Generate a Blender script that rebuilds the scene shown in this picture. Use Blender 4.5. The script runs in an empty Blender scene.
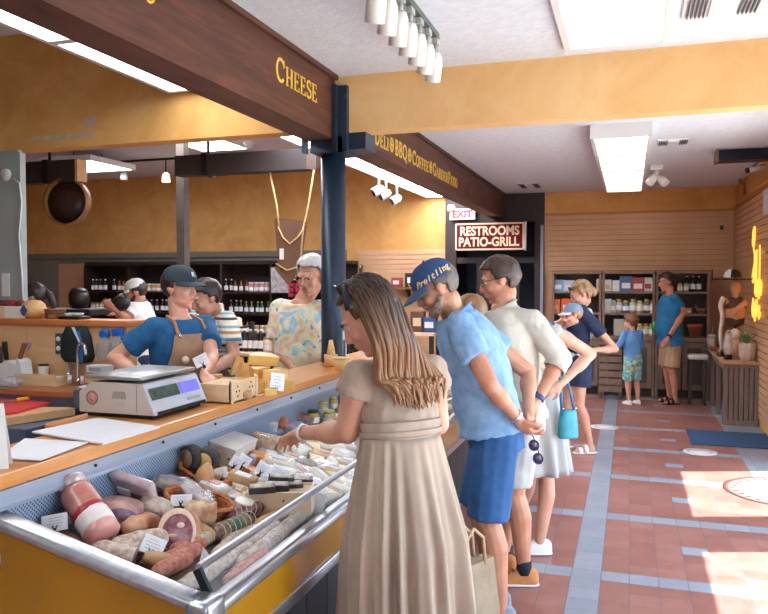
import bpy, bmesh, math, random
from mathutils import Vector, Matrix, Euler
import numpy as np
R = math.radians
SC = bpy.context.scene
COL = SC.collection
rnd = random.Random(7)

# ------------------------------------------------------------------ camera, sky, sun, exposure
YAW, PITCH, CAM_H, FPX = R(18.2), R(-2.0), 1.65, 746.67
cam_d = bpy.data.cameras.new('camera')
cam_d.sensor_width = 36; cam_d.lens = 35; cam_d.clip_start = 0.05; cam_d.clip_end = 200
cam = bpy.data.objects.new('camera', cam_d); COL.objects.link(cam)
cam.location = (0, 0, CAM_H)
cam.rotation_euler = (R(90) + PITCH, 0, YAW)
SC.camera = cam

SUN_EL = R(64); SUN_DIR = Vector((1, .33, 0)).normalized()          # towards the sun, on plan
world = bpy.data.worlds.new('sky'); SC.world = world; world.use_nodes = True
wn = world.node_tree.nodes; wl = world.node_tree.links; wn.clear()
wo = wn.new('ShaderNodeOutputWorld'); wb = wn.new('ShaderNodeBackground'); ws = wn.new('ShaderNodeTexSky')
ws.sky_type = 'HOSEK_WILKIE'; ws.turbidity = 3.0; ws.ground_albedo = .5
ws.sun_direction = (SUN_DIR.x * math.cos(SUN_EL), SUN_DIR.y * math.cos(SUN_EL), math.sin(SUN_EL))
wm = wn.new('ShaderNodeMix'); wm.data_type = 'RGBA'; wm.inputs[0].default_value = .7
wm.inputs[7].default_value = (.60, .80, 1.0, 1)
wl.new(ws.outputs[0], wm.inputs[6]); wl.new(wm.outputs[2], wb.inputs[0]); wl.new(wb.outputs[0], wo.inputs[0])
wb.inputs[1].default_value = 8.2
sun_d = bpy.data.lights.new('sun', 'SUN'); sun_d.energy = 17; sun_d.angle = R(.6); sun_d.color = (1, .97, .92)
sun = bpy.data.objects.new('sun', sun_d); COL.objects.link(sun)
sv = Vector((SUN_DIR.x * math.cos(SUN_EL), SUN_DIR.y * math.cos(SUN_EL), math.sin(SUN_EL)))
sun.rotation_euler = sv.to_track_quat('Z', 'Y').to_euler(); sun.location = (8, 6, 12)

def portal(name, loc, rot, sx, sy):                                   # daylight guides in the wall openings
    d = bpy.data.lights.new(name, 'AREA'); d.shape = 'RECTANGLE'; d.size = sx; d.size_y = sy
    d.cycles.is_portal = True
    o = bpy.data.objects.new(name, d); COL.objects.link(o); o.location = loc; o.rotation_euler = rot
portal('storefront_daylight', (.86, -2.8, 1.25), (R(90), 0, 0), 1.1, 2.5)
portal('doorway_daylight', (1.6, 4.4, 1.1), (0, R(90), 0), 2.2, 1.7)
portal('side_doorway_daylight', (1.6, 6.6, 1.1), (0, R(90), 0), 2.2, 1.36)
portal('side_window_daylight', (1.6, 2.1, 1.3), (0, R(90), 0), 2.4, 1.8)  # window out of view, kept for the light it lets in

SC.view_settings.view_transform = 'Standard'; SC.view_settings.look = 'None'
SC.view_settings.gamma = 1; SC.view_settings.use_curve_mapping = False
SC.view_settings.exposure = 0.25
SC.cycles.use_denoising = True
SC.cycles.max_bounces = 8; SC.cycles.diffuse_bounces = 5; SC.cycles.glossy_bounces = 4
SC.cycles.transmission_bounces = 8; SC.cycles.transparent_max_bounces = 12
SC.cycles.sample_clamp_indirect = 8; SC.cycles.caustics_reflective = False; SC.cycles.caustics_refractive = False

def ray(px, py):                                                     # a sight line of the photograph, for surveying the place
    x = (px - 384) / FPX; y = -(py - 307) / FPX
    return cam.rotation_euler.to_matrix() @ Vector((x, y, -1))
def at(px, py, D=None, X=None, Y=None, Z=None):
    r = ray(px, py); o = Vector((0, 0, CAM_H))
    t = D if D is not None else X / r.x if X is not None else Y / r.y if Y is not None else (Z - CAM_H) / r.z
    return o + r * t

# ------------------------------------------------------------------ materials
def lin(c):
    return tuple((v / 255 / 12.92) if v / 255 <= .04045 else ((v / 255 + .055) / 1.055) ** 2.4 for v in c[:3]) + (1,)
MATS = {}
class NT:
    def __init__(s, name):
        s.m = bpy.data.materials.new(name); s.m.use_nodes = True
        s.n = s.m.node_tree.nodes; s.l = s.m.node_tree.links
        s.b = s.n['Principled BSDF']; s.tc = s.n.new('ShaderNodeTexCoord')
    def new(s, t, **k):
        o = s.n.new(t)
        for a, v in k.items(): setattr(o, a, v)
        return o
    def link(s, a, b): s.l.new(a, b)
    def math(s, op, a, b=None, c=None):
        o = s.n.new('ShaderNodeMath'); o.operation = op
        for i, v in enumerate((a, b, c)):
            if v is None: continue
            if isinstance(v, (int, float)): o.inputs[i].default_value = v
            else: s.l.new(v, o.inputs[i])
        return o.outputs[0]
    def mix(s, f, a, b):
        o = s.n.new('ShaderNodeMix'); o.data_type = 'RGBA'
        for i, v in ((0, f), (6, a), (7, b)):
            if isinstance(v, (int, float)): o.inputs[i].default_value = v
            elif isinstance(v, tuple): o.inputs[i].default_value = lin(v)
            else: s.l.new(v, o.inputs[i])
        return o.outputs[2]
    def noise(s, scale, detail=4, stretch=(1, 1, 1), rough=.55, dist=0, coord='Object'):
        mp = s.n.new('ShaderNodeMapping'); mp.inputs['Scale'].default_value = stretch
        s.l.new(s.tc.outputs[coord], mp.inputs[0])
        o = s.n.new('ShaderNodeTexNoise'); o.inputs['Scale'].default_value = scale; o.inputs['Detail'].default_value = detail
        o.inputs['Roughness'].default_value = rough; o.inputs['Distortion'].default_value = dist
        s.l.new(mp.outputs[0], o.inputs['Vector']); return o.outputs[0]
    def ramp(s, f, stops):
        o = s.n.new('ShaderNodeValToRGB'); e = o.color_ramp.elements
        while len(e) < len(stops): e.new(.5)
        for el, (p, c) in zip(e, stops): el.position = p; el.color = lin(c)
        s.l.new(f, o.inputs[0]); return o.outputs[0]
    def xyz(s, coord='Object'):
        o = s.n.new('ShaderNodeSeparateXYZ'); s.l.new(s.tc.outputs[coord], o.inputs[0]); return o.outputs
    def bump(s, h, strength=.3, dist=.01):
        o = s.n.new('ShaderNodeBump'); o.inputs['Strength'].default_value = strength; o.inputs['Distance'].default_value = dist
        s.l.new(h, o.inputs['Height']); s.l.new(o.outputs[0], s.b.inputs['Normal'])
    def base(s, c):
        if isinstance(c, tuple): s.b.inputs['Base Color'].default_value = lin(c)
        else: s.l.new(c, s.b.inputs['Base Color'])

def mat(name, c, c2=None, rough=.6, metal=0, scale=6, stretch=(1, 1, 1), lo=.35, hi=.65, bump=0, bscale=None, bdist=.004,
        detail=4, emit=None, estr=1, trans=0, ior=1.45, alpha=1, coat=0, sss=0, dist=0, spec=.5):
    if name in MATS: return MATS[name]
    t = NT(name); b = t.b
    if c2 is None: t.base(c)
    else: t.base(t.ramp(t.noise(scale, detail, stretch, dist=dist), [(lo, c), (hi, c2)]))
    b.inputs['Roughness'].default_value = rough; b.inputs['Metallic'].default_value = metal
    b.inputs['Specular IOR Level'].default_value = spec
    if bump: t.bump(t.noise(bscale or scale * 3, 3, stretch), bump, bdist)
    if emit: b.inputs['Emission Color'].default_value = lin(emit); b.inputs['Emission Strength'].default_value = estr
    if trans: b.inputs['Transmission Weight'].default_value = trans; b.inputs['IOR'].default_value = ior
    if alpha < 1: b.inputs['Alpha'].default_value = alpha
    if coat: b.inputs['Coat Weight'].default_value = coat; b.inputs['Coat Roughness'].default_value = .15
    if sss: b.inputs['Subsurface Weight'].default_value = sss; b.inputs['Subsurface Radius'].default_value = (.01, .004, .002); b.inputs['Subsurface Scale'].default_value = .6
    MATS[name] = t.m
    return t.m

def hairmat(name, a, b, sc=30): return mat(name, a, b, rough=.42, scale=sc, stretch=(1, 1, .12), lo=.3, hi=.7, bump=.4, bscale=60, bdist=.003)
def cloth(name, a, b, sc=7, bump=.25, rough=.85, stretch=(1, 1, 1)): return mat(name, a, b, rough=rough, scale=sc, bump=bump, bscale=sc * 2.2, bdist=.012, stretch=stretch, detail=5)
# ------------------------------------------------------------------ mesh helpers
def V(*a): return Vector(a if len(a) > 1 else a[0])
def rotm(e): return Euler(e).to_matrix() if not isinstance(e, Matrix) else e.to_3x3()
def basis(z, up=V(0, 0, 1)):
    z = V(z).normalized(); x = V(up).cross(z)
    if x.length < 1e-4: x = V(1, 0, 0).cross(z) if abs(z.x) < .9 else V(0, 1, 0).cross(z)
    x.normalize(); y = z.cross(x)
    return Matrix((x, y, z)).transposed()
class MB:
    def __init__(s): s.bm = bmesh.new(); s.mi = 0
    def _fin(s, n0, smooth):
        s.bm.faces.ensure_lookup_table()
        for f in s.bm.faces[n0:]: f.material_index = s.mi; f.smooth = smooth
    def box(s, c, size, rot=None, bev=0, seg=1, taper=None):
        n0 = len(s.bm.faces); Rm = rotm(rot) if rot is not None else Matrix.Identity(3)
        M4 = Matrix.Translation(V(c)) @ Rm.to_4x4() @ Matrix.Diagonal((size[0], size[1], size[2], 1))
        r = bmesh.ops.create_cube(s.bm, size=1)
        if taper:
            for v in r['verts']:
                if v.co.z > 0: v.co.x *= taper; v.co.y *= taper
        bmesh.ops.transform(s.bm, matrix=M4, verts=r['verts'])
        if bev:
            es = list({e for v in r['verts'] for e in v.link_edges})
            bmesh.ops.bevel(s.bm, geom=es, offset=bev, segments=seg, affect='EDGES', profile=.6)
        s._fin(n0, bool(bev) and seg > 1); return s
    def bx(s, x0, x1, y0, y1, z0, z1, bev=0, seg=1):
        return s.box(((x0 + x1) / 2, (y0 + y1) / 2, (z0 + z1) / 2), (abs(x1 - x0), abs(y1 - y0), abs(z1 - z0)), None, bev, seg)
    def ell(s, c, r, rot=None, u=16, v=10):
        n0 = len(s.bm.faces); Rm = rotm(rot) if rot is not None else Matrix.Identity(3)
        if isinstance(r, (int, float)): r = (r, r, r)
        A = Rm @ Matrix.Diagonal(r); c = V(c); bm = s.bm; rows = []
        for i in range(1, v):
            f = math.pi * i / v; z, q = -math.cos(f), math.sin(f)
            rows.append([bm.verts.new(c + A @ V(q * math.cos(2 * math.pi * k / u), q * math.sin(2 * math.pi * k / u), z)) for k in range(u)])
        p0, p1 = bm.verts.new(c + A @ V(0, 0, -1)), bm.verts.new(c + A @ V(0, 0, 1)); fs = []
        for k in range(u):
            j = (k + 1) % u; fs.append(bm.faces.new((p0, rows[0][j], rows[0][k]))); fs.append(bm.faces.new((p1, rows[-1][k], rows[-1][j])))
            for x, y in zip(rows, rows[1:]): fs.append(bm.faces.new((x[k], x[j], y[j], y[k])))
        for f in fs: f.smooth = True; f.material_index = s.mi
        return s
    def cone(s, p0, p1, r0, r1=None, seg=16, caps=True, smooth=True):
        p0, p1 = V(p0), V(p1); r1 = max(r0 if r1 is None else r1, 1e-5); B = basis(p1 - p0); bm = s.bm
        R_ = [[bm.verts.new(p + B @ V(q * math.cos(2 * math.pi * k / seg), q * math.sin(2 * math.pi * k / seg), 0)) for k in range(seg)] for p, q in ((p0, r0), (p1, r1))]; fs = []
        for k in range(seg): j = (k + 1) % seg; fs.append(bm.faces.new((R_[0][k], R_[0][j], R_[1][j], R_[1][k])))
        for f in fs: f.smooth = smooth
        if caps: fs += [bm.faces.new(list(reversed(R_[0]))), bm.faces.new(R_[1])]
        for f in fs: f.material_index = s.mi
        return s
    def cap(s, p0, p1, r0, r1=None, seg=12, b0=True, b1=True):
        r1 = r0 if r1 is None else r1
        s.cone(p0, p1, r0, r1, seg)
        if b0: s.ell(p0, r0, u=seg, v=8)
        if b1: s.ell(p1, r1, u=seg, v=8)
        return s
    def loft(s, rings, closed=True, cap=True, smooth=True):
        n0 = len(s.bm.faces); vs = [[s.bm.verts.new(p) for p in r] for r in rings]; n = len(rings[0])
        for a, b in zip(vs, vs[1:]):
            for i in range(n if closed else n - 1):
                j = (i + 1) % n; s.bm.faces.new((a[i], a[j], b[j], b[i]))
        if cap and closed:
            s.bm.faces.new(list(reversed(vs[0]))); s.bm.faces.new(vs[-1])
        s._fin(n0, smooth); return s
    def tube(s, pts, r, seg=8, cap=True):
        pts = [V(p) for p in pts]; rings = []
        up = V(0, 0, 1)
        for i, p in enumerate(pts):
            d = (pts[min(i + 1, len(pts) - 1)] - pts[max(i - 1, 0)]).normalized()
            if i == 0: x = basis(d).col[0]
            else:
                x = x - d * x.dot(d); x = x.normalized() if x.length > 1e-5 else basis(d).col[0]
            y = d.cross(x); rr = r[i] if isinstance(r, (list, tuple)) else r
            rings.append([p + (x * math.cos(2 * math.pi * k / seg) + y * math.sin(2 * math.pi * k / seg)) * rr for k in range(seg)])
        return s.loft(rings, cap=cap)
    def lathe(s, prof, seg=20, c=(0, 0, 0), rot=None, cap=True):
        Rm = rotm(rot) if rot is not None else Matrix.Identity(3)
        rings = [[V(c) + Rm @ V(r * math.cos(2 * math.pi * k / seg), r * math.sin(2 * math.pi * k / seg), z) for k in range(seg)] for r, z in prof]
        return s.loft(rings, cap=cap)
    def prism(s, poly, d, smooth=False):                              # polygon of 3-D points pushed along d
        n0 = len(s.bm.faces); d = V(d)
        a = [s.bm.verts.new(V(p)) for p in poly]; b = [s.bm.verts.new(V(p) + d) for p in poly]; n = len(poly)
        s.bm.faces.new(a); s.bm.faces.new(list(reversed(b)))
        for i in range(n): s.bm.faces.new((a[i], b[i], b[(i + 1) % n], a[(i + 1) % n]))
        s._fin(n0, smooth); return s
    def quad(s, *p):
        n0 = len(s.bm.faces); s.bm.faces.new([s.bm.verts.new(V(q)) for q in p]); s._fin(n0, False); return s
    def obj(s, name, m, parent=None, kind=None, loc=None, rot=None, fix=True):
        if fix: bmesh.ops.recalc_face_normals(s.bm, faces=s.bm.faces)
        me = bpy.data.meshes.new(name); s.bm.to_mesh(me); s.bm.free()
        for x in (m if isinstance(m, (list, tuple)) else [m]): me.materials.append(x)
        o = bpy.data.objects.new(name, me); COL.objects.link(o)
        if parent is not None: o.parent = parent
        if loc is not None: o.location = loc
        if rot is not None: o.rotation_euler = rot
        if kind: o['kind'] = kind
        return o
def tag(o, label, cat, group=None, kind=None):
    o['label'] = label; o['category'] = cat
    if group: o['group'] = group
    if kind: o['kind'] = kind
    return o
def thing(name, label, cat, loc=(0, 0, 0), rz=0, group=None):
    o = bpy.data.objects.new(name, None); COL.objects.link(o); o.empty_display_size = .05
    o.location = loc; o.rotation_euler = rz if isinstance(rz, (tuple, Euler)) else (0, 0, rz)
    return tag(o, label, cat, group)
def dup(o, loc=None, rot=None, label=None, group=None, scale=None, parent=None, mats=None):
    c = o.copy(); COL.objects.link(c)
    if parent is not None: c.parent = parent
    if loc is not None: c.location = loc
    if rot is not None: c.rotation_euler = rot
    if scale is not None: c.scale = (scale,) * 3 if isinstance(scale, (int, float)) else scale
    if label: c['label'] = label
    if group: c['group'] = group
    for ch in list(o.children): dup(ch, parent=c)
    return c
def mods(o, voxel=None, smooth=0, sub=0, solid=None, disp=None, dscale=.1):
    if voxel:
        m = o.modifiers.new('surface', 'REMESH'); m.mode = 'VOXEL'; m.voxel_size = voxel; m.use_smooth_shade = True
    if solid: m = o.modifiers.new('thickness', 'SOLIDIFY'); m.thickness = solid; m.offset = 0
    if smooth: m = o.modifiers.new('smooth', 'SMOOTH'); m.factor = .5; m.iterations = smooth
    if sub: m = o.modifiers.new('subdivide', 'SUBSURF'); m.levels = sub; m.render_levels = sub
    if disp:
        t = bpy.data.textures.new('folds', 'CLOUDS'); t.noise_scale = dscale; t.noise_depth = 2
        m = o.modifiers.new('folds', 'DISPLACE'); m.texture = t; m.strength = disp; m.mid_level = .42; m.texture_coords = 'LOCAL'
    return o
def text(name, s, m, parent, loc, rot, size, extrude=.002, bold=0, align='CENTER', shear=0, sx=1, spacing=1):
    c = bpy.data.curves.new(name, 'FONT'); c.body = s; c.size = size; c.extrude = extrude; c.offset = bold
    c.align_x = align; c.align_y = 'CENTER'; c.shear = shear; c.space_character = spacing
    q = bpy.data.objects.new(name + '_outline', c); COL.objects.link(q)
    me = bpy.data.meshes.new_from_object(q); bpy.data.objects.remove(q)
    me.materials.clear(); me.materials.append(m); o = bpy.data.objects.new(name, me); COL.objects.link(o)
    if parent is not None: o.parent = parent
    o.location = loc; o.rotation_euler = rot; o.scale = (sx, 1, 1)
    return o
# ------------------------------------------------------------------ the setting
CEIL, CEIL_L, BACK, RW = 3.0, 3.55, 11.7, 1.42
def floor_material():
    t = NT('terracotta_tile_floor'); x, y, z = t.xyz()
    cw, rh = .1525, .14
    u = t.math('DIVIDE', t.math('SUBTRACT', x, -.134), cw); v = t.math('DIVIDE', t.math('SUBTRACT', y, 4.236), rh)
    fu = t.math('FRACT', u); fv = t.math('FRACT', v); iu = t.math('FLOOR', u); iv = t.math('FLOOR', v)
    band = t.math('LESS_THAN', t.math('FLOORED_MODULO', iv, 8.0), .5)
    s0 = t.math('LESS_THAN', x, -.134); s1 = t.math('GREATER_THAN', x, -.294); strip = t.math('MULTIPLY', s0, s1)
    border = t.math('GREATER_THAN', x, 1.01)
    c3 = t.math('COMPARE', iu, 3.0, .1); m4 = t.math('COMPARE', t.math('FLOORED_MODULO', iv, 8.0), 4.0, .1)
    acc = t.math('MULTIPLY', c3, m4)
    grey = t.math('MAXIMUM', t.math('MAXIMUM', band, strip), t.math('MAXIMUM', border, acc))
    cb = t.new('ShaderNodeCombineXYZ'); t.link(iu, cb.inputs[0]); t.link(iv, cb.inputs[1])
    wn_ = t.new('ShaderNodeTexWhiteNoise'); t.link(cb.outputs[0], wn_.inputs[0])
    n1 = t.noise(9, 5, dist=.6)
    red = t.ramp(t.math('ADD', t.math('MULTIPLY', wn_.outputs[0], .28), t.math('MULTIPLY', n1, .75)),
                 [(.2, (138, 86, 78)), (.5, (154, 102, 92)), (.85, (170, 120, 110))])
    gr = t.ramp(t.math('ADD', t.math('MULTIPLY', wn_.outputs[0], .3), t.math('MULTIPLY', n1, .7)), [(.25, (134, 140, 152)), (.8, (158, 164, 176))])
    col = t.mix(grey, red, gr)
    g1 = t.math('MAXIMUM', t.math('GREATER_THAN', fu, .965), t.math('LESS_THAN', fu, .0))
    g1 = t.math('MULTIPLY', g1, t.math('SUBTRACT', 1.0, t.math('MULTIPLY', band, .0)))
    g2 = t.math('MULTIPLY', t.math('GREATER_THAN', fv, .965), .6)
    edge = t.math('MAXIMUM', t.math('COMPARE', x, -.294, .003), t.math('COMPARE', x, -.134, .003))
    g = t.math('MAXIMUM', t.math('MAXIMUM', t.math('MULTIPLY', g1, t.math('SUBTRACT', 1.0, strip)), g2), edge)
    col = t.mix(t.math('MULTIPLY', g, .7), col, (104, 98, 112))
    t.base(col); t.b.inputs['Roughness'].default_value = .42; t.b.inputs['Specular IOR Level'].default_value = .55
    t.link(t.math('ADD', .26, t.math('MULTIPLY', n1, .2)), t.b.inputs['Roughness'])
    t.bump(t.math('ADD', t.math('MULTIPLY', g, -1.0), t.math('MULTIPLY', n1, .25)), .25, .002)
    return t.m
def plaster(name, a, b, c):
    t = NT(name); t.base(t.ramp(t.noise(1.6, 6, rough=.65, dist=.8), [(.3, a), (.5, b), (.68, c)]))
    t.b.inputs['Roughness'].default_value = .75; t.bump(t.noise(22, 4), .12, .004); MATS[name] = t.m; return t.m
def wood(name, a, b, rough=.45, axis='y', sc=5, coat=0, bump=.08):
    if name in MATS: return MATS[name]
    t = NT(name); st = {'x': (.12, 1, 1), 'y': (1, .12, 1), 'z': (1, 1, .12)}[axis]
    f = t.noise(sc * 3, 6, st, .6, 1.4); g = t.noise(sc * 14, 4, st, .6)
    t.base(t.ramp(t.math('ADD', t.math('MULTIPLY', f, .7), t.math('MULTIPLY', g, .3)), [(.34, a), (.66, b)]))
    t.b.inputs['Roughness'].default_value = rough; t.bump(g, bump, .003)
    if coat: t.b.inputs['Coat Weight'].default_value = coat; t.b.inputs['Coat Roughness'].default_value = .2
    MATS[name] = t.m; return t.m
M_YELLOW = plaster('ochre_plaster', (202, 146, 76), (216, 162, 92), (226, 178, 112))
M_YBEAM = plaster('pale_ochre_plaster', (222, 174, 112), (230, 186, 128), (236, 198, 144))
M_CEIL = mat('white_textured_ceiling', (212, 220, 232), (222, 229, 240), rough=.9, scale=14, bump=.5, bscale=30, bdist=.01)
M_BEAM = wood('dark_stained_beam_wood', (50, 27, 21), (104, 60, 44), .5, 'y', 3.2, bump=.35)
M_DARK = mat('dark_brown_wood', (38, 26, 22), (52, 36, 30), rough=.5, scale=4, stretch=(1, 1, .15))
M_SLAT = mat('tan_slatwall_board', (204, 160, 120), (214, 172, 132), rough=.55, scale=2)
M_GREYP = mat('pale_grey_green_paint', (150, 158, 154), (162, 168, 164), rough=.5, scale=2)
M_NAVYP = mat('dark_blue_painted_steel', (34, 48, 66), (44, 60, 80), rough=.35, scale=3, metal=.2)
M_BLACKP = mat('black_painted_metal', (20, 20, 22), rough=.4, metal=.3)
M_WHITE = mat('white_plastic', (228, 228, 226), rough=.4)
M_STEEL = mat('brushed_steel', (176, 182, 190), (198, 203, 210), rough=.28, metal=.9, scale=40, stretch=(1, .02, 1))
M_CHROME = mat('bright_chrome', (210, 212, 216), rough=.12, metal=1)
M_GOLD = mat('gold_letter_paint', (236, 196, 84), rough=.45, metal=.1)
def S(o): o['kind'] = 'structure'; return o

S(MB().bx(-13, 1.6, -2.9, BACK + .1, -.1, 0).obj('floor', floor_material()))
M_PAVE = mat('pale_concrete_pavement', (206, 200, 190), (220, 214, 204), rough=.85, scale=3)
S(MB().bx(1.6, 30, -30, 30, -.14, -.02).bx(-30, 1.6, -30, -2.9, -.14, -.02).obj('pavement', M_PAVE))  # unseen ground outside, laid to bounce sunlight indoors
S(MB().bx(-2.05, 1.6, -2.9, BACK + .1, CEIL, CEIL + .12).obj('ceiling', M_CEIL))
S(MB().bx(-13, -2.05, -2.9, BACK + .1, CEIL_L, CEIL_L + .12).bx(-2.09, -2.05, -2.9, BACK, CEIL, CEIL_L).obj('ceiling_deli', M_CEIL))
# back wall: ochre band over slatwall (right), ochre band over shelves (left)
def slat(mb, x0, x1, y, z0, z1, pitch=.0765, dep=.02):                # boards with undercut grooves, facing -Y
    n = max(1, round((z1 - z0) / pitch)); p = (z1 - z0) / n
    pr = []
    for i in range(n):
        a = z0 + i * p; pr += [(0, a), (0, a + p - .014), (dep * .75, a + p - .012), (dep * .75, a + p)]
    rings = [[V(x, y - dep + d, z) for d, z in pr] for x in (x0, x1)]
    mb.loft(rings, closed=False, cap=False, smooth=False)
wb_ = MB().bx(-1.25, RW + .1, BACK, BACK + .1, 0, CEIL_L)
S(wb_.obj('wall_back', M_YELLOW))
mb = MB(); slat(mb, -1.25, RW, BACK, .1, 2.66); S(mb.obj('trim_1', M_SLAT))
S(MB().bx(-13, -2.8, BACK, BACK + .1, 0, CEIL_L).obj('wall_back_deli', M_YELLOW))
S(MB().bx(-13, -4.5, BACK - .06, BACK, 2.07, 2.17).obj('trim_2', mat('taupe_rail_paint', (120, 112, 98), rough=.6)))
S(MB().bx(-13, -4.5, BACK - .012, BACK, 0, 2.07).obj('wall_back_lower', mat('grey_taupe_paint', (120, 116, 106), (134, 128, 116), rough=.7, scale=2)))
mb = MB(); slat(mb, -4.3, -2.8, BACK, .1, 2.16); S(mb.obj('trim_3', M_SLAT))
mb = MB(); slat(mb, -10.4, -9.5, BACK - .02, .5, 1.98, .11); S(mb.obj('trim_4', M_SLAT))
S(MB().bx(-13, .3, -3.0, -2.9, 0, CEIL_L).bx(.3, 1.42, -3.0, -2.9, 2.5, CEIL).obj('wall_front', mat('warm_white_wall', (222, 216, 206), rough=.8)))  # unseen wall, mostly closed to keep daylight off the case's near end
S(MB().bx(-13.1, -13, -2.9, BACK, 0, CEIL_L).obj('wall_left', M_YELLOW))
# right wall: slatwall at the back, piers and lintels round the sunny doorways
S(MB().bx(RW, RW + .18, 7.28, BACK + .1, 0, CEIL).bx(RW, RW + .18, 5.25, 5.92, 0, CEIL).bx(RW, RW + .18, 3.0, 3.55, 0, CEIL)
  .bx(RW, RW + .18, -2.9, 1.2, 0, CEIL).bx(RW, RW + .18, 3.55, 7.28, 2.5, CEIL).bx(RW, RW + .18, 1.2, 3.0, 2.5, CEIL).obj('wall_right', M_YELLOW))  # nearest window is unseen, kept for daylight and narrowed to dim the case end
mb = MB(); n0 = []
def slat_side(mb, y0, y1, x, z0, z1, pitch=.0765, dep=.02):
    n = max(1, round((z1 - z0) / pitch)); p = (z1 - z0) / n; pr = []
    for i in range(n):
        a = z0 + i * p; pr += [(0, a), (0, a + p - .014), (dep * .75, a + p - .012), (dep * .75, a + p)]
    mb.loft([[V(x - dep + d, y, z) for d, z in pr] for y in (y0, y1)], closed=False, cap=False, smooth=False)
slat_side(mb, 7.28, BACK, RW, .1, 2.66); S(mb.obj('trim_5', M_SLAT))
S(MB().bx(RW - .022, RW, 7.28, BACK, 2.66, 2.70).bx(-1.25, RW, BACK - .022, BACK, 2.655, 2.68).obj('trim_6', mat('ochre_trim', (190, 128, 60), rough=.6)))
# the great cross beam and the dark lengthwise beams with gold lettering
S(MB().bx(-2.06, RW, 4.65, 4.79, 2.63, CEIL).obj('beam_cross', M_YBEAM))
S(MB().bx(-13, -2.06, 4.65, 4.79, 2.66, CEIL_L).obj('beam_cross_deli', M_YELLOW))
BX = -1.86
S(MB().bx(BX - .2, BX, -2.9, 4.62, 2.58, CEIL).obj('beam_front', M_BEAM))
S(MB().bx(BX - .2, BX, 4.87, 11.62, 2.62, CEIL).obj('beam_rear', M_BEAM))
S(MB().bx(BX - .01, BX + .025, -2.9, 4.62, CEIL - .03, CEIL).bx(BX - .01, BX + .025, 4.87, 11.62, CEIL - .03, CEIL).obj('trim_7', M_BEAM))
# steel post with saddle
S(MB().cone((-1.93, 4.76, 0), (-1.93, 4.76, 2.6), .085, seg=24).obj('post', M_NAVYP))
S(MB().bx(-2.03, -1.80, 4.60, 4.88, 2.5, 2.6).bx(-1.855, -1.83, 4.56, 4.64, 2.5, 2.93).bx(-1.85, -1.77, 4.60, 4.645, 2.5, 2.93)
  .bx(-1.80, -1.66, 4.66, 4.86, 2.52, 2.63).bx(-2.075, -2.06, 4.56, 4.64, 2.5, 2.9)
  .cone((-1.79, 4.6, 2.86), (-1.79, 4.59, 2.86), .014, seg=8).cone((-1.79, 4.6, 2.74), (-1.79, 4.59, 2.74), .014, seg=8).obj('post_saddle', M_NAVYP))
# restroom vestibule, a dark opening in the back wall
S(MB().bx(-2.8, -1.25, BACK - .05, BACK + .1, 2.56, CEIL_L).bx(-1.39, -1.25, BACK - .06, BACK + .1, 0, 2.56).bx(-2.8, -2.62, BACK - .06, BACK + .1, 0, 2.56)
  .bx(-1.29, -1.25, BACK + .1, 13.2, 0, CEIL).bx(-2.8, -2.76, BACK + .1, 13.2, 0, CEIL).bx(-2.62, -1.39, BACK - .02, BACK + .06, 1.93, 2.02)
  .bx(-2.3, -2.1, BACK, BACK + .06, 0, 1.93).bx(-1.72, -1.63, BACK, BACK + .06, 0, 1.93).obj('doorway_frame', M_DARK))
S(MB().bx(-2.76, -1.29, 13.1, 13.2, 0, CEIL).obj('wall_vestibule', mat('deep_blue_green_paint', (24, 40, 52), (30, 48, 60), rough=.6)))
S(MB().bx(-2.8, -1.25, BACK + .1, 13.2, CEIL, CEIL + .1).obj('ceiling_vestibule', M_DARK)); S(MB().bx(-2.8, -1.25, BACK + .1, 13.2, -.1, 0).obj('floor_vestibule', M_DARK))
S(MB().bx(-1.30, -1.255, BACK - .09, BACK - .06, 0, 2.5).obj('trim_8', mat('grey_corner_strip', (150, 155, 165), rough=.4, metal=.4)))
# pale grey partition at the far left
S(MB().bx(-8, -4.49, 4.62, 4.66, 0, 2.66).obj('partition', M_GREYP))
S(MB().bx(-4.49, -4.46, 4.61, 4.665, 0, 2.64).obj('trim_9', M_GREYP))
S(MB().bx(-5.3, -5.19, 7.95, 8.07, 0, CEIL_L).obj('column', mat('weathered_grey_brown_post', (88, 78, 72), (104, 92, 84), rough=.6)))

pp = mat('bare_plaster_patch', (206, 186, 164), (190, 164, 136), rough=.8, scale=20)
bc = bpy.data.objects['beam_cross_deli']
for pts in ([(-3.90, 2.82), (-3.88, 2.875), (-3.79, 2.87), (-3.765, 2.82), (-3.84, 2.785)], [(-4.5, 2.735), (-4.3, 2.76), (-4.0, 2.755), (-3.75, 2.758), (-3.84, 2.72), (-4.1, 2.715), (-4.3, 2.73)]):
    MB().prism([(x, 4.649, z) for x, z in pts], (0, -.002, 0)).obj('plaster_patch', pp, bc)
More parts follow.
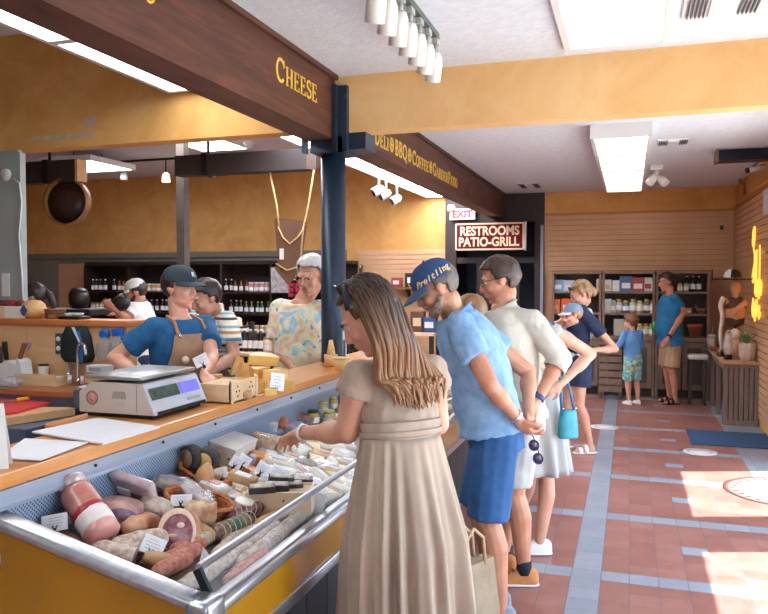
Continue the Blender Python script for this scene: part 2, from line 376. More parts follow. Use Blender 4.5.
# ------------------------------------------------------------------ painted gold lettering (serif capitals built from strokes)
def glyph(ch):
    T, t = .17, .075                                                 # thick and thin strokes
    def v(x, lo=0, hi=1, w=T): return [('l', x, lo, x, hi, w), ('l', x - .15, lo + t / 2, x + .15, lo + t / 2, t), ('l', x - .15, hi - t / 2, x + .15, hi - t / 2, t)]
    h = lambda x0, x1, y: [('l', x0, y, x1, y, t)]
    tick = lambda x, y0, y1: [('l', x, y0, x, y1, .08)]
    G = {
        'C': ([('a', .42, .5, .36, .45, 45, 315, .13)] + tick(.72, .66, .96), .84),
        'G': ([('a', .42, .5, .36, .45, 45, 315, .13)] + tick(.72, .66, .96) + [('l', .72, .05, .72, .45, .15), ('l', .55, .45, .86, .45, t)], .94),
        'O': ([('a', .44, .5, .37, .45, 0, 360, .14)], .92),
        'Q': ([('a', .44, .5, .37, .45, 0, 360, .14), ('l', .45, .12, .86, -.16, .13)], .94),
        'H': (v(.17) + v(.71) + h(.17, .71, .5), .92),
        'E': (v(.17) + h(.1, .64, 1 - t / 2) + h(.1, .66, t / 2) + h(.17, .5, .52) + tick(.62, .76, 1) + tick(.65, 0, .26) + tick(.5, .42, .62), .76),
        'F': (v(.17) + h(.1, .64, 1 - t / 2) + h(.17, .5, .5) + tick(.62, .76, 1) + tick(.5, .4, .6), .72),
        'L': (v(.17) + h(.1, .66, t / 2) + tick(.65, 0, .28), .74),
        'I': (v(.17), .38),
        'D': (v(.17) + [('a', .3, .5, .46, .455, -90, 90, .14)] + h(.1, .32, .96) + h(.1, .32, .04), .9),
        'B': (v(.17) + [('a', .3, .745, .27, .215, -90, 90, .13), ('a', .32, .27, .33, .23, -90, 90, .13)] + h(.1, .34, .96) + h(.1, .34, .04) + h(.17, .34, .52), .78),
        'P': (v(.17) + [('a', .32, .7, .31, .26, -90, 90, .13)] + h(.1, .34, .96) + h(.17, .34, .44), .74),
        'R': (v(.17) + [('a', .32, .72, .3, .24, -90, 90, .13)] + h(.1, .34, .96) + h(.17, .34, .48) + [('l', .38, .48, .74, .03, .15), ('l', .64, .035, .86, .035, t)], .84),
        'N': (v(.14, w=.09) + v(.74, w=.09) + [('l', .12, .97, .76, .03, .16)], .9),
        'A': ([('l', .06, .02, .42, 1, .08), ('l', .42, 1, .8, .02, .16), ('l', -.05, .035, .2, .035, t), ('l', .64, .035, .95, .035, t)] + h(.2, .64, .34), .9),
        'T': (v(.36) + h(.02, .7, 1 - t / 2) + tick(.04, .74, 1) + tick(.68, .74, 1), .74),
        'S': ([('a', .34, .74, .24, .215, 20, 270, .13), ('a', .34, .27, .26, .225, -160, 90, .14)] + tick(.57, .7, .98) + tick(.08, .02, .3), .68),
        '*': ([('a', .4, .5, .34, .42, 0, 360, .1), ('l', .4, .2, .4, .8, .14), ('l', .2, .5, .6, .5, .14)], .86),
        ' ': ([], .12)}
    return G[ch]
def lettering(name, s, parent, org, du, dv, n, h, small, thick=.003, width=None, m=None):
    mb = MB(); pieces = []; x = 0
    for k, ch in enumerate(s):
        sc = small if ch.islower() and ch != '*' else 1.0
        st, w = glyph(ch.upper()); pieces.append((st, x, sc)); x += w * sc + .05
    fx = (width / x) if width else h
    for st, x0, sc in pieces:
        P_ = lambda a, b: V(org) + V(du) * (x0 + a * sc) * fx + V(dv) * b * sc * h
        for q in st:
            if q[0] == 'l':
                _, a, b, c, d, w = q; L = math.hypot(c - a, d - b) or 1e-6; nx, ny = -(d - b) / L * w / 2, (c - a) / L * w / 2
                mb.prism([P_(a + nx, b + ny), P_(c + nx, d + ny), P_(c - nx, d - ny), P_(a - nx, b - ny)], V(n) * thick)
            else:
                _, cx, cy, rx, ry, a0, a1, w = q; N = 18
                for i in range(N):
                    b0, b1 = R(a0 + (a1 - a0) * i / N), R(a0 + (a1 - a0) * (i + 1) / N)
                    pt = lambda a, k: P_(cx + (rx + k) * math.cos(a), cy + (ry + k) * math.sin(a))
                    mb.prism([pt(b0, w / 2), pt(b1, w / 2), pt(b1, -w / 2), pt(b0, -w / 2)], V(n) * thick)
    return mb.obj(name, m or M_GOLD, parent)
bf, br = bpy.data.objects['beam_front'], bpy.data.objects['beam_rear']
lettering('lettering', 'Cheese', bf, (BX, 3.755, 2.755), (0, 1, 0), (0, 0, 1), (1, 0, 0), .135, .8, width=.575)
lettering('lettering', '*', bf, (BX, 2.57, 2.77), (0, 1, 0), (0, 0, 1), (1, 0, 0), .11, .8, width=.1)
lettering('lettering', 'Deli * BBQ * Coffee * Garden Patio', br, (BX, 5.43, 2.695), (0, 1, 0), (0, 0, 1), (1, 0, 0), .13, .8, width=2.88)

# ------------------------------------------------------------------ ceiling lights, vents, track lights
M_DIFF = mat('lit_acrylic_diffuser', (236, 242, 240), rough=.5, emit=(238, 246, 250), estr=5.5)
M_DIFFW = mat('warm_lit_acrylic_diffuser', (246, 243, 235), rough=.5, emit=(240, 244, 255), estr=15)
M_FRAME = mat('light_fixture_white_enamel', (222, 224, 226), rough=.4)
def ceiling_light(label, x0, x1, y0, y1, z, depth, md, cells, group=None):
    t = thing('ceiling_light', label, 'light', ((x0 + x1) / 2, (y0 + y1) / 2, z)); w, l = x1 - x0, y1 - y0
    mb = MB(); e = .035
    mb.bx(-w / 2, -w / 2 + e, -l / 2, l / 2, -depth, 0).bx(w / 2 - e, w / 2, -l / 2, l / 2, -depth, 0).bx(-w / 2 + e, w / 2 - e, -l / 2, -l / 2 + e, -depth, 0).bx(-w / 2 + e, w / 2 - e, l / 2 - e, l / 2, -depth, 0)
    for i in range(1, cells):
        y = -l / 2 + l * i / cells; mb.bx(-w / 2 + e, w / 2 - e, y - .03, y + .03, -depth - .004, -depth + .03)
    mb.bx(-w / 2 + e, w / 2 - e, -l / 2 + e, l / 2 - e, -.004, 0)
    mb.obj('frame', M_FRAME, t)
    for i in range(cells):
        a = -l / 2 + e + (l - 2 * e) * i / cells; b = -l / 2 + e + (l - 2 * e) * (i + 1) / cells
        MB().bx(-w / 2 + e, w / 2 - e, a + .008, b - .008, -depth + .006, -depth + .02).obj('diffuser', md, t)
    return t
ceiling_light('large pale square ceiling light in front of the ochre cross beam', -.37, .19, 3.2, 4.5, CEIL, .03, mat('pale_cool_diffuser', (220, 232, 238), rough=.4, emit=(214, 234, 244), estr=.5), 1)
ceiling_light('long boxed ceiling light with four glowing panels beyond the cross beam', -.34, .17, 6.75, 10.9, CEIL, .12, mat('soft_lit_acrylic_diffuser', (246, 243, 235), rough=.5, emit=(255, 248, 236), estr=2.4), 4)
ceiling_light('long fluorescent ceiling light beside the beam lettered with cheese', -3.12, -2.4, -2.4, 4.6, 3.08, .1, M_DIFF, 6)  # stretch behind the camera is unseen, lengthened to add light
ceiling_light('long bright ceiling light alongside the beam lettered with deli', -3.12, -2.4, 5.2, 11.6, 3.08, .1, M_DIFFW, 4)
ceiling_light('bright ceiling light above the hanging wooden paddle', -5.75, -5.0, 7.2, 9.3, CEIL_L, .08, M_DIFFW, 2)
ceiling_light('small bright ceiling light partly behind the hanging pan', -8.0, -7.1, 8.6, 9.6, 3.4, .08, M_DIFFW, 1)
for o in [o for o in COL.objects if o.get('category') == 'light' and 3.0 < o.location.z < 3.5]:      # hung a little below the high ceiling
    zz = CEIL_L - o.location.z
    for yy in (-.3, .3): MB().cone((0, yy, 0), (0, yy, zz), .008, seg=6).obj('hanger', M_BLACKP, o)
def vent(label, x0, x1, y0, y1, z, n=5):
    t = thing('ceiling_vent', label, 'vent', ((x0 + x1) / 2, (y0 + y1) / 2, z)); w, l = x1 - x0, y1 - y0
    MB().bx(-w / 2, w / 2, -l / 2, l / 2, -.012, 0).bx(-w / 6, w / 6, -l / 2 + .02, l / 2 - .02, -.022, -.01).obj('frame', M_FRAME, t)
    for s_ in (-1, 1):
        for i in range(n): MB().box((s_ * (w * .22 + i * w * .26 / n), 0, -.016), (w * .02, l * .8, .012)).obj('louvre', mat('dark_vent_louvre', (70, 78, 90), rough=.5), t)
vent('white louvred ceiling vent beside the large pale ceiling light', .235, .6, 3.85, 4.17, CEIL)
vent('small slotted ceiling vent near the long four-panel light', .24, .53, 7.65, 7.92, CEIL)
vent('grey ceiling vent above the restrooms sign', -1.5, -1.2, 10.4, 10.95, CEIL)
vent('dark ceiling vent above the hanging pan', -6.6, -5.9, 7.9, 8.4, CEIL_L)

t = thing('track_light_rail', 'dark ceiling track carrying a row of white spotlights', 'light track', (-1.02, 3.3, CEIL))
MB().bx(-.018, .018, -.9, .72, -.03, 0).obj('rail', mat('grey_green_track', (96, 108, 104), rough=.4, metal=.4), t)
M_SPOT = mat('white_enamel_spotlight', (232, 230, 226), rough=.35)
TRL = ['foremost, cut off by the picture edge', 'second', 'third', 'fourth', 'fifth', 'sixth', 'farthest']
for i in range(7):
    y = 3.02 + i * .165
    s_ = thing('spotlight', 'white spotlight on the ceiling track, ' + ['nearest the camera', 'second from the camera', 'third from the camera', 'middle of the row', 'third from the far end', 'second from the far end', 'last at the far end'][i], 'spotlight', (-1.02, y, CEIL - .03), 0, 'white track spotlights')
    MB().bx(-.014, .014, -.03, .03, -.03, 0).cone((0, 0, -.03), (0, 0, -.075), .012, seg=8).obj('mount', mat('grey_spotlight_mount', (168, 176, 172), rough=.4), s_)
    d = V(-.25, .42, -1).normalized(); p = V(0, 0, -.075)
    b = basis(d)
    MB().lathe([(.012, -.005), (.026, 0), (.04, .03), (.044, .07), (.044, .15), (.037, .152), (.034, .12)], 18, p, b).obj('lamp_shade', M_SPOT, s_)
    MB().lathe([(.001, .12), (.033, .121), (.033, .126), (.001, .127)], 14, p, b).obj('bulb', mat('warm_spot_bulb', (255, 226, 190), emit=(255, 214, 160), estr=2.5), s_)
# the deli's own spotlights hang under the long bright light
for i, (px, py, Y) in enumerate([(379, 190, 8.5), (386, 194, 9.0), (397, 199, 9.6)]):
    p = at(px, py, Y=Y)
    s_ = thing('spotlight', 'white spotlight with dark mouth under the deli lights, ' + ['nearest of three', 'middle of three', 'farthest of three'][i], 'spotlight', (p.x, p.y, 2.98), 0, 'deli spotlights')
    MB().cone((0, 0, 0), (0, 0, p.z - 2.98), .012, seg=6).obj('stem', M_WHITE, s_)
    MB().lathe([(.03, -.06), (.055, -.03), (.06, .08), (.045, .085)], 14, (0, 0, p.z - 2.98), basis(V(-.7, -.6, -.5))).obj('lamp_shade', M_WHITE, s_)
    MB().lathe([(.001, .08), (.05, .081), (.05, .086), (.001, .087)], 12, (0, 0, p.z - 2.98), basis(V(-.7, -.6, -.5))).obj('bulb', mat('dark_lamp_mouth', (30, 30, 32), rough=.3), s_)
for px, py, nm in ((166, 178, 'glowing little spotlight near the grey brown post'), (124, 176, 'small dark track spotlight over the far shelves')):
    p = at(px, py, Y=9.8)
    s_ = thing('spotlight', nm, 'spotlight', (p.x, p.y, 3.48))
    MB().cone((0, 0, 0), (0, 0, p.z - 3.48 + .05), .01, seg=6).obj('stem', M_BLACKP, s_)
    lit = px == 166
    MB().lathe([(.02, .08), (.05, .05), (.06, -.06), (.03, -.065)], 12, (0, 0, p.z - 3.48)).obj('lamp_shade', mat('lit_spot', (255, 240, 215), emit=(255, 236, 205), estr=6) if lit else M_WHITE, s_)
tag(MB().tube([(-8.2, 9.8, 3.5), (-5.2, 9.8, 3.5)], .02, 6).obj('spotlight_rail', M_BLACKP), 'thin black track rail under the far deli ceiling', 'light track')

# sprinkler heads, sensors
for px, py, nm in ((249, 143, 'white sprinkler head below the deli ceiling'),):
    p = at(px, py, Y=8.2); s_ = thing('sprinkler', nm, 'sprinkler', (p.x, p.y, CEIL_L))
    MB().cone((0, 0, 0), (0, 0, p.z - CEIL_L), .015, seg=8).obj('pipe', M_WHITE, s_)
    MB().lathe([(.02, .03), (.06, .02), (.07, 0), (.03, -.06)], 12, (0, 0, p.z - CEIL_L)).obj('head', M_WHITE, s_)
s_ = thing('security_camera', 'white dome-and-spotlight unit on the ceiling beyond the four-panel light', 'camera', (.285, 9.3, CEIL))
MB().box((0, 0, -.03), (.14, .14, .06), None, .015, 2).cone((0, 0, -.06), (0, 0, -.12), .025, seg=8).obj('base', M_WHITE, s_)
MB().lathe([(.03, -.06), (.05, 0), (.05, .09), (.035, .095)], 12, (-.04, 0, -.15), basis(V(-.4, -.5, -.7))).lathe([(.03, -.06), (.05, 0), (.05, .09), (.035, .095)], 12, (.05, 0, -.17), basis(V(.5, -.5, -.6))).obj('lamp_shade', M_WHITE, s_)

# ------------------------------------------------------------------ hanging beams, pan, paddle
def hang(label, x0, x1, y, z0, z1, rods, endc=None):
    t = thing('hanging_beam', label, 'beam', ((x0 + x1) / 2, y, z0)); w = x1 - x0
    MB().bx(-w / 2, w / 2, -.07, .07, 0, z1 - z0).obj('timber', mat('near_black_timber', (36, 28, 27), (46, 36, 34), rough=.55, scale=5, stretch=(.1, 1, 1)), t)
    for rx in rods:
        MB().cone((rx - (x0 + x1) / 2, 0, z1 - z0), (rx - (x0 + x1) / 2, 0, CEIL_L - z0), .014, seg=8).obj('rod', M_BLACKP, t)
        MB().bx(rx - (x0 + x1) / 2 - .03, rx - (x0 + x1) / 2 + .03, -.08, .08, -.01, z1 - z0 + .012).obj('strap', M_BLACKP, t)
    if endc: MB().bx(w / 2, w / 2 + .03, -.07, .07, 0, z1 - z0).obj('end_cap', endc, t)
    return t
hang('dark timber beam hung on a rod above the deli staff', -4.1, -2.74, 6.2, 2.645, 2.83, (-3.78,), mat('brown_beam_end', (84, 60, 46), rough=.6))
hang('short dark timber beam hung on a rod with the round pan below', -6.3, -5.25, 6.2, 2.645, 2.86, (-5.62,), mat('pale_sawn_end', (196, 150, 104), rough=.6))
t = thing('hanging_sieve', 'round dark pan with wooden rim hanging from the short timber beam', 'pan', (-5.39, 6.2, 2.645))
MB().tube([(0, 0, 0), (0, 0, -.03)], .006, 6).obj('hook', M_CHROME, t)
q = basis(V(.18, -1, .02)); c0 = V(0, -.02, -.2)
MB().lathe([(.22, -.05), (.235, -.05), (.235, .05), (.222, .05)], 36, c0, q, cap=False).lathe([(.222, .05), (.22, -.05)], 36, c0, q, cap=False).obj('rim', mat('worn_wood_rim', (150, 104, 60), (120, 84, 52), rough=.5), t)
MB().lathe([(.001, -.01), (.22, -.012), (.22, -.02), (.001, -.022)], 36, c0, q).obj('mesh', mat('dark_brown_pan_face', (52, 38, 36), (78, 54, 46), rough=.35, metal=.3, scale=6), t)
t = thing('hanging_paddle', 'brown pointed wooden board hung by pale ropes from the timber beam', 'board', (-2.9, 6.2, 2.645))
P2 = [(-.19, -.42), (.13, -.46), (.07, -.84), (.1, -.88), (-.06, -1.03), (-.19, -.88), (-.155, -.82)]
o = MB().prism([(x, -.012, z) for x, z in P2], (0, .024, 0)).obj('board', mat('brown_painted_board', (104, 72, 52), (116, 82, 60), rough=.55, scale=4, stretch=(1, 1, .2)), t); mods(o, None)
MROPE = mat('pale_hemp_rope', (206, 172, 122), rough=.9)
MB().tube([(-.24, 0, 0), (-.17, -.005, -.3), (-.14, -.018, -.5)], .009, 6).obj('rope', MROPE, t)
MB().tube([(.2, 0, 0), (.15, -.005, -.3), (.1, -.018, -.52), (.07, -.018, -.84)], .009, 6).obj('rope', MROPE, t)
MB().tube([(-.15, -.018, -.5), (-.1, -.02, -.6), (-.03, -.02, -.66), (.05, -.02, -.6), (.11, -.018, -.52)], .008, 6).obj('rope', MROPE, t)
MB().tube([(-.17, -.018, -.84), (-.06, -.02, -.9), (.07, -.018, -.86)], .008, 6).obj('rope', MROPE, t)
MB().bx(-.135, -.095, -.018, -.012, -.8, -.7).obj('tag', M_WHITE, t)

# ------------------------------------------------------------------ signs
t = thing('restroom_sign', 'dark red sign reading restrooms patio-grill with cream border', 'sign', (-2.03, 11.28, 2.324)); t.scale = (1.153,) * 3
M_SRED = mat('deep_red_sign', (104, 16, 30), rough=.7, spec=.2); M_SCR = mat('cream_sign_paint', (240, 206, 168), rough=.5)
MB().bx(-.46, .46, 0, .09, -.185, .185).obj('panel', M_SRED, t)
mb = MB()
for a in ((-.455, .455, .158, .178), (-.455, .455, -.178, -.158), (-.455, -.435, -.178, .178), (.435, .455, -.178, .178)): mb.bx(a[0], a[1], -.006, 0, a[2], a[3])
mb.obj('border', M_SCR, t)
MB().bx(.46, .475, -.004, .09, -.185, .185).obj('edge', M_WHITE, t)
text('lettering', 'RESTROOMS', M_SCR, t, (0, -.004, .068), (R(90), 0, 0), .162, .002, .005, sx=.86)
text('lettering', 'PATIO-GRILL', M_SCR, t, (-.01, -.004, -.075), (R(90), 0, 0), .162, .002, .005, sx=.86)
MB().bx(-.4, .4, .09, .30, .15, .17).obj('bracket', M_BLACKP, t)
t = thing('exit_sign', 'white exit sign with red letters half hidden behind the dark beam', 'sign', (-2.5, 11.52, 2.69))
MB().bx(-.2, .2, 0, .08, -.08, .09).cone((-.14, 0, .1), (-.2, -.06, .1), .05, seg=12).box((0, .08, 0), (.1, .1, .1)).obj('housing', mat('exit_white', (240, 236, 232), rough=.4, emit=(255, 250, 245), estr=.1), t)
text('lettering', 'EXIT', mat('exit_red', (205, 50, 60), rough=.5, emit=(220, 40, 50), estr=.4), t, (0, -.003, 0), (R(90), 0, 0), .15, .004, .006)

# black heater / projector box on the right, conduit, paper notice, wall hook
t = thing('air_curtain', 'long black box unit hung under the ceiling by the right wall', 'heater', (1.2, 8.5, 2.86))
MB().prism([(-.35, -.14, .02), (-.35, .1, .02), (-.35, .14, .06), (-.35, .12, .12), (-.35, -.1, .13)], (.57, 0, 0)).obj('housing', mat('black_blue_housing', (32, 40, 56), rough=.35, metal=.3), t)
MB().prism([(-.37, -.15, .01), (-.37, .11, .01), (-.37, .15, .06), (-.37, .13, .13), (-.37, -.11, .14)], (.02, 0, 0)).obj('end_plate', mat('warm_grey_plate', (150, 124, 100), rough=.5), t)
MB().cone((.1, 0, .12), (.1, 0, .145), .03, seg=8).cone((-.2, 0, .12), (-.2, 0, .145), .03, seg=8).obj('mount', M_BLACKP, t)
t = thing('security_camera', 'small camera under the black box unit by the right wall', 'camera', (1.16, 8.42, 2.83))
MB().cone((.06, .06, .02), (.0, 0, -.03), .012, seg=8).cone((.13, .02, -.02), (-.03, -.03, -.06), .03, .03, seg=14).obj('body', mat('grey_camera', (176, 170, 164), rough=.4), t)
MB().cone((-.03, -.03, -.06), (-.05, -.036, -.065), .03, seg=14).obj('lens', M_BLACKP, t)
tag(MB().tube([(1.35, 10.75, 2.98), (1.36, 10.74, 2.92), (1.385, 10.7, 2.9), (1.39, 10.66, 2.74), (1.385, 10.3, 2.715), (1.385, 8.4, 2.715)], .022, 8).obj('conduit', mat('ochre_conduit', (206, 140, 66), rough=.5)), 'ochre painted pipe along the top of the right wall', 'pipe')
tag(MB().bx(1.372, 1.395, 8.6, 9.06, 2.36, 2.63).obj('wall_notice', mat('white_paper_notice', (222, 222, 224), rough=.7)), 'white notice high on the slatted right wall', 'notice')
tag(MB().bx(1.22, 1.26, 11.64, 11.69, 2.38, 2.44).obj('wall_hook', M_BLACKP), 'tiny dark hook on the slatted back wall', 'hook')
t = thing('wall_plate', 'round white plate high on the grey partition', 'plate', (-4.60, 4.615, 2.47))
MB().lathe([(.001, 0), (.05, 0), (.048, .012), (.001, .013)], 16, (0, 0, 0), basis(V(0, -1, 0))).obj('disc', M_WHITE, t)
t_ = at(0, 285, Y=4.6)
tag(MB().tube([(-4.52, 4.605, 2.44), (-4.46, 4.6, 2.4), (-4.44, 4.6, 2.25), (-4.47, 4.6, 2.0), (-4.45, 4.6, 1.7), (-4.44, 4.6, 1.42)], .007, 6).obj('cable', M_WHITE), 'white cable hanging down the grey partition', 'cable')
tag(MB().box((-4.62, 4.612, 1.62), (.07, .01, .18)).obj('wall_switch', M_WHITE), 'pale switch plate low on the grey partition', 'switch')

# neon script sign: glowing tube on the right wall
t = thing('neon_sign', 'glowing yellow script neon sign on the slatted right wall', 'neon sign', (RW - .05, 9.25, 1.75))
MN = mat('lit_neon_tube', (255, 214, 120), rough=.3, emit=(255, 186, 62), estr=1.2)
def nz(pts): return [(0, y, z) for y, z in pts]
# written along -Y (towards the viewer): tall looping capitals above, small script below
c1 = [(.42, .30), (.47, .36), (.42, .5), (.33, .52), (.31, .42), (.38, .28), (.30, .22), (.2, .24)]
c2 = [(.3, .24), (.3, .0), (.38, -.12), (.44, -.05), (.36, .05), (.26, .1), (.22, -.1), (.26, -.25)]
c3 = [(.16, .26), (.15, .0), (.17, -.28), (.1, -.12), (.04, -.1), (.04, -.28)]
c4 = [(-.05, .3), (-.06, 0), (-.04, -.3), (-.12, -.1), (-.2, -.15), (-.16, -.26)]
c5 = [(.36, -.3), (.3, -.42), (.36, -.52), (.42, -.42), (.36, -.32), (.28, -.4), (.22, -.56), (.16, -.35), (.08, -.32), (.12, -.5), (.02, -.42), (-.08, -.38), (-.06, -.52), (-.16, -.45)]
def smooth(pts, n=6):
    out = []; P_ = [V(p) for p in pts]
    for i in range(len(P_) - 1):
        a, b, c, d = P_[max(i - 1, 0)], P_[i], P_[i + 1], P_[min(i + 2, len(P_) - 1)]
        for k in range(n):
            u = k / n; out.append(.5 * ((2 * b) + (c - a) * u + (2 * a - 5 * b + 4 * c - d) * u * u + (3 * b - a - 3 * c + d) * u ** 3))
    return out + [P_[-1]]
for c in (c1, c2, c3, c4, c5): MB().tube(smooth(nz(c)), .0095, 8).obj('tube', MN, t)
MB().bx(.02, .035, -.3, .5, -.5, -.47).bx(.02, .035, -.3, .5, .2, .23).obj('backing', mat('clear_backing', (200, 160, 110), rough=.3), t)
# ------------------------------------------------------------------ the display case and the wooden service counter
YN, YF = 1.60, 6.2
yn = lambda x: 1.78 + (x + 1.106) * .21
M_CASEY = mat('glossy_mustard_panel', (168, 114, 12), (176, 122, 18), rough=.22, scale=3, coat=.6)
M_ALU = mat('brushed_aluminium', (150, 166, 190), (168, 182, 204), rough=.35, metal=.6, scale=30, stretch=(1, .03, 1))
M_KICK = mat('near_black_kick_boards', (22, 24, 30), (32, 34, 40), rough=.5, scale=6, stretch=(1, 1, .2))
M_COUNTER = wood('honey_butcher_block', (196, 122, 58), (224, 156, 88), .32, 'y', 2.6, coat=.35, bump=.04)
M_GLASS = mat('clear_case_glass', (236, 244, 248), rough=.02, alpha=.05, spec=.9)
def perforated():
    t = NT('perforated_steel'); x, y, z = t.xyz(); p = .0145
    a = t.math('SUBTRACT', t.math('FRACT', t.math('DIVIDE', t.math('ADD', y, z), p)), .5); b = t.math('SUBTRACT', t.math('FRACT', t.math('DIVIDE', t.math('SUBTRACT', y, z), p)), .5)
    d = t.math('SQRT', t.math('ADD', t.math('MULTIPLY', a, a), t.math('MULTIPLY', b, b)))
    t.base(t.mix(t.math('LESS_THAN', d, .30), (158, 178, 206), (62, 76, 98))); t.b.inputs['Roughness'].default_value = .35; t.b.inputs['Metallic'].default_value = .4
    return t.m
case = thing('display_case', 'long refrigerated display case with mustard panels full of cheese and meats', 'display case', (-1.4, 3.9, 0))
cx, cy = -1.4, 3.9
def C_(mb, name, m, kind=None):                                       # built in world axes, parented at the case's base
    o = mb.obj(name, m, case); o.location = (-cx, -cy, 0); return o
DK0, DK1, DX0, DX1 = .865, .71, -1.69, -1.125
def deckz(x): return DK1 + (DK0 - DK1) * (x - DX1) / (DX0 - DX1)
def deck(px, py, h=0):                                                # a sight line down to the sloping deck (raised by h)
    r = ray(px, py); k = (DK0 - DK1) / (DX0 - DX1)
    t = (DK1 - k * DX1 + h - CAM_H) / (r.z - k * r.x); return V(0, 0, CAM_H) + r * t
C_(MB().loft([[V(DX0, yn(DX0), DK0 - d), V(DX1, yn(DX1), DK1 - d), V(DX1, YF, DK1 - d), V(DX0, YF, DK0 - d)] for d in (.03, 0)], smooth=False), 'deck', mat('shadow_brown_deck_lining', (132, 118, 106), (104, 92, 84), rough=.55, scale=12))  # deck darkened in its colour to give the shade between goods
C_(MB().bx(-1.715, -1.70, YN, YF, .89, 1.005), 'perforated_back', perforated())
C_(MB().prism([(-1.71, YN, .99), (-1.675, YN, 1.0), (-1.675, YN, 1.012), (-1.70, YN, 1.049), (-1.72, YN, 1.049)], (0, YF - YN, 0)).prism([(-1.715, YN, .855), (-1.67, YN, .855), (-1.67, YN, .882), (-1.69, YN, .897), (-1.715, YN, .897)], (0, YF - YN, 0)), 'ledge', M_ALU)
for i in range(9):
    y = 2.05 + i * .38; C_(MB().ell((-1.688, y, 1.034), .006, u=8, v=6), 'screw', M_BLACKP)
C_(MB().bx(-2.0, -1.72, YN, YF, .2, 1.045).bx(-1.72, -1.15, 1.8, YF, .55, .67), 'body', mat('case_grey_blue_metal', (120, 132, 148), rough=.5, metal=.4))
C_(MB().bx(-1.125, -1.06, 1.75, YF, .727, .757, .006, 2), 'front_rail', M_STEEL)
C_(MB().prism([(-1.085, 1.74, .727), (-1.07, 1.74, .727), (-1.07, 1.74, .60), (-1.085, 1.74, .60)], (0, YF - 1.74, 0)), 'front_panel', M_CASEY)
C_(MB().bx(-1.10, -1.062, 1.74, YF, .555, .60, .006, 2), 'lower_rail', M_STEEL)
for i in range(22):
    y0 = 1.76 + i * .2; C_(MB().bx(-1.17, -1.15, y0 + .004, y0 + .196, .08, .555), 'kick_board', M_KICK)
C_(MB().bx(-2.0, -1.175, 1.8, YF, 0, .555), 'plinth', M_KICK)
# sloping near end: mustard face under a rounded steel cap
sl = .373
zt = lambda x: .776 + (-1.106 - x) * sl
def endp(x, z, d=0): return V(x, yn(x) - .03 - d, z)
C_(MB().prism([endp(-1.075, .56), endp(-1.075, .75), endp(-1.12, zt(-1.12) - .03), endp(-2.0, zt(-2.0) - .03), endp(-2.0, 0), endp(-1.16, 0), endp(-1.16, .56)], (0, .03, 0)), 'end_panel', M_CASEY)
a, b = V(-1.085, yn(-1.085) - .018, zt(-1.085) - .012), V(-1.95, yn(-1.95) - .018, zt(-1.95) - .012); ax = (a - b).normalized(); zz = V(0, 0, 1) - ax * ax.z; zz.normalize()
C_(MB().box((a + b) / 2, ((a - b).length, .075, .032), Matrix((ax, zz.cross(ax), zz)).transposed(), .013, 3), 'end_cap', M_STEEL)
C_(MB().bx(-1.135, -1.055, 1.715, 1.81, .70, .785, .02, 3), 'corner_cap', M_STEEL)
gd = V(-.05, 0, .092).normalized(); gn = V(gd.z, 0, -gd.x)
g0 = V(-1.098, 1.81, .755); g1 = g0 + gd * .098
C_(MB().prism([g0 - gn * .003, g0 + gn * .003, g1 + gn * .003, g1 - gn * .003], (0, YF - 1.87, 0)), 'glass', M_GLASS)
C_(MB().prism([g1 + V(-.011, 0, -.004), g1 + V(.013, 0, -.004), g1 + V(.013, 0, .006), g1 + V(.006, 0, .013), g1 + V(-.006, 0, .013), g1 + V(-.011, 0, .006)], (0, YF - 1.87, 0)), 'glass_rail', M_STEEL)
C_(MB().prism([g0 + gn * -.012, g0 + gn * .012, g1 + gn * .012, g1 + gn * -.012], (0, -.014, 0)), 'glass_post', M_BLACKP)

cnt = thing('service_counter', 'honey coloured wooden counter top behind the display case', 'counter', (-1.9, 3.9, 1.05))
def rounded(x0, x1, y0, y1, r, corners):
    pts = []
    for (x, y, a0, key) in ((x1, y1, 0, 'c'), (x0, y1, 90, 'd'), (x0, y0, 180, 'a'), (x1, y0, 270, 'b')):
        if key in corners:
            ox = x - r if x == x1 else x + r; oy = y - r if y == y1 else y + r
            pts += [(ox + r * math.cos(R(a0 + k * 15)), oy + r * math.sin(R(a0 + k * 15))) for k in range(7)]
        else: pts.append((x, y))
    return pts
poly = [(-1.70, 1.3), (-1.70, 6.2), (-2.03, 6.2), (-2.03, 3.99), (-2.165, 3.99)] + [(-2.115 + .05 * math.cos(R(a_)) , 2.36 + .05 * math.sin(R(a_))) for a_ in range(180, 271, 15)][0:] + [(-2.0, 2.31), (-2.0, 1.3)]
poly[4] = (-2.165, 3.99)
o = MB().prism([(x + 1.9, y - 3.9, 0) for x, y in poly], (0, 0, .045)).obj('top', M_COUNTER, cnt)
m_ = o.modifiers.new('bevel', 'BEVEL'); m_.width = .005; m_.segments = 2; m_.limit_method = 'ANGLE'
MB().bx(-.24, -.11, -1.45, .05, -.30, 0).bx(-.24, -.20, -1.45, .05, -1.045, -.3).obj('base', mat('counter_base_wood', (150, 110, 72), rough=.6), cnt)
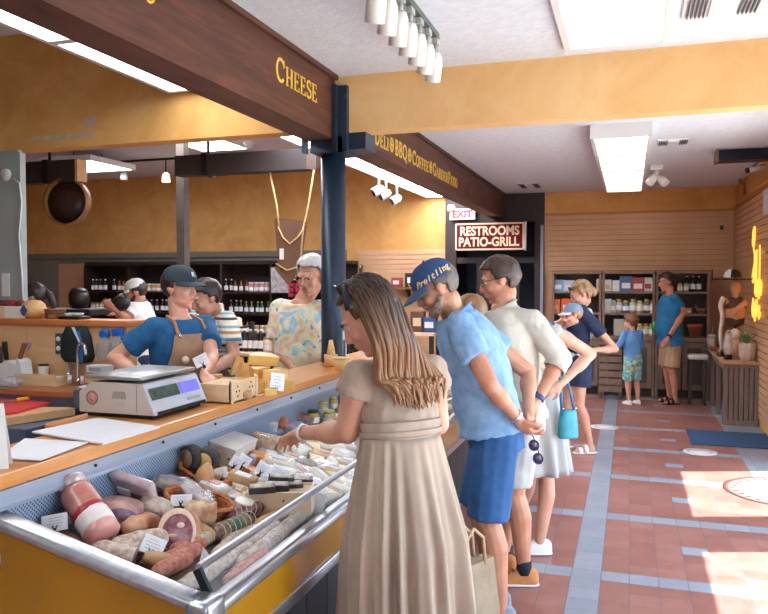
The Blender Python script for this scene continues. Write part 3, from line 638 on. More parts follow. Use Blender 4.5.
# ------------------------------------------------------------------ goods in the case
TILT = math.atan((DK0 - DK1) / (DX1 - DX0))
def deck_rot(rz, lean=(0, 0, 0)):
    return (Matrix.Rotation(TILT, 3, 'Y') @ Matrix.Rotation(R(rz), 3, 'Z') @ Euler([R(a) for a in lean]).to_matrix()).to_euler()
def on_deck(name, label, cat, px, py, rz=0, hc=.02, group=None, lift=0, lean=(0, 0, 0)):
    p = deck(px, py, hc + lift) - V(0, 0, hc); return thing(name, label, cat, p, deck_rot(rz, lean), group)
def log_on_deck(name, label, cat, a, b, r, group=None, lift=0, la=0):
    pa, pb = deck(a[0], a[1], r + lift + la), deck(b[0], b[1], r + lift); d = pb - pa
    x = d.normalized(); y = V(0, 0, 1).cross(x).normalized(); z = x.cross(y)
    t = thing(name, label, cat, (pa + pb) / 2, Matrix((x, y, z)).transposed().to_euler(), group); return t, d.length
def wob(k, ph, amp): return 1 + amp * (math.sin(k * 3.1 + ph) + .6 * math.sin(k * 7.3 + ph * 2.1))
def sausage(t, L, r, m, name='body', seed=0, taper=.5, x0=-.5, x1=.5, n=16, seg=16, amp=.03, flat0=False, flat1=False, squash=1):
    rings = []
    for i in range(n + 1):
        u = x0 + (x1 - x0) * i / n; v = i / n
        e = 1
        if not flat0 and v < .2: e *= math.sqrt(max(0, 1 - (1 - v / .2) ** 2)) * (1 - taper * .2) + .02
        if not flat1 and v > .8: e *= math.sqrt(max(0, 1 - ((v - .8) / .2) ** 2)) * (1 - taper * .2) + .02
        rings.append([V(u * L, r * e * wob(k * .4 + i * .3, seed, amp) * math.cos(2 * math.pi * k / seg), r * squash * e * wob(k * .4 + i * .3, seed + 1, amp) * math.sin(2 * math.pi * k / seg)) for k in range(seg)])
    return MB().loft(rings).obj(name, m, t)
def blob(w, l, h, seed=0, amp=.08, pw=.5, base=True):                 # soft rounded block standing on z = 0
    mb = MB(); mb.ell((0, 0, 0), 1, u=20, v=12); r_ = random.Random(seed); ph = [r_.uniform(0, 6) for _ in range(6)]
    for v in mb.bm.verts:
        c = v.co; s = lambda q: math.copysign(abs(q) ** pw, q)
        k = 1 + amp * math.sin(4 * c.x + ph[0]) * math.sin(5 * c.y + ph[1]) + amp * .6 * math.sin(9 * c.z + ph[2] + 4 * c.x)
        c.x, c.y, c.z = s(c.x) * w / 2 * k, s(c.y) * l / 2 * k, (s(c.z) * .5 + .5) * h * (.9 + .1 * k)
    return mb
mould = lambda n, a, b, **k: mat(n, a, b, rough=k.pop('rough', .75), scale=k.pop('scale', 40), bump=.4, bdist=.003, detail=6, **k)
M_SALW = mould('white_mould_salami_skin', (214, 196, 180), (162, 128, 112)); M_SALG = mould('grey_mould_skin', (212, 198, 184), (166, 146, 130))
M_SALR = mould('rosy_salami_skin', (206, 150, 132), (166, 92, 76)); M_TANSK = mould('tan_ham_skin', (216, 166, 128), (158, 98, 74), scale=18)
M_CUT = mat('marbled_cut_meat', (122, 62, 72), (176, 128, 132), rough=.35, scale=26, lo=.42, hi=.66, coat=.3)
M_CUTD = mat('dark_cut_meat', (92, 46, 58), (140, 92, 104), rough=.35, scale=34, lo=.4, hi=.7, coat=.3)
M_HAM = mat('pink_brown_ham', (196, 132, 116), (176, 104, 90), rough=.3, scale=20, coat=.5); M_PINK = mat('pale_pink_ham', (226, 170, 158), (208, 142, 134), rough=.35, scale=14, coat=.5)
M_FAT = mat('pale_fat', (232, 206, 184), (214, 178, 152), rough=.45, scale=18)
M_PAPER = mat('white_label_paper', (236, 236, 240), rough=.7); M_INK = mat('grey_ink', (168, 170, 182), rough=.7)
M_FILM = mat('cling_film', (236, 236, 240), rough=.12, trans=.0, alpha=.25, spec=.8)
M_VAC = mat('glossy_vacuum_plastic', (206, 190, 194), (172, 150, 158), rough=.15, scale=16, bump=.5, coat=.6)
M_CLIP = M_BLACKP
M_CHW = mat('ivory_cheese', (234, 220, 194), (222, 202, 170), rough=.5, scale=14); M_CHY = mat('yellow_cheese', (232, 190, 112), (220, 170, 88), rough=.45, scale=10)
M_CHO = mat('orange_cheese', (216, 140, 52), (200, 120, 40), rough=.4, scale=8); M_RINDB = mould('black_rind', (44, 42, 42), (78, 74, 70))
M_RINDW = mould('bloomy_white_rind', (236, 230, 220), (214, 204, 190)); M_RINDT = mould('tan_rind', (206, 170, 128), (180, 138, 96), scale=20)
M_WICK = mat('orange_wicker', (206, 118, 54), (166, 84, 36), rough=.55, scale=60, bump=.4); M_CRATE = wood('pale_crate_wood', (214, 178, 136), (230, 200, 160), .55, 'x', 4)
M_CRATEW = mat('whitewashed_crate', (226, 216, 204), (214, 200, 184), rough=.6, scale=6, stretch=(.2, 1, 1))
M_BOX = mat('beige_carton', (206, 184, 156), (196, 172, 144), rough=.7, scale=6)
M_TUB = mat('white_tub_plastic', (236, 230, 220), rough=.4)
M_GREEN = mat('dark_green_label', (26, 82, 60), (34, 98, 70), rough=.4, scale=20)
M_BRN = mat('brown_nutty', (150, 92, 48), (214, 164, 100), rough=.5, scale=70, bump=.6)

def price_card(px, py, w, h, tilt, rz, label, z=.0, on=None, group=None, roll=0):
    p = deck(px, py, h * .55 + z) - V(0, 0, h * .55 + z) if on is None else V(on)
    p = p + V(0, 0, z) if on is None else p
    w *= .88; h *= .88; t = thing('price_card', label, 'price card', p, 0, group); t.rotation_euler = Euler((R(-tilt), R(roll), R(rz)))
    b = .018
    MB().box((0, 0, b + h / 2), (w, .0016, h)).obj('card', M_PAPER, t)
    mb = MB(); r_ = random.Random(int(px * 7 + py))
    for k in range(4):
        ww = w * r_.uniform(.35, .75); mb.box((r_.uniform(-.06, .06) * w, -.0012, b + h * (.78 - k * .17)), (ww, .0005, h * .03))
    mb.obj('writing', M_INK, t)
    MB().box((0, .002, b * .5), (.016, .014, b), None, .003, 1).box((0, 0, b + .004), (.008, .006, .012), None, .002, 1).cone((-.003, 0, b + .006), (-.007, 0, b + .018), .002, seg=6).cone((.003, 0, b + .006), (.007, 0, b + .018), .002, seg=6).obj('clip', M_CLIP, t)
    return t
FACE = 20                                                              # cards face the customers and the camera

# --- near end: hams and salamis
t, L = log_on_deck('wrapped_salami', 'white paper wrapped roll at the near corner of the case', 'salami', (-6, 529), (60, 508), .033)
sausage(t, L, .034, mat('white_wrapping_paper', (232, 226, 222), (208, 198, 194), rough=.5, scale=14, bump=.4), seed=1, amp=.02, squash=.9)
MB().box((.02, -.0, .031), (.06, .03, .004)).obj('label', mat('pale_blue_label', (196, 200, 220), rough=.5), t)
p = deck(70, 506, .05); q_ = deck(108, 534, .05)
t, L = log_on_deck('deli_ham', 'large pink ham loaf in clear wrap with a red and white label', 'ham', (72, 487), (106, 538), .052, lift=.0, la=.075)
sausage(t, L, .054, M_HAM, seed=2, amp=.012, x1=.12, flat1=True)
sausage(t, L, .0555, mat('white_ham_label', (236, 226, 222), (228, 214, 210), rough=.35, scale=8), 'label', seed=2, amp=.012, x0=.08, x1=.33, flat0=True, flat1=True, n=6)
sausage(t, L, .0558, mat('red_label_print', (166, 36, 48), rough=.35), 'label_band', seed=2, amp=.012, x0=.0, x1=.09, flat0=True, flat1=True, n=4)
sausage(t, L, .054, M_PINK, 'cut_end', seed=2, amp=.012, x0=.25, x1=.5, flat0=True, n=8)
MB().ell((-.5 * L, 0, .01), (.03, .045, .05)).obj('wrap_end', M_VAC, t)
t = on_deck('ham_packet', 'flat pale pink ham packet leaning against the large ham loaf', 'ham', 87, 533, 20, .05, lean=(0, -62, 30))
MB().loft([[V(x * w, y * h, 0) for x, y in ((-.5, -.42), (-.3, -.5), (.3, -.5), (.5, -.42), (.5, .3), (.2, .5), (-.2, .5), (-.5, .3))] for w, h in ((.07, .11), (.085, .13), (.085, .13), (.07, .11))]).obj('body', M_PINK, t)
for k, v in enumerate(t.children[0].data.vertices): v.co.z = (-.016, -.009, .009, .016)[k // 8]
t, L = log_on_deck('snack_packet', 'small dark blue and red packet behind the nearest price card', 'packet', (66, 520), (84, 514), .015)
MB().box((0, 0, 0), (L, .06, .025), None, .008, 2).obj('body', mat('blue_packet', (44, 72, 140), (190, 60, 60), rough=.35, scale=14), t)
t, L = log_on_deck('smoked_sausage', 'stubby brown smoked sausage end below the nearest price card', 'sausage', (60, 534), (80, 546), .018)
sausage(t, L, .02, mat('brown_smoked_skin', (136, 82, 54), (176, 120, 84), rough=.4, scale=30), seed=4)
t, L = log_on_deck('salami', 'thick mouldy salami with a dark cut end at the near rail', 'salami', (92, 550), (132, 559), .034)
sausage(t, L * 1.1, .036, M_SALW, seed=5, amp=.04, flat1=True)
MB().lathe([(.001, .001), (.033, .001), (.033, -.004), (.001, -.004)], 18, (L * .55, 0, 0), basis(V(1, 0, 0))).obj('cut_face', M_CUTD, t)
t, L = log_on_deck('salami', 'pale mouldy salami lying behind the dark cut salami', 'salami', (108, 549), (168, 536), .03, lift=.012)
sausage(t, L, .034, M_SALW, seed=8, amp=.05)
t = on_deck('cured_ham', 'half cured ham with purple cut face and pale fat in plastic', 'ham', 117, 508, 25, .05)
blob(.16, .12, .085, 11, .07, .75).obj('body', mat('film_wrapped_ham', (206, 160, 140), (134, 92, 104), rough=.2, scale=12, coat=.6, bump=.3), t)
MB().ell((.02, -.052, .042), (.06, .014, .036)).obj('cut_face', mat('violet_cut_meat', (104, 82, 110), (150, 122, 146), rough=.25, scale=18, coat=.5), t)
t = on_deck('cured_ham', 'small dark red piece of cured meat below the purple faced ham', 'ham', 117, 522, 25, .03)
blob(.12, .09, .05, 12, .1, .8).obj('body', M_CUTD, t)
t = on_deck('meat_packet', 'vacuum packed sliced meat leaning on the steel back of the case', 'packet', 138, 486, 15, .06, lean=(38, 0, -8))
MB().box((0, 0, .075), (.17, .035, .17), None, .014, 2).obj('body', M_VAC, t)
MB().box((-.01, -.014, .055), (.10, .012, .08), None, .006, 2).obj('meat', M_CUT, t)
MB().box((-.03, -.017, .085), (.05, .012, .04), None, .002, 1).obj('label', M_PAPER, t)
t = on_deck('salami', 'knobbly white mouldy salami lump behind the big ham', 'salami', 153, 507, 10, .04)
blob(.13, .10, .075, 14, .12, .9).obj('body', M_SALG, t)
t, L = log_on_deck('green_packet', 'slim green packet lying behind the big ham', 'packet', (132, 522), (156, 513), .014, lift=.02)
MB().box((0, 0, 0), (L, .05, .02), None, .007, 2).obj('body', M_GREEN, t)
p = deck(177, 531, .068); t = thing('prosciutto', 'big dry cured ham with a broad dark red cut face', 'ham', p)
fn = V(.42, -.86, .28).normalized(); fb = basis(fn)
mb = MB(); rg = []
for i in range(14):
    v = i / 13; c = -fn * (.20 * v) + V(.0, .0, -.02 * v) + V(.03, 0, 0) * v * v; k_ = 1.0 if v < .55 else max(.05, 1 - ((v - .55) / .45) ** 2 * .9)
    rg.append([c + fb @ V(.061 * k_ * wob(j * .4, 15 + v, .05) * math.cos(a_), 0.072 * k_ * wob(j * .4, 16 + v, .05) * math.sin(a_), 0) for j, a_ in enumerate([2 * math.pi * q / 24 for q in range(24)])])
mb.loft(rg).obj('body', M_TANSK, t)
MB().ell(fn * .002, (.061, .072, .006), fb, 26, 8).obj('fat', M_FAT, t)
MB().ell(fn * .005 + fb @ V(.002, -.004, 0), (.050, .060, .006), fb, 24, 8).obj('cut_face', M_CUT, t)
MB().ell(fn * .0085 + fb @ V(.012, .018, 0), (.014, .010, .004), fb, 12, 6).ell(fn * .0085 + fb @ V(-.012, -.012, 0), (.018, .006, .004), fb, 12, 6).obj('fat_seam', M_FAT, t)
t, L = log_on_deck('prosciutto', 'long tan ham shank lying left of the big cut ham', 'ham', (122, 530), (158, 520), .03, lift=.012)
sausage(t, L, .034, M_TANSK, seed=17, amp=.07, taper=.9)
t, L = log_on_deck('prosciutto', 'pale speckled ham end behind the big cut ham', 'ham', (183, 512), (214, 514), .04, lift=.02)
sausage(t, L, .042, mould('speckled_pale_skin', (226, 196, 160), (150, 100, 74), scale=16), seed=19, amp=.05, flat1=True)
for i, (a, b, m, nm) in enumerate([((152, 574), (192, 557), M_SALR, 'reddish salami stick beside the near rail, lowest of three'), ((160, 562), (202, 548), M_SALR, 'reddish salami stick beside the near rail, middle of three'), ((170, 552), (206, 541), M_SALR, 'reddish salami stick beside the near rail, farthest of three'),
        ((176, 590), (222, 566), M_SALG, 'grey pale salami stick behind the glass, nearest the corner'), ((206, 572), (252, 545), M_SALW, 'whitish salami stick behind the glass, second from the corner'), ((212, 556), (262, 530), M_SALG, 'pale salami stick behind the glass, third from the corner'), ((240, 548), (280, 524), M_SALW, 'pale salami stick behind the glass, farthest along the rail'),
        ((236, 566), (290, 528), M_SALW, 'whitish salami stick right along the glass, nearer the corner'), ((262, 545), (312, 508), M_SALG, 'pale salami stick right along the glass, nearer the crate'), ((252, 530), (286, 511), M_RINDT, 'short tan salami stick in front of the crate'), ((290, 520), (330, 494), M_SALW, 'whitish salami stick along the glass beyond the crate'), ((224, 584), (270, 552), M_SALR, 'rosy salami stick along the glass near the corner'), ((186, 548), (210, 536), M_SALG, 'short grey sausage under the big cut ham'), ((142, 558), (172, 562), M_RINDT, 'short tan sausage right of the dark cut salami'),
        ((196, 527), (214, 540), M_RINDT, 'short brown sausage end beside the netted salami')]):
    t, L = log_on_deck('salami_stick', nm, 'salami', a, b, .024, 'salami sticks by the rail')
    sausage(t, L, .026, m, seed=20 + i, amp=.05)
for i, (a, b, nm) in enumerate([((212, 537), (252, 520), 'thick netted salami with a dark green label'), ((226, 517), (264, 505), 'dark netted salami behind the green labelled one'), ((222, 546), (264, 528), 'grey netted salami in front of the green labelled one')]):
    t, L = log_on_deck('netted_salami', nm, 'salami', a, b, .03)
    sausage(t, L, (.034, .026, .026)[i], (mould('dark_netted_skin', (84, 66, 56), (150, 124, 104), scale=60), M_CUTD, M_SALG)[i], seed=40 + i, amp=.05)
    if i == 0: sausage(t, L, .0352, M_GREEN, 'label', seed=40, amp=.05, x0=-.18, x1=.12, flat0=True, flat1=True, n=6)
    mb = MB()
    for k in range(7):
        x = (-.38 + k * .127) * L; mb.tube([V(x + .01 * math.sin(a_), math.cos(a_) * (.036, .028, .028)[i], math.sin(a_) * (.036, .028, .028)[i]) for a_ in [2 * math.pi * j / 14 for j in range(15)]], .0018, 4)
    mb.obj('netting', mat('pale_string', (206, 190, 160), rough=.9), t)

# --- baskets with dark cheeses and bread bags
def basket(label, px, py, rx, ry, h, rz=0, lift=0):
    t = on_deck('wicker_basket', label, 'basket', px, py, rz, h / 2, lift=lift); mb = MB(); N = 40
    for k in range(int(h / .009)):
        f = .86 + .14 * k * .009 / h
        mb.tube([V(rx * f * math.cos(a), ry * f * math.sin(a), .006 + k * .009) + V(math.cos(a), math.sin(a), 0) * .003 * (1 if (j + k) % 2 else -1) for j, a in enumerate([2 * math.pi * j / N for j in range(N + 1)])], .0048, 5)
    mb.obj('weave', M_WICK, t)
    MB().tube([V(rx * 1.03 * math.cos(a), ry * 1.03 * math.sin(a), h + .003 * math.sin(8 * a)) for a in [2 * math.pi * j / N for j in range(N + 1)]], .0085, 6).obj('rim', M_WICK, t)
    MB().lathe([(.001, 0), (1, 0), (1, .004), (.001, .004)], 24).obj('base', M_WICK, t).scale = (rx * .86, ry * .86, 1)
    return t
basket('orange wicker basket holding dark rind cheeses at the back of the case', 206, 478, .115, .085, .055, 8)
basket('orange wicker basket with a bread bag beside the white tubs', 196, 505, .12, .085, .05, 18)
def half_wheel(label, px, py, r, w, rz, lift, m, mc):
    t = on_deck('rind_cheese', label, 'cheese', px, py, rz, r, lift=lift)
    MB().lathe([(r * .9, -w / 2), (r, -w * .3), (r, w * .3), (r * .9, w / 2), (.001, w / 2)][:4] , 26, (0, 0, r), basis(V(0, 1, 0))).obj('rind', m, t)
    MB().lathe([(.001, 0), (r * .72, 0), (r * .7, .004), (.001, .005)], 22, (0, -w / 2, r), basis(V(0, -1, 0))).obj('cut_face', mc, t); return t
half_wheel('dark rind cheese with a creamy yellow cut face in the basket', 204, 459, .05, .07, 8, .03, M_RINDB, mat('cream_yellow_face', (236, 206, 136), (222, 180, 104), rough=.5, scale=20))
half_wheel('dark striped rind cheese leaning in the basket at its left', 188, 457, .05, .06, -12, .03, M_RINDB, mat('brown_striped_face', (92, 64, 50), (178, 140, 110), rough=.5, scale=30, stretch=(1, 1, .2)))
t = on_deck('pear_cheese', 'tan pear shaped cheese standing before the dark rind cheeses', 'cheese', 203, 475, 0, .04, lift=.03)
MB().lathe([(.001, 0), (.03, .003), (.04, .03), (.034, .055), (.018, .08), (.01, .09), (.001, .092)], 18).obj('body', mat('smoked_tan_skin', (214, 164, 108), (190, 132, 80), rough=.35, scale=10, coat=.3), t)
for i, (px, py, rz, ln, nm) in enumerate([(172, 480, 30, 10, 'clear bag of round biscuits at the back of the case'), (190, 487, -30, 18, 'clear bag with a tan bread roll lying on the basket'), (203, 497, -38, 12, 'long clear bag of flat bread leaning out of the lower basket')]):
    t = on_deck('bread_bag', nm, 'bread bag', px, py, rz, .03, lift=.03, lean=(ln, 0, 0))
    blob(.15, .075, .04, 50 + i, .14, .6).obj('bag', mat('crinkled_clear_bag', (214, 214, 222), (190, 188, 198), rough=.1, scale=30, bump=.8, alpha=.42, coat=.5), t)
    for k in range(3): MB().ell((-.045 + .042 * k, 0, .018), (.021, .026, .013)).obj('bread', M_BRN if k % 2 else M_RINDT, t)
# --- boxes and crates
t = on_deck('wooden_box', 'whitewashed wooden box with nail holes at the back of the case', 'box', 228, 450, 4, .045)
MB().bx(-.07, .07, -.11, .11, 0, .085, .002, 1).obj('body', M_CRATEW, t)
MB().bx(-.072, .072, -.112, .112, .086, .098, .002, 1).obj('lid', mat('pale_grey_lid', (214, 212, 210), (196, 192, 190), rough=.6, scale=6), t)
for y_ in (-.05, .05): MB().cone((.0705, y_, .05), (.0715, y_, .05), .005, seg=10).obj('hole', M_BLACKP, t)
for y_ in (-.045, .045): MB().cone((y_, -.1105, .05), (y_, -.1115, .05), .005, seg=10).obj('hole', M_BLACKP, t)
t = on_deck('carton', 'low beige carton box beside the whitewashed box', 'box', 209, 452, 4, .03, lift=.012)
MB().bx(-.055, .055, -.06, .06, 0, .06, .003, 1).obj('body', M_BOX, t); MB().bx(-.035, .035, -.061, -.0595, .012, .045).obj('label', mat('grey_taupe', (170, 160, 150), rough=.7), t)
t = on_deck('wooden_crate', 'tan wooden crate topped with black rind cheeses behind the glass', 'crate', 281, 502, 12, .04); t.rotation_euler = (0, 0, R(18)); t.location.z += .012
CR = t
MB().bx(-.125, .125, -.075, .075, 0, .008).bx(-.125, .125, -.075, -.066, .008, .085).bx(-.125, .125, .066, .075, .008, .085).bx(-.125, -.116, -.066, .066, .008, .085).bx(.116, .125, -.066, .066, .008, .085).obj('body', mat('tan_crate_wood', (216, 190, 158), (228, 204, 174), rough=.6, scale=8, stretch=(.2, 1, 1)), t)
MB().bx(-.114, .114, -.064, .064, .07, .078).obj('tray', M_BOX, t)
for x_ in (-.08, .02): MB().cone((x_, -.0755, .055), (x_, -.0765, .055), .004, seg=8).obj('hole', M_BLACKP, t)
def wedge(t, w, l, h, m, mr, rind='rind'):
    MB().prism([(-w / 2, l / 2, 0), (w / 2, l / 2, 0), (0.06 * w, -l / 2, 0), (-.06 * w, -l / 2, 0)], (0, 0, h)).obj('body', m, t)
    MB().bx(-w / 2 - .001, w / 2 + .001, l / 2, l / 2 + .004, 0, h, .001).bx(-w * .5, w * .5, l * .3, l / 2, h, h + .003).obj(rind, mr, t)
for i, (px, py, rz, lean) in enumerate([(262, 488, -58, 14), (276, 486, -64, 10), (290, 485, -60, 12), (281, 478, -62, 8), (300, 480, -64, 10)]):
    t = on_deck('rind_cheese', 'black rind cheese slab on the tan crate, ' + ['leftmost', 'second from the left', 'fourth from the left', 'third, lying behind the others', 'rightmost, farthest back'][i], 'cheese', px, py, rz, .015, 'black rind cheeses', lift=.088 + .012 * (i == 3), lean=(lean, 0, 0))
    MB().bx(-.022, .022, -.05, .05, 0, .026, .004, 2).obj('rind', M_RINDB, t)
    MB().bx(-.0205, .0205, -.046, .046, .024, .028, .002, 1).obj('body', mat('pale_grey_cheese', (206, 198, 180), (120, 112, 104), rough=.5, scale=30), t)
# --- cheeses
t = on_deck('cheese_block', 'bright orange cheese block with wrapped top near the whitewashed box', 'cheese', 258, 459, 20, .03)
MB().box((0, 0, .028), (.075, .08, .056), None, .004, 2).obj('body', M_CHO, t); MB().box((-.03, -.035, .035), (.03, .03, .045), (0, 0, .3), .004, 1).obj('label', mat('mauve_label', (196, 176, 190), rough=.5), t)
t = on_deck('cheese_block', 'smaller orange cheese piece right of the bright block', 'cheese', 250, 471, -15, .02); MB().box((0, 0, .018), (.06, .05, .036), None, .004, 2).obj('body', M_CHO, t)
t = on_deck('nut_cake', 'brown nut cake slab in clear wrap beside the whitewashed box', 'cake', 263, 441, 10, .04, lift=.02)
MB().box((0, 0, .035), (.12, .07, .07), None, .006, 2).obj('body', M_BRN, t); MB().box((0, 0, .036), (.126, .076, .076), None, .008, 2).obj('wrap', M_FILM, t)
def cheese(px, py, kind, label, s=1.0, rz=0, group=None, seed=0, lift=0):
    s *= 1.22; t = on_deck('cheese', label, 'cheese', px, py, rz, .022 * s, group, lift)
    if kind == 'wedge': wedge(t, .08 * s, .11 * s, .045 * s, M_CHW, M_RINDT)
    elif kind == 'yellow': wedge(t, .085 * s, .11 * s, .045 * s, M_CHY, M_RINDT)
    elif kind == 'round':
        r = .05 * s; MB().lathe([(.001, 0), (r * .95, 0), (r, .006), (r, .03 * s), (r * .94, .036 * s), (.001, .037 * s)], 24).obj('rind', M_RINDW, t)
        MB().lathe([(.001, .0375 * s), (r * .5, .0375 * s), (r * .5, .039 * s), (.001, .039 * s)], 16).obj('label', M_PAPER, t)
    elif kind == 'pack':
        blob(.095 * s, .07 * s, .042 * s, seed, .05, .28).obj('body', [M_CHW, M_RINDW, M_CHY][seed % 3], t); blob(.099 * s, .074 * s, .045 * s, seed, .05, .28).obj('wrap', M_FILM, t); MB().box((0, 0, .045 * s), (.04 * s, .028 * s, .003), None).obj('label', [M_PAPER, mat('red_cheese_label', (200, 150, 146), rough=.5), M_PAPER, mat('blue_cheese_label', (186, 192, 212), rough=.5)][seed % 4], t)
    elif kind == 'block':
        MB().box((0, 0, .018 * s), (.09 * s, .045 * s, .036 * s), None, .004, 2).obj('body', M_RINDT if seed % 2 else M_CHW, t)
        MB().box((0, 0, .0365 * s), (.05 * s, .03 * s, .002)).obj('label', M_PAPER, t)
    elif kind == 'grey':
        blob(.085 * s, .06 * s, .045 * s, seed, .05, .5).obj('rind', mould('ash_grey_rind', (168, 162, 156), (132, 126, 120)), t)
        MB().box((0, -.029 * s, .022 * s), (.06 * s, .004, .03 * s), None, .001, 1).obj('body', M_CHW, t)
    elif kind == 'log':
        sausage(t, .13 * s, .024 * s, M_RINDW, 'body', seed, amp=.03).location = (0, 0, .024 * s); MB().box((0, 0, .047 * s), (.04, .02, .002)).obj('label', M_PAPER, t)
    return t
named = [(241, 478, 'block', 'small tan cheese block topping the stack beside the white tubs', 1, 8, 1, .05), (239, 487, 'block', 'ivory cheese block under the small tan block', 1.1, -6, 0, .012), (242, 494, 'block', 'tan cheese block at the bottom of the stack beside the tubs', 1.1, 4, 1, 0),
    (276, 464, 'pack', 'creamy wrapped cheese in front of the nut cake', 1.2, 20, 3, 0), (303, 466, 'grey', 'ash grey rind cheese in the middle of the white cheeses', 1.1, 15, 4, 0), (322, 457, 'pack', 'white wrapped cheese with a red mark near the wooden shelf edge', 1.1, 10, 5, .0),
    (342, 455, 'round', 'round white cheese by the dress, at the back of the case', 1.0, 0, 6, .02), (292, 448, 'pack', 'wrapped white cheese just below the reaching hand', 1.0, -10, 7, .03), (281, 447, 'wedge', 'ivory cheese wedge under the reaching fingers', 1.0, 35, 8, .03), (338, 472, 'wedge', 'ivory wedge behind the glass near the dress', .9, 40, 9, .0),
    (226, 478, 'block', 'tan cheese slab just behind the leaning price cards', 1, 30, 1, .02), (222, 493, 'pack', 'round creamy cheese in film by the lower basket', .9, 0, 12, .0), (212, 488, 'pack', 'loosely wrapped cheese between the two baskets', .9, 0, 13, .02)]
for px, py, k, nm, s, rz, sd, lf in named: cheese(px, py, k, nm, s, rz, None, sd, lf)
r_ = random.Random(3)
for i, (px, py) in enumerate([(292, 460), (313, 462), (330, 464), (284, 472), (300, 474), (316, 473), (330, 473), (268, 474), (312, 450), (330, 448), (300, 452), (345, 464), (318, 482), (322, 468), (306, 482), (335, 481), (348, 474), (268, 455), (312, 488), (328, 484), (342, 480), (300, 492), (322, 496), (336, 490), (348, 484), (308, 500), (275, 482), (262, 480), (258, 496), (246, 505), (318, 478), (290, 466), (345, 446), (322, 440)]):
    cheese(px, py, ['pack', 'wedge', 'log', 'round', 'pack', 'block', 'pack'][i % 7], 'pale wrapped cheese in the crowd of cheeses before the dress', r_.uniform(.85, 1.1), r_.uniform(-60, 60), 'crowd of white cheeses', (i * 3 + 1) | 0, .0 if i % 3 else .012)
r_ = random.Random(5)
for i in range(46):                                                    # the rest of the case, on behind the customers
    y = 3.95 + (i // 4) * .19; x = -1.58 + (i % 4) * .115 + r_.uniform(-.015, .015)
    t = cheese(300, 450, ['pack', 'wedge', 'round', 'log', 'block', 'yellow'][i * 5 % 6], 'pale cheese farther along the case behind the standing customers', r_.uniform(.8, 1.05), r_.uniform(-80, 80), 'cheeses farther along the case', i)
    t.location = (x, y, deckz(x))
t = on_deck('brown_packet', 'round brown smoked cheese in clear wrap behind the reaching hand', 'cheese', 280, 425, 0, .035, lift=.0)
MB().ell((0, 0, .04), (.045, .04, .04)).obj('body', mat('amber_smoked_skin', (150, 80, 44), (186, 112, 66), rough=.25, scale=8, coat=.5), t); MB().box((.07, 0, .03), (.08, .06, .05), None, .01, 2).obj('wrap', M_VAC, t)
t = on_deck('grey_packet', 'pale grey packet against the steel back above the nut cake', 'packet', 265, 427, 6, .035); MB().box((0, 0, .035), (.10, .05, .07), None, .008, 2).obj('body', mat('pale_grey_packet', (196, 196, 198), (170, 172, 176), rough=.35, scale=10), t)
for i, (px, py) in enumerate([(290, 417), (302, 419)]):
    t = on_deck('meat_packet', ['dark vacuum pack lying behind the smoked cheese', 'brown vacuum pack next to the olive jars'][i], 'packet', px, py, 10, .03); MB().box((0, 0, .03), (.11, .06, .06), (0, .2, 0), .01, 2).obj('body', mat('dark_wrapped_meat', (110, 74, 72), (168, 140, 140), rough=.2, scale=24, coat=.6), t)
# --- tubs and jars
def tub(label, px, py, r, h, lift=0, group=None, m=None):
    t = on_deck('tub', label, 'tub', px, py, 0, h / 2, group, lift)
    MB().lathe([(.001, 0), (r * .86, 0), (r * .96, h * .8), (.001, h * .8)], 22).obj('body', m or M_TUB, t)
    MB().lathe([(.001, h * .8), (r, h * .8), (r * 1.03, h * .86), (r * 1.03, h * .97), (r * .97, h), (.001, h)], 22).obj('lid', mat('cream_lid', (240, 236, 228), rough=.35), t); return t
tub('white lidded tub standing before the tan cheese stack', 241, 507, .034, .06); tub('lower white tub behind the front tub', 233, 499, .032, .045); tub('small cream tub behind the glass near the dress', 326, 492, .03, .03); tub('cream cup behind the glass, nearer the crate', 312, 497, .03, .03, .02); tub('white paper cup standing among the cheeses by the glass', 337, 486, .026, .05)
def jar(label, p, r, h, mc, ml, group=None):
    t = thing('jar', label, 'jar', p, 0, group)
    MB().lathe([(.001, 0), (r, .002), (r, h * .72), (r * .8, h * .84), (.001, h * .84)], 20).obj('body', mc, t)
    MB().lathe([(.001, h * .84), (r * .86, h * .84), (r * .86, h), (.001, h)], 20).obj('lid', ml, t)
    MB().lathe([(r * 1.01, h * .2), (r * 1.01, h * .55)], 20, cap=False).obj('label', M_PAPER, t); return t
M_OLV = mat('yellow_olive_jar', (196, 168, 60), (150, 130, 40), rough=.1, scale=40, coat=.6); M_GOLDLID = mat('gold_lid', (206, 186, 120), rough=.3, metal=.7); M_DKLID = mat('dark_lid', (40, 46, 40), rough=.35)
for i, (px, py) in enumerate([(313, 418), (322, 409), (332, 404), (329, 418), (342, 415), (345, 402), (340, 426)]):
    p = deck(px, py, .04); p.z = deckz(p.x)
    jar('jar of yellow pickles at the back of the case, ' + ['leftmost in front', 'second, behind the front pair', 'third, under the counter edge', 'front right of the pickle jars', 'beside the dress', 'farthest by the dress', 'nearest the forearm'][i], p, .036, .085, M_OLV if i % 2 == 0 else mat('pale_pickle_jar', (206, 196, 150), (180, 168, 110), rough=.1, scale=30, coat=.6), M_DKLID if i in (0,) else M_GOLDLID, 'pickle jars')
for i, (px, py) in enumerate([(302, 410), (296, 412)]):
    p = deck(px, py, .03); p.z = deckz(p.x); jar(['dark jar left of the yellow pickle jars', 'dark jar farthest left of the pickles'][i], p, .03, .06, mat('dark_relish', (52, 44, 36), (70, 60, 44), rough=.1, coat=.6), M_DKLID)
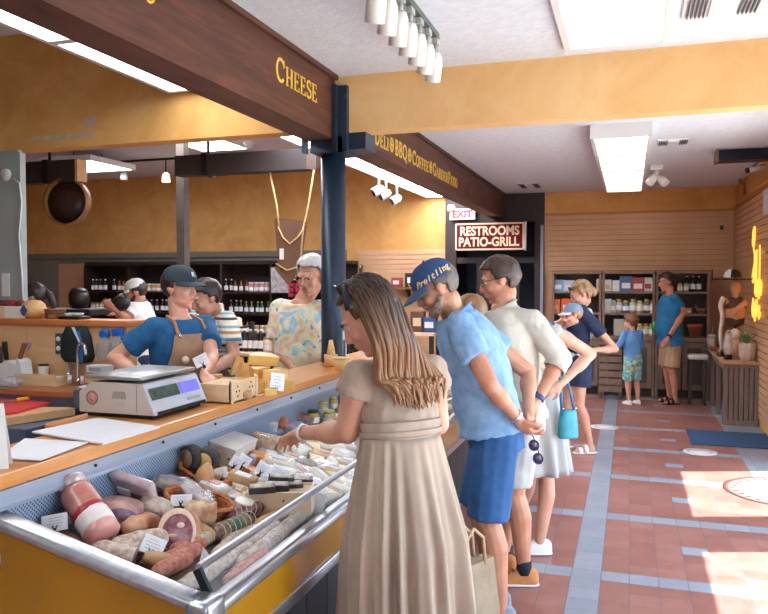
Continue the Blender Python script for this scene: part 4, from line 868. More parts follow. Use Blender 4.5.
# --- price cards
for px, py, w, h, tl, rz, ro, z, nm in [(55, 527, .085, .058, 25, 28, -8, .03, 'white price card nearest the corner, before the blue packet'), (146, 549, .08, .062, 25, 22, 24, .02, 'white price card tilted before the big cut ham'), (180, 504, .085, .045, 30, 15, -4, .05, 'white price card lying above the big cut ham'),
    (200, 566, .075, .085, 10, -40, 10, .02, 'price card seen edge on beside the glass end'), (222, 476, .06, .05, 25, 15, -14, .04, 'white price card leaning left of the tan cheese stack'), (231, 464, .055, .055, 30, 20, 30, .05, 'white price card tilted over the basket edge'), (239, 462, .06, .05, 25, 25, 35, .05, 'white price card right of the tilted pair'),
    (257, 470, .065, .06, 22, 35, 40, .06, 'tilted pale price card in front of the orange cheese'), (271, 474, .07, .06, 22, 35, 40, .07, 'tilted white price card above the black rind cheeses'), (302, 429, .05, .03, 25, 25, 20, .05, 'small card behind the wrist'), (325, 492, .035, .05, 10, 20, 0, .0, 'small card standing behind the glass by the cream tub'), (292, 452, .1, .02, 50, 20, 5, .03, 'long pale card strip below the reaching hand')]:
    price_card(px, py, w, h, tl, rz, nm, z, roll=ro)
MB_ = MB().bx(-.05, .05, -.004, .0, 0, .09)
tag(MB_.obj('info_card', M_PAPER, None, loc=deck(308, 497, .05) - V(-.02, .03, .05), rot=deck_rot(12)), 'white printed notice on the front of the tan crate', 'card')

# ------------------------------------------------------------------ on the counter
CT = 1.095
t = thing('shop_scale', 'white electronic shop scale with steel pan and two small screens', 'scale', (-2.06, 2.93, CT), R(-12))
# local +X faces the camera-right customer side with the screens
M_SCALE = mat('warm_white_scale_plastic', (184, 174, 164), (190, 180, 172), rough=.4, scale=3)
M_SCALEC = mat('cool_white_scale_plastic', (196, 202, 212), rough=.35)
t.rotation_euler = (0, 0, R(0)); t.location = (-1.93, 2.71, CT); t.scale = (.925,) * 3
MB().prism([(-.235, -.21, .02), (-.235, -.21, .11), (-.17, -.21, .155), (.09, -.21, .155), (.15, -.21, .02)], (0, .42, 0)).obj('housing', M_SCALE, t)
MB().prism([(.09, -.208, .152), (.098, -.208, .15), (.157, -.208, .02), (.147, -.208, .02)], (0, .416, 0)).obj('front_panel', M_SCALEC, t)
MB().bx(-.21, .13, -.19, .19, 0, .022).obj('base', M_BLACKP, t)
MB().bx(-.20, .095, -.215, .205, .168, .186, .006, 2).obj('pan', mat('grey_steel_pan', (158, 160, 160), (182, 184, 184), rough=.3, metal=.7, scale=20, stretch=(1, .05, 1)), t)
MB().bx(-.14, .05, -.1, .1, .15, .17).obj('pan_support', M_BLACKP, t)
pn = V(.13, 0, .06).normalized()
def on_front(y0, y1, u0, u1, nm, m, k=.0015):                          # panels lying on the slanted front
    f = lambda y, u: V(.0935 + u * .062, y, .152 - u * .132) + V(.9, 0, .42) * (k + .004)
    MB().prism([f(y0, u0), f(y1, u0), f(y1, u1), f(y0, u1)], V(.9, 0, .42) * .002).obj(nm, m, t)
on_front(-.19, .02, .18, .55, 'display', mat('dark_scale_display', (34, 44, 52), (58, 84, 70), rough=.15, scale=30))
on_front(.035, .185, .18, .55, 'display', mat('violet_lit_display', (110, 106, 200), rough=.2, emit=(110, 104, 220), estr=.5))
on_front(.06, .16, .72, .8, 'badge', mat('grey_badge', (160, 160, 165), rough=.5))
on_front(-.19, .19, .92, 1.02, 'trim', M_BLACKP)
MB().lathe([(.0265, 0), (.03, 0), (.03, .002), (.0265, .002)], 24, (-.165, -.212, .085), basis(V(0, -1, 0)), cap=False).obj('seal_ring', mat('red_ring_print', (186, 52, 58), rough=.5), t)
MB().lathe([(.001, 0), (.018, 0), (.018, .001), (.001, .001)], 16, (-.165, -.2115, .085), basis(V(0, -1, 0))).obj('seal', mat('pale_red_print', (206, 140, 136), rough=.5), t)
MB().prism([(-.06, -.2105, .085), (-.06, -.2105, .105), (-.05, -.2105, .118), (0, -.2105, .118), (.01, -.2105, .105), (.01, -.2105, .085)], (0, -.002, 0)).obj('handle_recess', mat('recess_grey', (150, 144, 136), rough=.5), t)
MB().bx(-.05, .0, -.212, -.21, .055, .07).obj('rating_plate', mat('plate_grey', (180, 174, 166), rough=.5), t)
MB().bx(.0645, .0665, -.2115, -.21, .03, .15).obj('seam', mat('seam_grey', (130, 124, 118), rough=.6), t)
for i, (pp, nm) in enumerate([([(32, 433), (98, 419), (160, 428), (103, 445)], 'sheet of white paper on the wooden counter beside the scale'), ([(0, 456), (25, 439), (88, 443), (40, 461)], 'sheet of white paper nearest the corner of the wooden counter')]):
    P4 = [at(x, y, Z=CT + .004) for x, y in pp]
    if i == 1: P4[0] = P4[0] + V(.02, -.03, 0)
    tag(MB().prism(P4, (0, 0, .006 if i == 0 else .003)).obj('paper_sheet', mat('counter_paper', (226, 224, 226), (216, 214, 218), rough=.8, scale=3)), nm, 'paper')
p = at(2, 466, Z=CT)
t = thing('tent_sign', 'white folded card sign standing at the very edge of the counter', 'sign', (p.x - .02, p.y - .03, CT), R(35))
MB().prism([(-.06, -.03, 0), (.06, -.03, 0), (.042, 0, .19), (-.042, 0, .19)], (0, .003, 0)).prism([(-.06, .03, 0), (.06, .03, 0), (.042, .003, .19), (-.042, .003, .19)], (0, .003, 0)).obj('card', M_WHITE, t)
t = thing('wooden_crate', 'small pale wooden crate with drilled holes beside the scale', 'crate', (-1.80, 3.09, CT), R(0)); t.scale = (.9,) * 3
mb = MB(); 
mb.bx(-.11, .11, -.14, .14, 0, .008).bx(.102, .11, -.14, .14, 0, .105).bx(-.11, -.102, -.14, .14, 0, .085).bx(-.102, .102, -.14, -.13, 0, .095).bx(-.102, .102, .13, .14, 0, .095)
mb.obj('body', M_CRATE, t)
for y_ in (-.14, .12): MB().prism([(.1, y_, .0), (.115, y_, .0), (.115, y_, .11), (.1, y_, .12)], (0, .02, 0)).obj('corner_post', M_CRATE, t)
for yy, zz in ((-.07, .08), (-.055, .055), (-.085, .055), (-.07, .03), (.07, .085), (.055, .06), (.085, .06), (.07, .035)): MB().cone((.1102, yy, zz), (.1112, yy, zz), .006, seg=10).obj('hole', M_BLACKP, t)
MB().bx(-.1, .1, -.128, .128, .06, .088, .004, 1).obj('fill', mat('straw_paper', (232, 202, 158), (214, 178, 130), rough=.7, scale=20), t)
# the pile of cheese wedges on the counter
CHP = [(238, 371, .10, -10, 75, 'upright cheese slice leaning at the left of the counter cheese pile', 'slice'), (243, 378, .09, 5, 75, 'second upright cheese slice at the left of the counter pile', 'slice'), (263, 362, .12, 40, 0, 'big half wheel of yellow cheese topping the counter pile', 'half'), (258, 374, .11, 20, 0, 'yellow cheese wedge under the half wheel', 'wedge'), (273, 375, .1, -30, 0, 'yellow cheese wedge right of the pile behind the price card', 'wedge'), (262, 384, .1, 60, 0, 'yellow cheese wedge at the front of the pile', 'wedge'), (252, 389, .09, 10, 0, 'flat yellow wedge at the front left of the pile', 'wedge'), (285, 385, .1, 70, 0, 'flat thin cheese wedge at the right end of the pile', 'wedge'), (245, 395, .07, 0, 0, 'small round tan cheese nearest the crate', 'round'), (216, 378, .08, 0, 0, 'round tan loaf of cheese behind the crate', 'round'), (268, 391, .06, 0, 0, 'little cheese piece at the foot of the front price card', 'wedge')]
for px, py, s, rz, up, nm, k in CHP:
    lift = {'half': .07, }.get(k, .045 if 'under' in nm or 'right of' in nm else 0)
    p = at(px, py, Z=CT + lift + .02); t = thing('cheese_wedge', nm, 'cheese', (p.x, p.y, CT + lift), R(rz))
    if k == 'half':
        o = MB().prism([(.09 * math.cos(a), .09 * math.sin(a), 0) for a in [R(x) for x in range(0, 181, 12)]], (0, 0, .055)).obj('body', M_CHY, t)
        MB().prism([(.0905 * math.cos(a), .0905 * math.sin(a), 0) for a in [R(x) for x in range(0, 181, 12)]] + [(.086 * math.cos(a), .086 * math.sin(a), 0) for a in [R(x) for x in range(180, -1, -12)]], (0, 0, .0555)).obj('rind', M_RINDT, t); t.rotation_euler = (R(12), R(6), R(rz))
    elif k == 'slice':
        MB().prism([(-.045, -.012, 0), (.045, -.012, 0), (.03, -.012, .1), (-.01, -.012, .105)], (0, .024, 0)).obj('body', M_CHY, t); MB().prism([(-.05, -.013, 0), (-.045, -.013, 0), (-.01, -.013, .106), (-.016, -.013, .106)], (0, .026, 0)).obj('rind', M_RINDT, t); t.rotation_euler = (0, 0, R(55 + rz))
    elif k == 'round': MB().lathe([(.001, 0), (s * .45, .004), (s * .5, .02), (s * .45, .04), (.001, .044)], 20).obj('rind', M_RINDT, t)
    else: wedge(t, s, s * 1.25, s * .48, M_CHY, M_RINDT)
for px, py, w, h, ro, nm, rz in [(205, 372, .09, .07, -28, 'white price card standing by the crate on the counter', 25), (276, 382, .08, .1, 10, 'white price card in front of the counter cheese pile', 35)]:
    p = at(px, py + 8, Z=CT + .02); price_card(px, py, w, h, 20, rz, nm, on=(p.x, p.y, CT + (.085 if px == 205 else .0)), roll=ro)
# near the post: cones, tub, little flag
p = at(334, 362, Z=CT); t = thing('cone_stack', 'stack of pale tasting cones beside the post on the counter', 'cones', at(331, 366, Z=CT))
MB().lathe([(.001, 0), (.04, 0), (.045, .075), (.001, .075)], 18).obj('holder', mat('tan_holder', (222, 178, 130), rough=.5), t); MB().lathe([(.03, .075), (.022, .12), (.012, .17), (.001, .172)], 14).obj('cone', mat('wafer_cone', (232, 196, 130), (216, 174, 106), rough=.6, scale=50), t)
t = thing('sample_tub', 'yellow sample tub next to the tasting cones', 'tub', at(341, 370, Z=CT)); MB().lathe([(.001, 0), (.04, 0), (.05, .07), (.001, .07)], 18).obj('body', mat('yellow_tub', (236, 196, 120), rough=.4), t); MB().lathe([(.001, .07), (.052, .07), (.052, .08), (.001, .08)], 18).obj('lid', mat('pale_yellow_lid', (240, 214, 150), rough=.4), t)
t = thing('flag_card', 'little white card on a stick beside the post', 'price card', at(346, 364, Z=CT)); MB().cone((0, 0, 0), (0, 0, .16), .004, seg=6).lathe([(.001, 0), (.025, 0), (.02, .01), (.001, .012)], 12).obj('stand', M_WHITE, t); MB().box((0, 0, .19), (.045, .003, .06)).obj('card', M_PAPER, t)
# ------------------------------------------------------------------ deli work wall: panel, ledge, sink, knives
M_MAPLE = wood('pale_maple_ply', (214, 168, 122), (228, 184, 138), .45, 'x', 3, bump=.03)
M_LEDGE = wood('orange_fir_ledge', (190, 112, 58), (210, 132, 74), .4, 'x', 3)
M_BLUEST = mat('blue_grey_steel', (92, 112, 136), (112, 132, 156), rough=.35, metal=.5, scale=6)
t = thing('partition_panel', 'pale maple plywood panel behind the sink with an orange wood ledge', 'panel', (-3.7, 4.2, 0))
MB().bx(-.6, .57, -.08, -.05, 0, 1.36).bx(.54, .57, -.05, .02, 0, 1.36).obj('panel', M_MAPLE, t)
MB().bx(-.75, .58, -.1, .13, 1.345, 1.388, .006, 2).obj('ledge', M_LEDGE, t)
for x in (-.25, .2): MB().bx(x - .0015, x + .0015, -.0815, -.08, .9, 1.345).obj('seam', mat('ply_seam', (170, 128, 88)), t)
t = thing('sink_counter', 'sink counter with wooden front edge before the maple panel', 'counter', (-3.6, 3.92, 0))
MB().bx(-.75, .40, -.19, .19, .93, .965, .004, 1).obj('top', wood('brown_wood_top', (150, 92, 56), (172, 110, 70), .4, 'x', 3), t)
MB().bx(-.75, .38, -.17, .19, .0, .93).obj('base', M_BLUEST, t)
MB().bx(.38, .56, -.21, .19, .86, .985, .012, 2).obj('basin', M_BLUEST, t)
MB().bx(.41, .53, -.15, .13, .984, .988).obj('basin_inside', mat('pale_sink_steel', (176, 186, 196), rough=.3, metal=.6), t)
MB().bx(.405, .5, -.19, -.12, .988, 1.008, .008, 2).obj('sponge', M_WHITE, t)
t = thing('faucet', 'tall curved steel faucet with two white handled taps', 'faucet', (-3.44, 4.02, .98))
MB().tube(smooth([(0, 0, 0), (0, 0, .2), (.012, -.005, .245), (.05, -.02, .262), (.085, -.035, .24), (.095, -.04, .19)], 5), .011, 10).cone((0, 0, 0), (0, 0, .03), .022, .016).obj('spout', M_CHROME, t)
for dx in (-.05, .05):
    MB().cone((dx, -.02, .0), (dx, -.02, .05), .016, .012).obj('tap', M_WHITE, t); MB().tube([(dx, -.02, .05), (dx, -.02, .06), (dx + dx * .7, -.035, .068)], .006, 8).obj('handle', M_CHROME, t)
tag(MB().tube([(-3.6, 4.1, 1.2), (-3.57, 4.06, 1.15), (-3.53, 4.06, 1.05), (-3.51, 4.05, .985)], .007, 6).obj('cord', mat('grey_hose', (120, 116, 112), rough=.5)), 'grey cord running from the outlet down to the sink', 'cord')
t = thing('wall_outlet', 'dark outlet plate with four pale sockets on the maple panel', 'outlet', (-3.65, 4.118, 1.225)); MB().bx(-.05, .05, -.012, 0, -.07, .07, .004, 2).obj('plate', mat('dark_grey_plate', (66, 74, 74), rough=.5), t)
for dx in (-.024, .024):
    for dz in (-.032, .032): MB().lathe([(.001, 0), (.017, 0), (.016, .004), (.001, .004)], 14, (dx, -.012, dz), basis(V(0, -1, 0))).obj('socket', M_WHITE, t)
t = thing('hanging_bag', 'black bag with blue and white flashes hanging on the maple panel', 'bag', (-3.5, 4.10, 1.344))
MB().loft([[V(a * w + o_, -.02 + b * d, z) for a, b in ((1, 1), (-1, 1), (-1, -1), (1, -1))] for z, w, d, o_ in ((0, .08, .01, 0), (-.06, .10, .025, 0), (-.2, .105, .04, .01), (-.235, .085, .03, .015))]).obj('body', cloth('black_green_nylon', (22, 32, 34), (34, 46, 48), 10), t)
MB().prism([(.02, -.062, -.02), (.06, -.062, -.03), (.09, -.064, -.12), (.085, -.064, -.23), (.055, -.064, -.22), (.06, -.064, -.12)], (0, -.004, 0)).obj('flash', mat('blue_flash', (60, 120, 190), rough=.4), t)
MB().prism([(.0, -.062, -.0), (.02, -.062, -.0), (.07, -.064, -.09), (.06, -.064, -.1)], (0, -.006, 0)).obj('flash', M_WHITE, t)
t = thing('knife_block', 'white angled knife rack on the sink counter', 'knife block', (-3.90, 3.98, .965))
MB().prism([(-.10, -.06, 0), (.06, -.06, 0), (.06, -.06, .12), (-.03, -.06, .155), (-.1, -.06, .13)], (0, .12, 0)).prism([(.03, -.062, .0), (.10, -.062, .0), (.08, -.062, .15), (.05, -.062, .17)], (0, .1, 0)).obj('body', mat('white_knife_rack', (216, 216, 218), rough=.4), t)
for nm, b, d, m in (('black handled knife standing in the white rack', (-3.96, 3.95, 1.105), (-.12, 0, 1), M_BLACKP), ('wood handled cleaver tilted in the white rack', (-3.86, 3.95, 1.11), (.42, 0, 1), wood('knife_handle_wood', (120, 66, 36), (150, 90, 54), .4, 'z', 9)), ('dark knife at the left end of the rack', (-4.02, 3.95, 1.07), (.1, 0, 1), mat('brown_handle', (86, 62, 52), rough=.5))):
    d = V(d).normalized(); kt = thing('knife', nm, 'knife', b, basis(d).to_euler())
    MB().box((0, 0, -.04), (.03, .003, .12)).obj('blade', M_STEEL, kt)
    MB().loft([[V(a * w, c * .009, z) for a, c in ((1, 1), (-1, 1), (-1, -1), (1, -1))] for z, w in ((.015, .010), (.03, .013), (.09, .012), (.13, .016), (.14, .012))]).obj('handle', m, kt)
    if 'cleaver' in nm: MB().ell((.035, -.006, .115), (.018, .012, .034)).obj('tassel', mat('white_red_blue_tag', (214, 214, 222), (120, 60, 120), rough=.5, scale=20), kt)
t = thing('jar', 'clear jar with a dark lid on the low wooden box', 'jar', (-3.73, 4.03, 1.02)); MB().lathe([(.001, 0), (.034, 0), (.034, .055), (.03, .062), (.001, .062)], 18).obj('body', mat('milky_glass', (222, 206, 190), rough=.15), t); MB().lathe([(.001, .062), (.034, .062), (.034, .074), (.001, .074)], 18).obj('lid', M_DKLID, t)
t = thing('low_box', 'long low pale wooden box on the sink counter', 'box', (-3.70, 3.96, .965)); MB().bx(-.16, .17, -.05, .09, 0, .012).bx(-.16, .17, -.05, -.04, .012, .075).bx(-.16, .17, .08, .09, .012, .055).bx(-.16, -.15, -.04, .08, .012, .075).bx(.16, .17, -.04, .08, .012, .055).obj('body', M_CRATE, t); MB().bx(-.14, .15, -.03, .07, .03, .05).obj('contents', M_PAPER, t)
t = thing('plastic_bag', 'crumpled clear plastic bag at the left end of the sink counter', 'bag', (-3.78, 3.80, .965)); blob(.14, .1, .07, 5, .2, .7).obj('body', mat('crinkled_clear_bag', (214, 214, 222)), t)
for i, (x, z) in enumerate([(-3.285, 1.30), (-3.18, 1.31)]):
    t = thing('tape_and_bag', ['blue tape roll hung with a clear bag on the maple panel', 'blue box top hung with a clear bag at the panel end'][i], 'bag', (x, 4.09, z))
    if i == 0: MB().lathe([(.018, -.012), (.034, -.012), (.034, .012), (.018, .012)], 18, (0, 0, 0), basis(V(0, -1, 0))).obj('tape', mat('bright_blue_tape', (40, 104, 200), rough=.4), t)
    else: MB().box((0, 0, .005), (.075, .03, .05), None, .004, 2).obj('clip', mat('bright_blue_tape', (40, 104, 200)), t)
    MB().loft([[V(a * w, b * d - .004, z_) for a, b in ((1, 1), (-1, 1), (-1, -1), (1, -1))] for z_, w, d in ((-.02, .03, .01), (-.08, .05, .018), (-.14, .055, .02), (-.17, .045, .012))]).obj('bag', mat('cloudy_bag', (206, 204, 206), (188, 190, 198), rough=.2, scale=20, bump=.5, alpha=.35), t)
t = thing('glove_box', 'grey and white glove box on the wooden drawer unit', 'box', (-3.25, 4.0, 1.062)); MB().bx(-.07, .07, -.05, .05, 0, .045, .003, 1).obj('body', mat('white_grey_carton', (214, 214, 216), (196, 198, 204), rough=.6), t); MB().box((0, -.0505, .022), (.09, .002, .024)).obj('label', mat('grey_label', (150, 154, 160)), t)
t = thing('drawer_unit', 'small orange wood drawer unit at the end of the sink counter', 'drawer unit', (-3.25, 4.02, .985)); MB().bx(-.085, .085, -.07, .07, 0, .075, .003, 1).obj('body', M_LEDGE, t); MB().bx(-.075, .075, -.074, -.07, .01, .065).obj('drawer', M_MAPLE, t)
# the red cutting board on its steel bench
t = thing('work_bench', 'steel prep bench with a pale wooden top at the left edge', 'bench', (-3.3, 3.45, 0))
tp = [at(-40, 424, Z=.885), at(75, 407, Z=.885), at(75, 404, Z=.885), at(-40, 405, Z=.885)]
for q in tp: q.y = min(q.y, 3.70)
MB().prism([V(p.x + 3.3, p.y - 3.45, .835) for p in tp], (0, 0, .045)).obj('top', M_MAPLE, t)
MB().bx(-.45, .15, -.18, .2, 0, .83).obj('base', M_BLUEST, t); MB().bx(-.45, .155, -.19, -.178, .62, .64).obj('rail', M_STEEL, t)
cb = [at(-20, 416, Z=.9), at(16, 411, Z=.9), at(61, 399, Z=.9), at(30, 395, Z=.9), at(-20, 396, Z=.9)]
t = tag(MB().prism([V(p.x, p.y, .882) for p in cb], (0, 0, .016)).obj('cutting_board', mat('red_plastic_board', (214, 62, 62), (224, 78, 76), rough=.45)), 'red plastic cutting board on the pale bench', 'cutting board')
a_, b_ = at(18, 399, Z=.915), at(40, 396, Z=.915); t = thing('cheese_knife', 'knife with a yellow handle lying on the red cutting board', 'knife', (a_ + b_) / 2 - V(0, 0, .004), 0); d_ = (b_ - a_)
MB().cap(-d_ / 2, d_ / 2, .012, .012, 10).obj('handle', mat('yellow_handle', (236, 172, 46), rough=.4), t); MB().prism([-d_ / 2 + V(0, 0, .004), -d_ / 2 + V(0, 0, -.004), -d_ * 2 + V(0, 0, -.004), -d_ * 2 + V(0, .004, .004)], (0, .02, 0)).obj('blade', M_STEEL, t)
# on the ledge
LZ = 1.388
t = thing('wooden_box', 'pale wooden box with a white panel on the ledge at the far left', 'box', (-4.15, 4.20, LZ)); MB().bx(-.19, .17, -.07, .07, 0, .085, .003, 1).obj('body', M_CRATE, t); MB().bx(.0, .172, -.073, -.069, .004, .082).obj('panel', mat('cream_panel', (228, 222, 210), rough=.6), t)
for i, (x, c) in enumerate([(-4.20, (96, 36, 40)), (-4.14, (150, 40, 44)), (-4.08, (110, 52, 46)), (-4.26, (60, 34, 40))]): tag(MB().ell((0, 0, .02), (.04, .035, .028)).obj('red_packet', mat('dark_red_wrap_%d' % i, c, rough=.4), None, loc=(x, 4.20, LZ + .082)), 'dark red wrapped piece on the pale wooden box, ' + ['second from the left', 'third from the left', 'rightmost', 'leftmost'][i], 'packet', 'red pieces on the box')
t = thing('gourd_jug', 'round straw coloured jug with a blue diamond on the ledge', 'jug', (-3.965, 4.20, LZ)); MB().lathe([(.001, 0), (.055, 0), (.085, .03), (.088, .06), (.075, .1), (.045, .125), (.001, .13)], 24).obj('body', mat('straw_jug', (216, 172, 112), (200, 150, 92), rough=.5, scale=30), t); MB().prism([(-.03, -.088, .06), (0, -.086, .1), (.03, -.088, .06), (0, -.09, .02)], (0, -.006, 0)).obj('diamond', mat('blue_diamond', (60, 78, 130), rough=.5), t)
t = thing('wicker_basket', 'brown wicker basket on the ledge behind the sink', 'basket', (-3.78, 4.20, LZ)); mb = MB()
for k in range(6): mb.tube([V((.062 + .004 * k / 3) * math.cos(a), (.05 + .004 * k / 3) * math.sin(a), .008 + k * .011) + V(math.cos(a), math.sin(a), 0) * .003 * (1 if (j + k) % 2 else -1) for j, a in enumerate([2 * math.pi * j / 30 for j in range(31)])], .006, 5)
mb.obj('weave', mat('brown_wicker', (150, 98, 62), (112, 70, 44), rough=.6, scale=50), t); MB().lathe([(.001, 0), (.055, 0), (.055, .03), (.001, .05)], 18).obj('contents', M_BRN, t)
t = thing('serving_tray', 'dark tray with white dishes on the ledge near the end', 'tray', (-3.62, 4.20, LZ)); MB().bx(-.085, .085, -.06, .06, 0, .02, .006, 2).obj('tray', M_BLACKP, t)
for x, z, m in ((-.03, .02, M_WHITE), (.03, .02, mat('grey_dish', (190, 196, 200), rough=.3))): MB().lathe([(.001, z), (.03, z), (.042, z + .022), (.001, z + .024)], 16, (x, 0, 0)).obj('dish', m, t)
t = thing('black_pot', 'round black pot behind the ledge near the white capped shopper', 'pot', (-4.35, 6.05, 1.0))
MB().lathe([(.001, 0), (.08, .01), (.105, .08), (.10, .16), (.07, .21), (.001, .22)], 24).obj('body', mat('near_black_glaze', (30, 26, 26), (52, 44, 42), rough=.3, scale=8), t)
p_ = at(79, 300, Y=6.4); t.location = (p_.x, p_.y, 1.36)
t2 = thing('display_stand', 'dark stand holding the round black pot behind the ledge', 'stand', (p_.x, p_.y, 0)); MB().bx(-.5, .3, -.2, .2, 1.30, 1.36).bx(-.04, .04, -.04, .04, .02, 1.3).bx(-.3, .3, -.2, .2, 0, .02).obj('body', M_DARK, t2)
t = thing('black_bag', 'dark shoulder bag held up by the white capped shopper', 'bag', at(121, 303, D=7.15)); o = MB().ell((0, 0, 0), (.10, .06, .075)).obj('body', cloth('black_leather', (30, 26, 26), (46, 40, 40), 8, .2, .4), t); mods(o, None, 0, 0, None, .02, .08); MB().tube([(-.07, 0, .04), (-.04, 0, .1), (.03, 0, .1), (.07, 0, .04)], .008, 6).obj('handle', M_BLACKP, t)

# ------------------------------------------------------------------ far dark shelves with bottles
t = thing('shelf_unit', 'long dark shelf unit along the far wall under the ochre band', 'shelf unit', (-7.1, 11.45, 0))
SW = 2.35; mb = MB().bx(-SW, SW, .16, .18, 0, 1.97).bx(-SW, SW, -.2, .18, 1.93, 1.99)
mb.obj('carcass', M_DARK, t)
for x in [-SW + k * 2 * SW / 5 for k in range(6)]: MB().bx(x - .02, x + .02, -.2, .16, 0, 1.93).obj('upright', M_DARK, t)
SHZ = [.42, .76, 1.10, 1.46]
for z in SHZ: MB().bx(-SW, SW, -.19, .16, z - .03, z).obj('shelf', M_DARK, t)
def bottle_proto(m, ml, h, r, kind):
    b = MB()
    if kind: b.lathe([(.001, 0), (r, 0), (r, h * .55), (r * .4, h * .75), (r * .38, h * .92), (.001, h * .92)], 12)
    else: b.lathe([(.001, 0), (r, 0), (r, h * .84), (.001, h * .85)], 12)
    o = b.obj('bottle' if kind else 'jar', m)
    MB().lathe([(.001, h * (.92 if kind else .85)), (r * (.45 if kind else .95), h * (.92 if kind else .85)), (r * (.45 if kind else .95), h), (.001, h)], 10).obj('lid', ml, o)
    MB().lathe([(r * 1.015, h * .15), (r * 1.015, h * .5)], 12, cap=False).obj('label', M_PAPER, o); return o
PB = [bottle_proto(mat('amber_bottle', (150, 92, 40), rough=.15), M_DKLID, .20, .035, 1), bottle_proto(mat('cream_jar', (226, 206, 170), rough=.3), M_GOLDLID, .15, .045, 0), bottle_proto(mat('dark_bottle', (44, 36, 34), rough=.12), M_WHITE, .22, .034, 1), bottle_proto(mat('honey_jar', (206, 150, 60), rough=.15), M_WHITE, .14, .042, 0), bottle_proto(mat('pink_jar', (206, 140, 130), rough=.3), M_WHITE, .17, .045, 0), bottle_proto(mat('green_bottle', (70, 100, 60), rough=.15), M_GOLDLID, .2, .036, 1)]
used = set(); r_ = random.Random(11)
def place_bottle(k, loc, label, group):
    if k not in used: o = PB[k]; used.add(k); o.location = loc; tag(o, label, 'bottle' if k in (0, 2, 5) else 'jar', group); return o
    o = dup(PB[k], loc, None, label, group); o['category'] = 'bottle' if k in (0, 2, 5) else 'jar'; o.name = PB[k].name.split('.')[0]; return o
KN = ['amber bottle', 'cream jar with gold lid', 'dark bottle with white cap', 'honey coloured jar', 'pink jar', 'green bottle']
for si, z in enumerate(SHZ[1:]):
    x = -SW + .1; run = 0; k = 0
    while x < SW - .08:
        if run <= 0: k = r_.randrange(6); run = r_.randint(3, 7)
        run -= 1
        if r_.random() < .93 and min(abs(x - (-SW + q * 2 * SW / 5)) for q in range(6)) > .06:
            place_bottle(k, (-7.1 + x, 11.32 + r_.uniform(-.02, .03), z), '%s on the %s of the far dark shelves' % (KN[k], ['lower shelf', 'middle shelf', 'top shelf'][si]), 'stock on the far dark shelves')
        x += r_.uniform(.088, .112)
t = thing('shelf_unit', 'dark shelf unit behind the white haired man by the post', 'shelf unit', (-4.50, 11.5, 0)); MB().bx(-.22, .22, .12, .15, 0, 1.97).bx(-.22, .22, -.15, .15, 1.93, 1.98).obj('carcass', M_DARK, t)
for z in (.5, .9, 1.3, 1.6): MB().bx(-.22, .22, -.15, .12, z - .03, z).obj('shelf', M_DARK, t)
p_ = at(280, 280, Y=11.22); tag(MB().box((p_.x, 11.235, p_.z), (.34, .02, .42)).obj('poster', mat('grey_print', (206, 200, 198), (150, 146, 146), rough=.6, scale=14)), 'white and grey poster on the far dark shelves', 'poster')
for i in range(6):
    p_ = at(292 + (i % 2) * 7, 285 + (i // 2) * 5, Y=11.25); tag(MB().box((0, 0, 0), (.09, .1, .06), None, .004, 1).obj('red_box', mat('crimson_box', (186, 44, 66), rough=.5), None, loc=p_), 'crimson box stacked right of the poster on the dark shelves', 'box', 'crimson boxes')
# table of goods in the middle of the deli, paper bags, bottles
t = thing('goods_table', 'pale topped table carrying bottles and bags behind the deli staff', 'table', (-3.75, 6.75, 0)); MB().bx(-.75, .75, -.3, .3, .915, .95, .004, 1).obj('top', M_CRATE, t); MB().bx(-.72, .72, -.27, .27, .45, .47).obj('shelf', M_DARK, t)
for x in (-.7, .7):
    for y in (-.25, .25): MB().bx(x - .03, x + .03, y - .03, y + .03, 0, .915).obj('leg', M_DARK, t)
for i in range(10):
    p_ = at(240 + (i % 5) * 5.2, 346 - (i // 5) * 2, Y=6.62 + .12 * (i // 5)); place_bottle(2 if i // 5 == 0 else 5, (p_.x, p_.y, .951), 'dark bottle with a white label on the goods table', 'bottles on the goods table')
for i in range(3): 
    p_ = at(268 + i * 5, 346, Y=6.6); place_bottle(1, (p_.x, p_.y, .951), 'cream jar in the row at the right of the goods table', 'jars on the goods table')
for i, (px, py) in enumerate([(206, 318), (216, 312), (226, 320), (234, 326), (212, 334), (224, 338)]):
    p_ = at(px, py, Y=7.15); b = thing('paper_bag', 'cream paper bag of goods behind the striped polo, ' + ['upper left', 'topmost', 'upper right', 'rightmost', 'lower left', 'lower right'][i], 'bag', (p_.x, p_.y, p_.z - .1), r_.uniform(-.3, .3)); o = blob(.17, .12, .2, 60 + i, .08, .55).obj('body', mat('cream_paper_bag', (226, 204, 176), (206, 180, 150), rough=.7, scale=10, bump=.4), b); MB().box((0, -.06, .1), (.07, .004, .06)).obj('label', M_PAPER, b)
t = thing('bag_rack', 'dark stepped rack holding cream paper bags', 'rack', (at(218, 330, Y=7.15).x, 7.15, 0))
for z, w in ((.93, .36), (1.14, .30)): MB().bx(-w, w, -.12, .2, z, z + .02).obj('shelf', M_DARK, t)
for x in (-.32, .32): MB().bx(x - .02, x + .02, .14, .2, 0, 1.2).obj('leg', M_DARK, t)
for i in range(4):
    p_ = at(243 + i * 9, 361, Y=6.7); b = thing('goods_bag', 'clear bag of goods under the goods table, ' + ['leftmost', 'second', 'third', 'rightmost'][i], 'bag', (p_.x, p_.y, .471)); blob(.14, .12, .16, 70 + i, .1, .6).obj('body', mat('grey_clear_bag', (150, 150, 152), (110, 108, 110), rough=.3, scale=12), b)
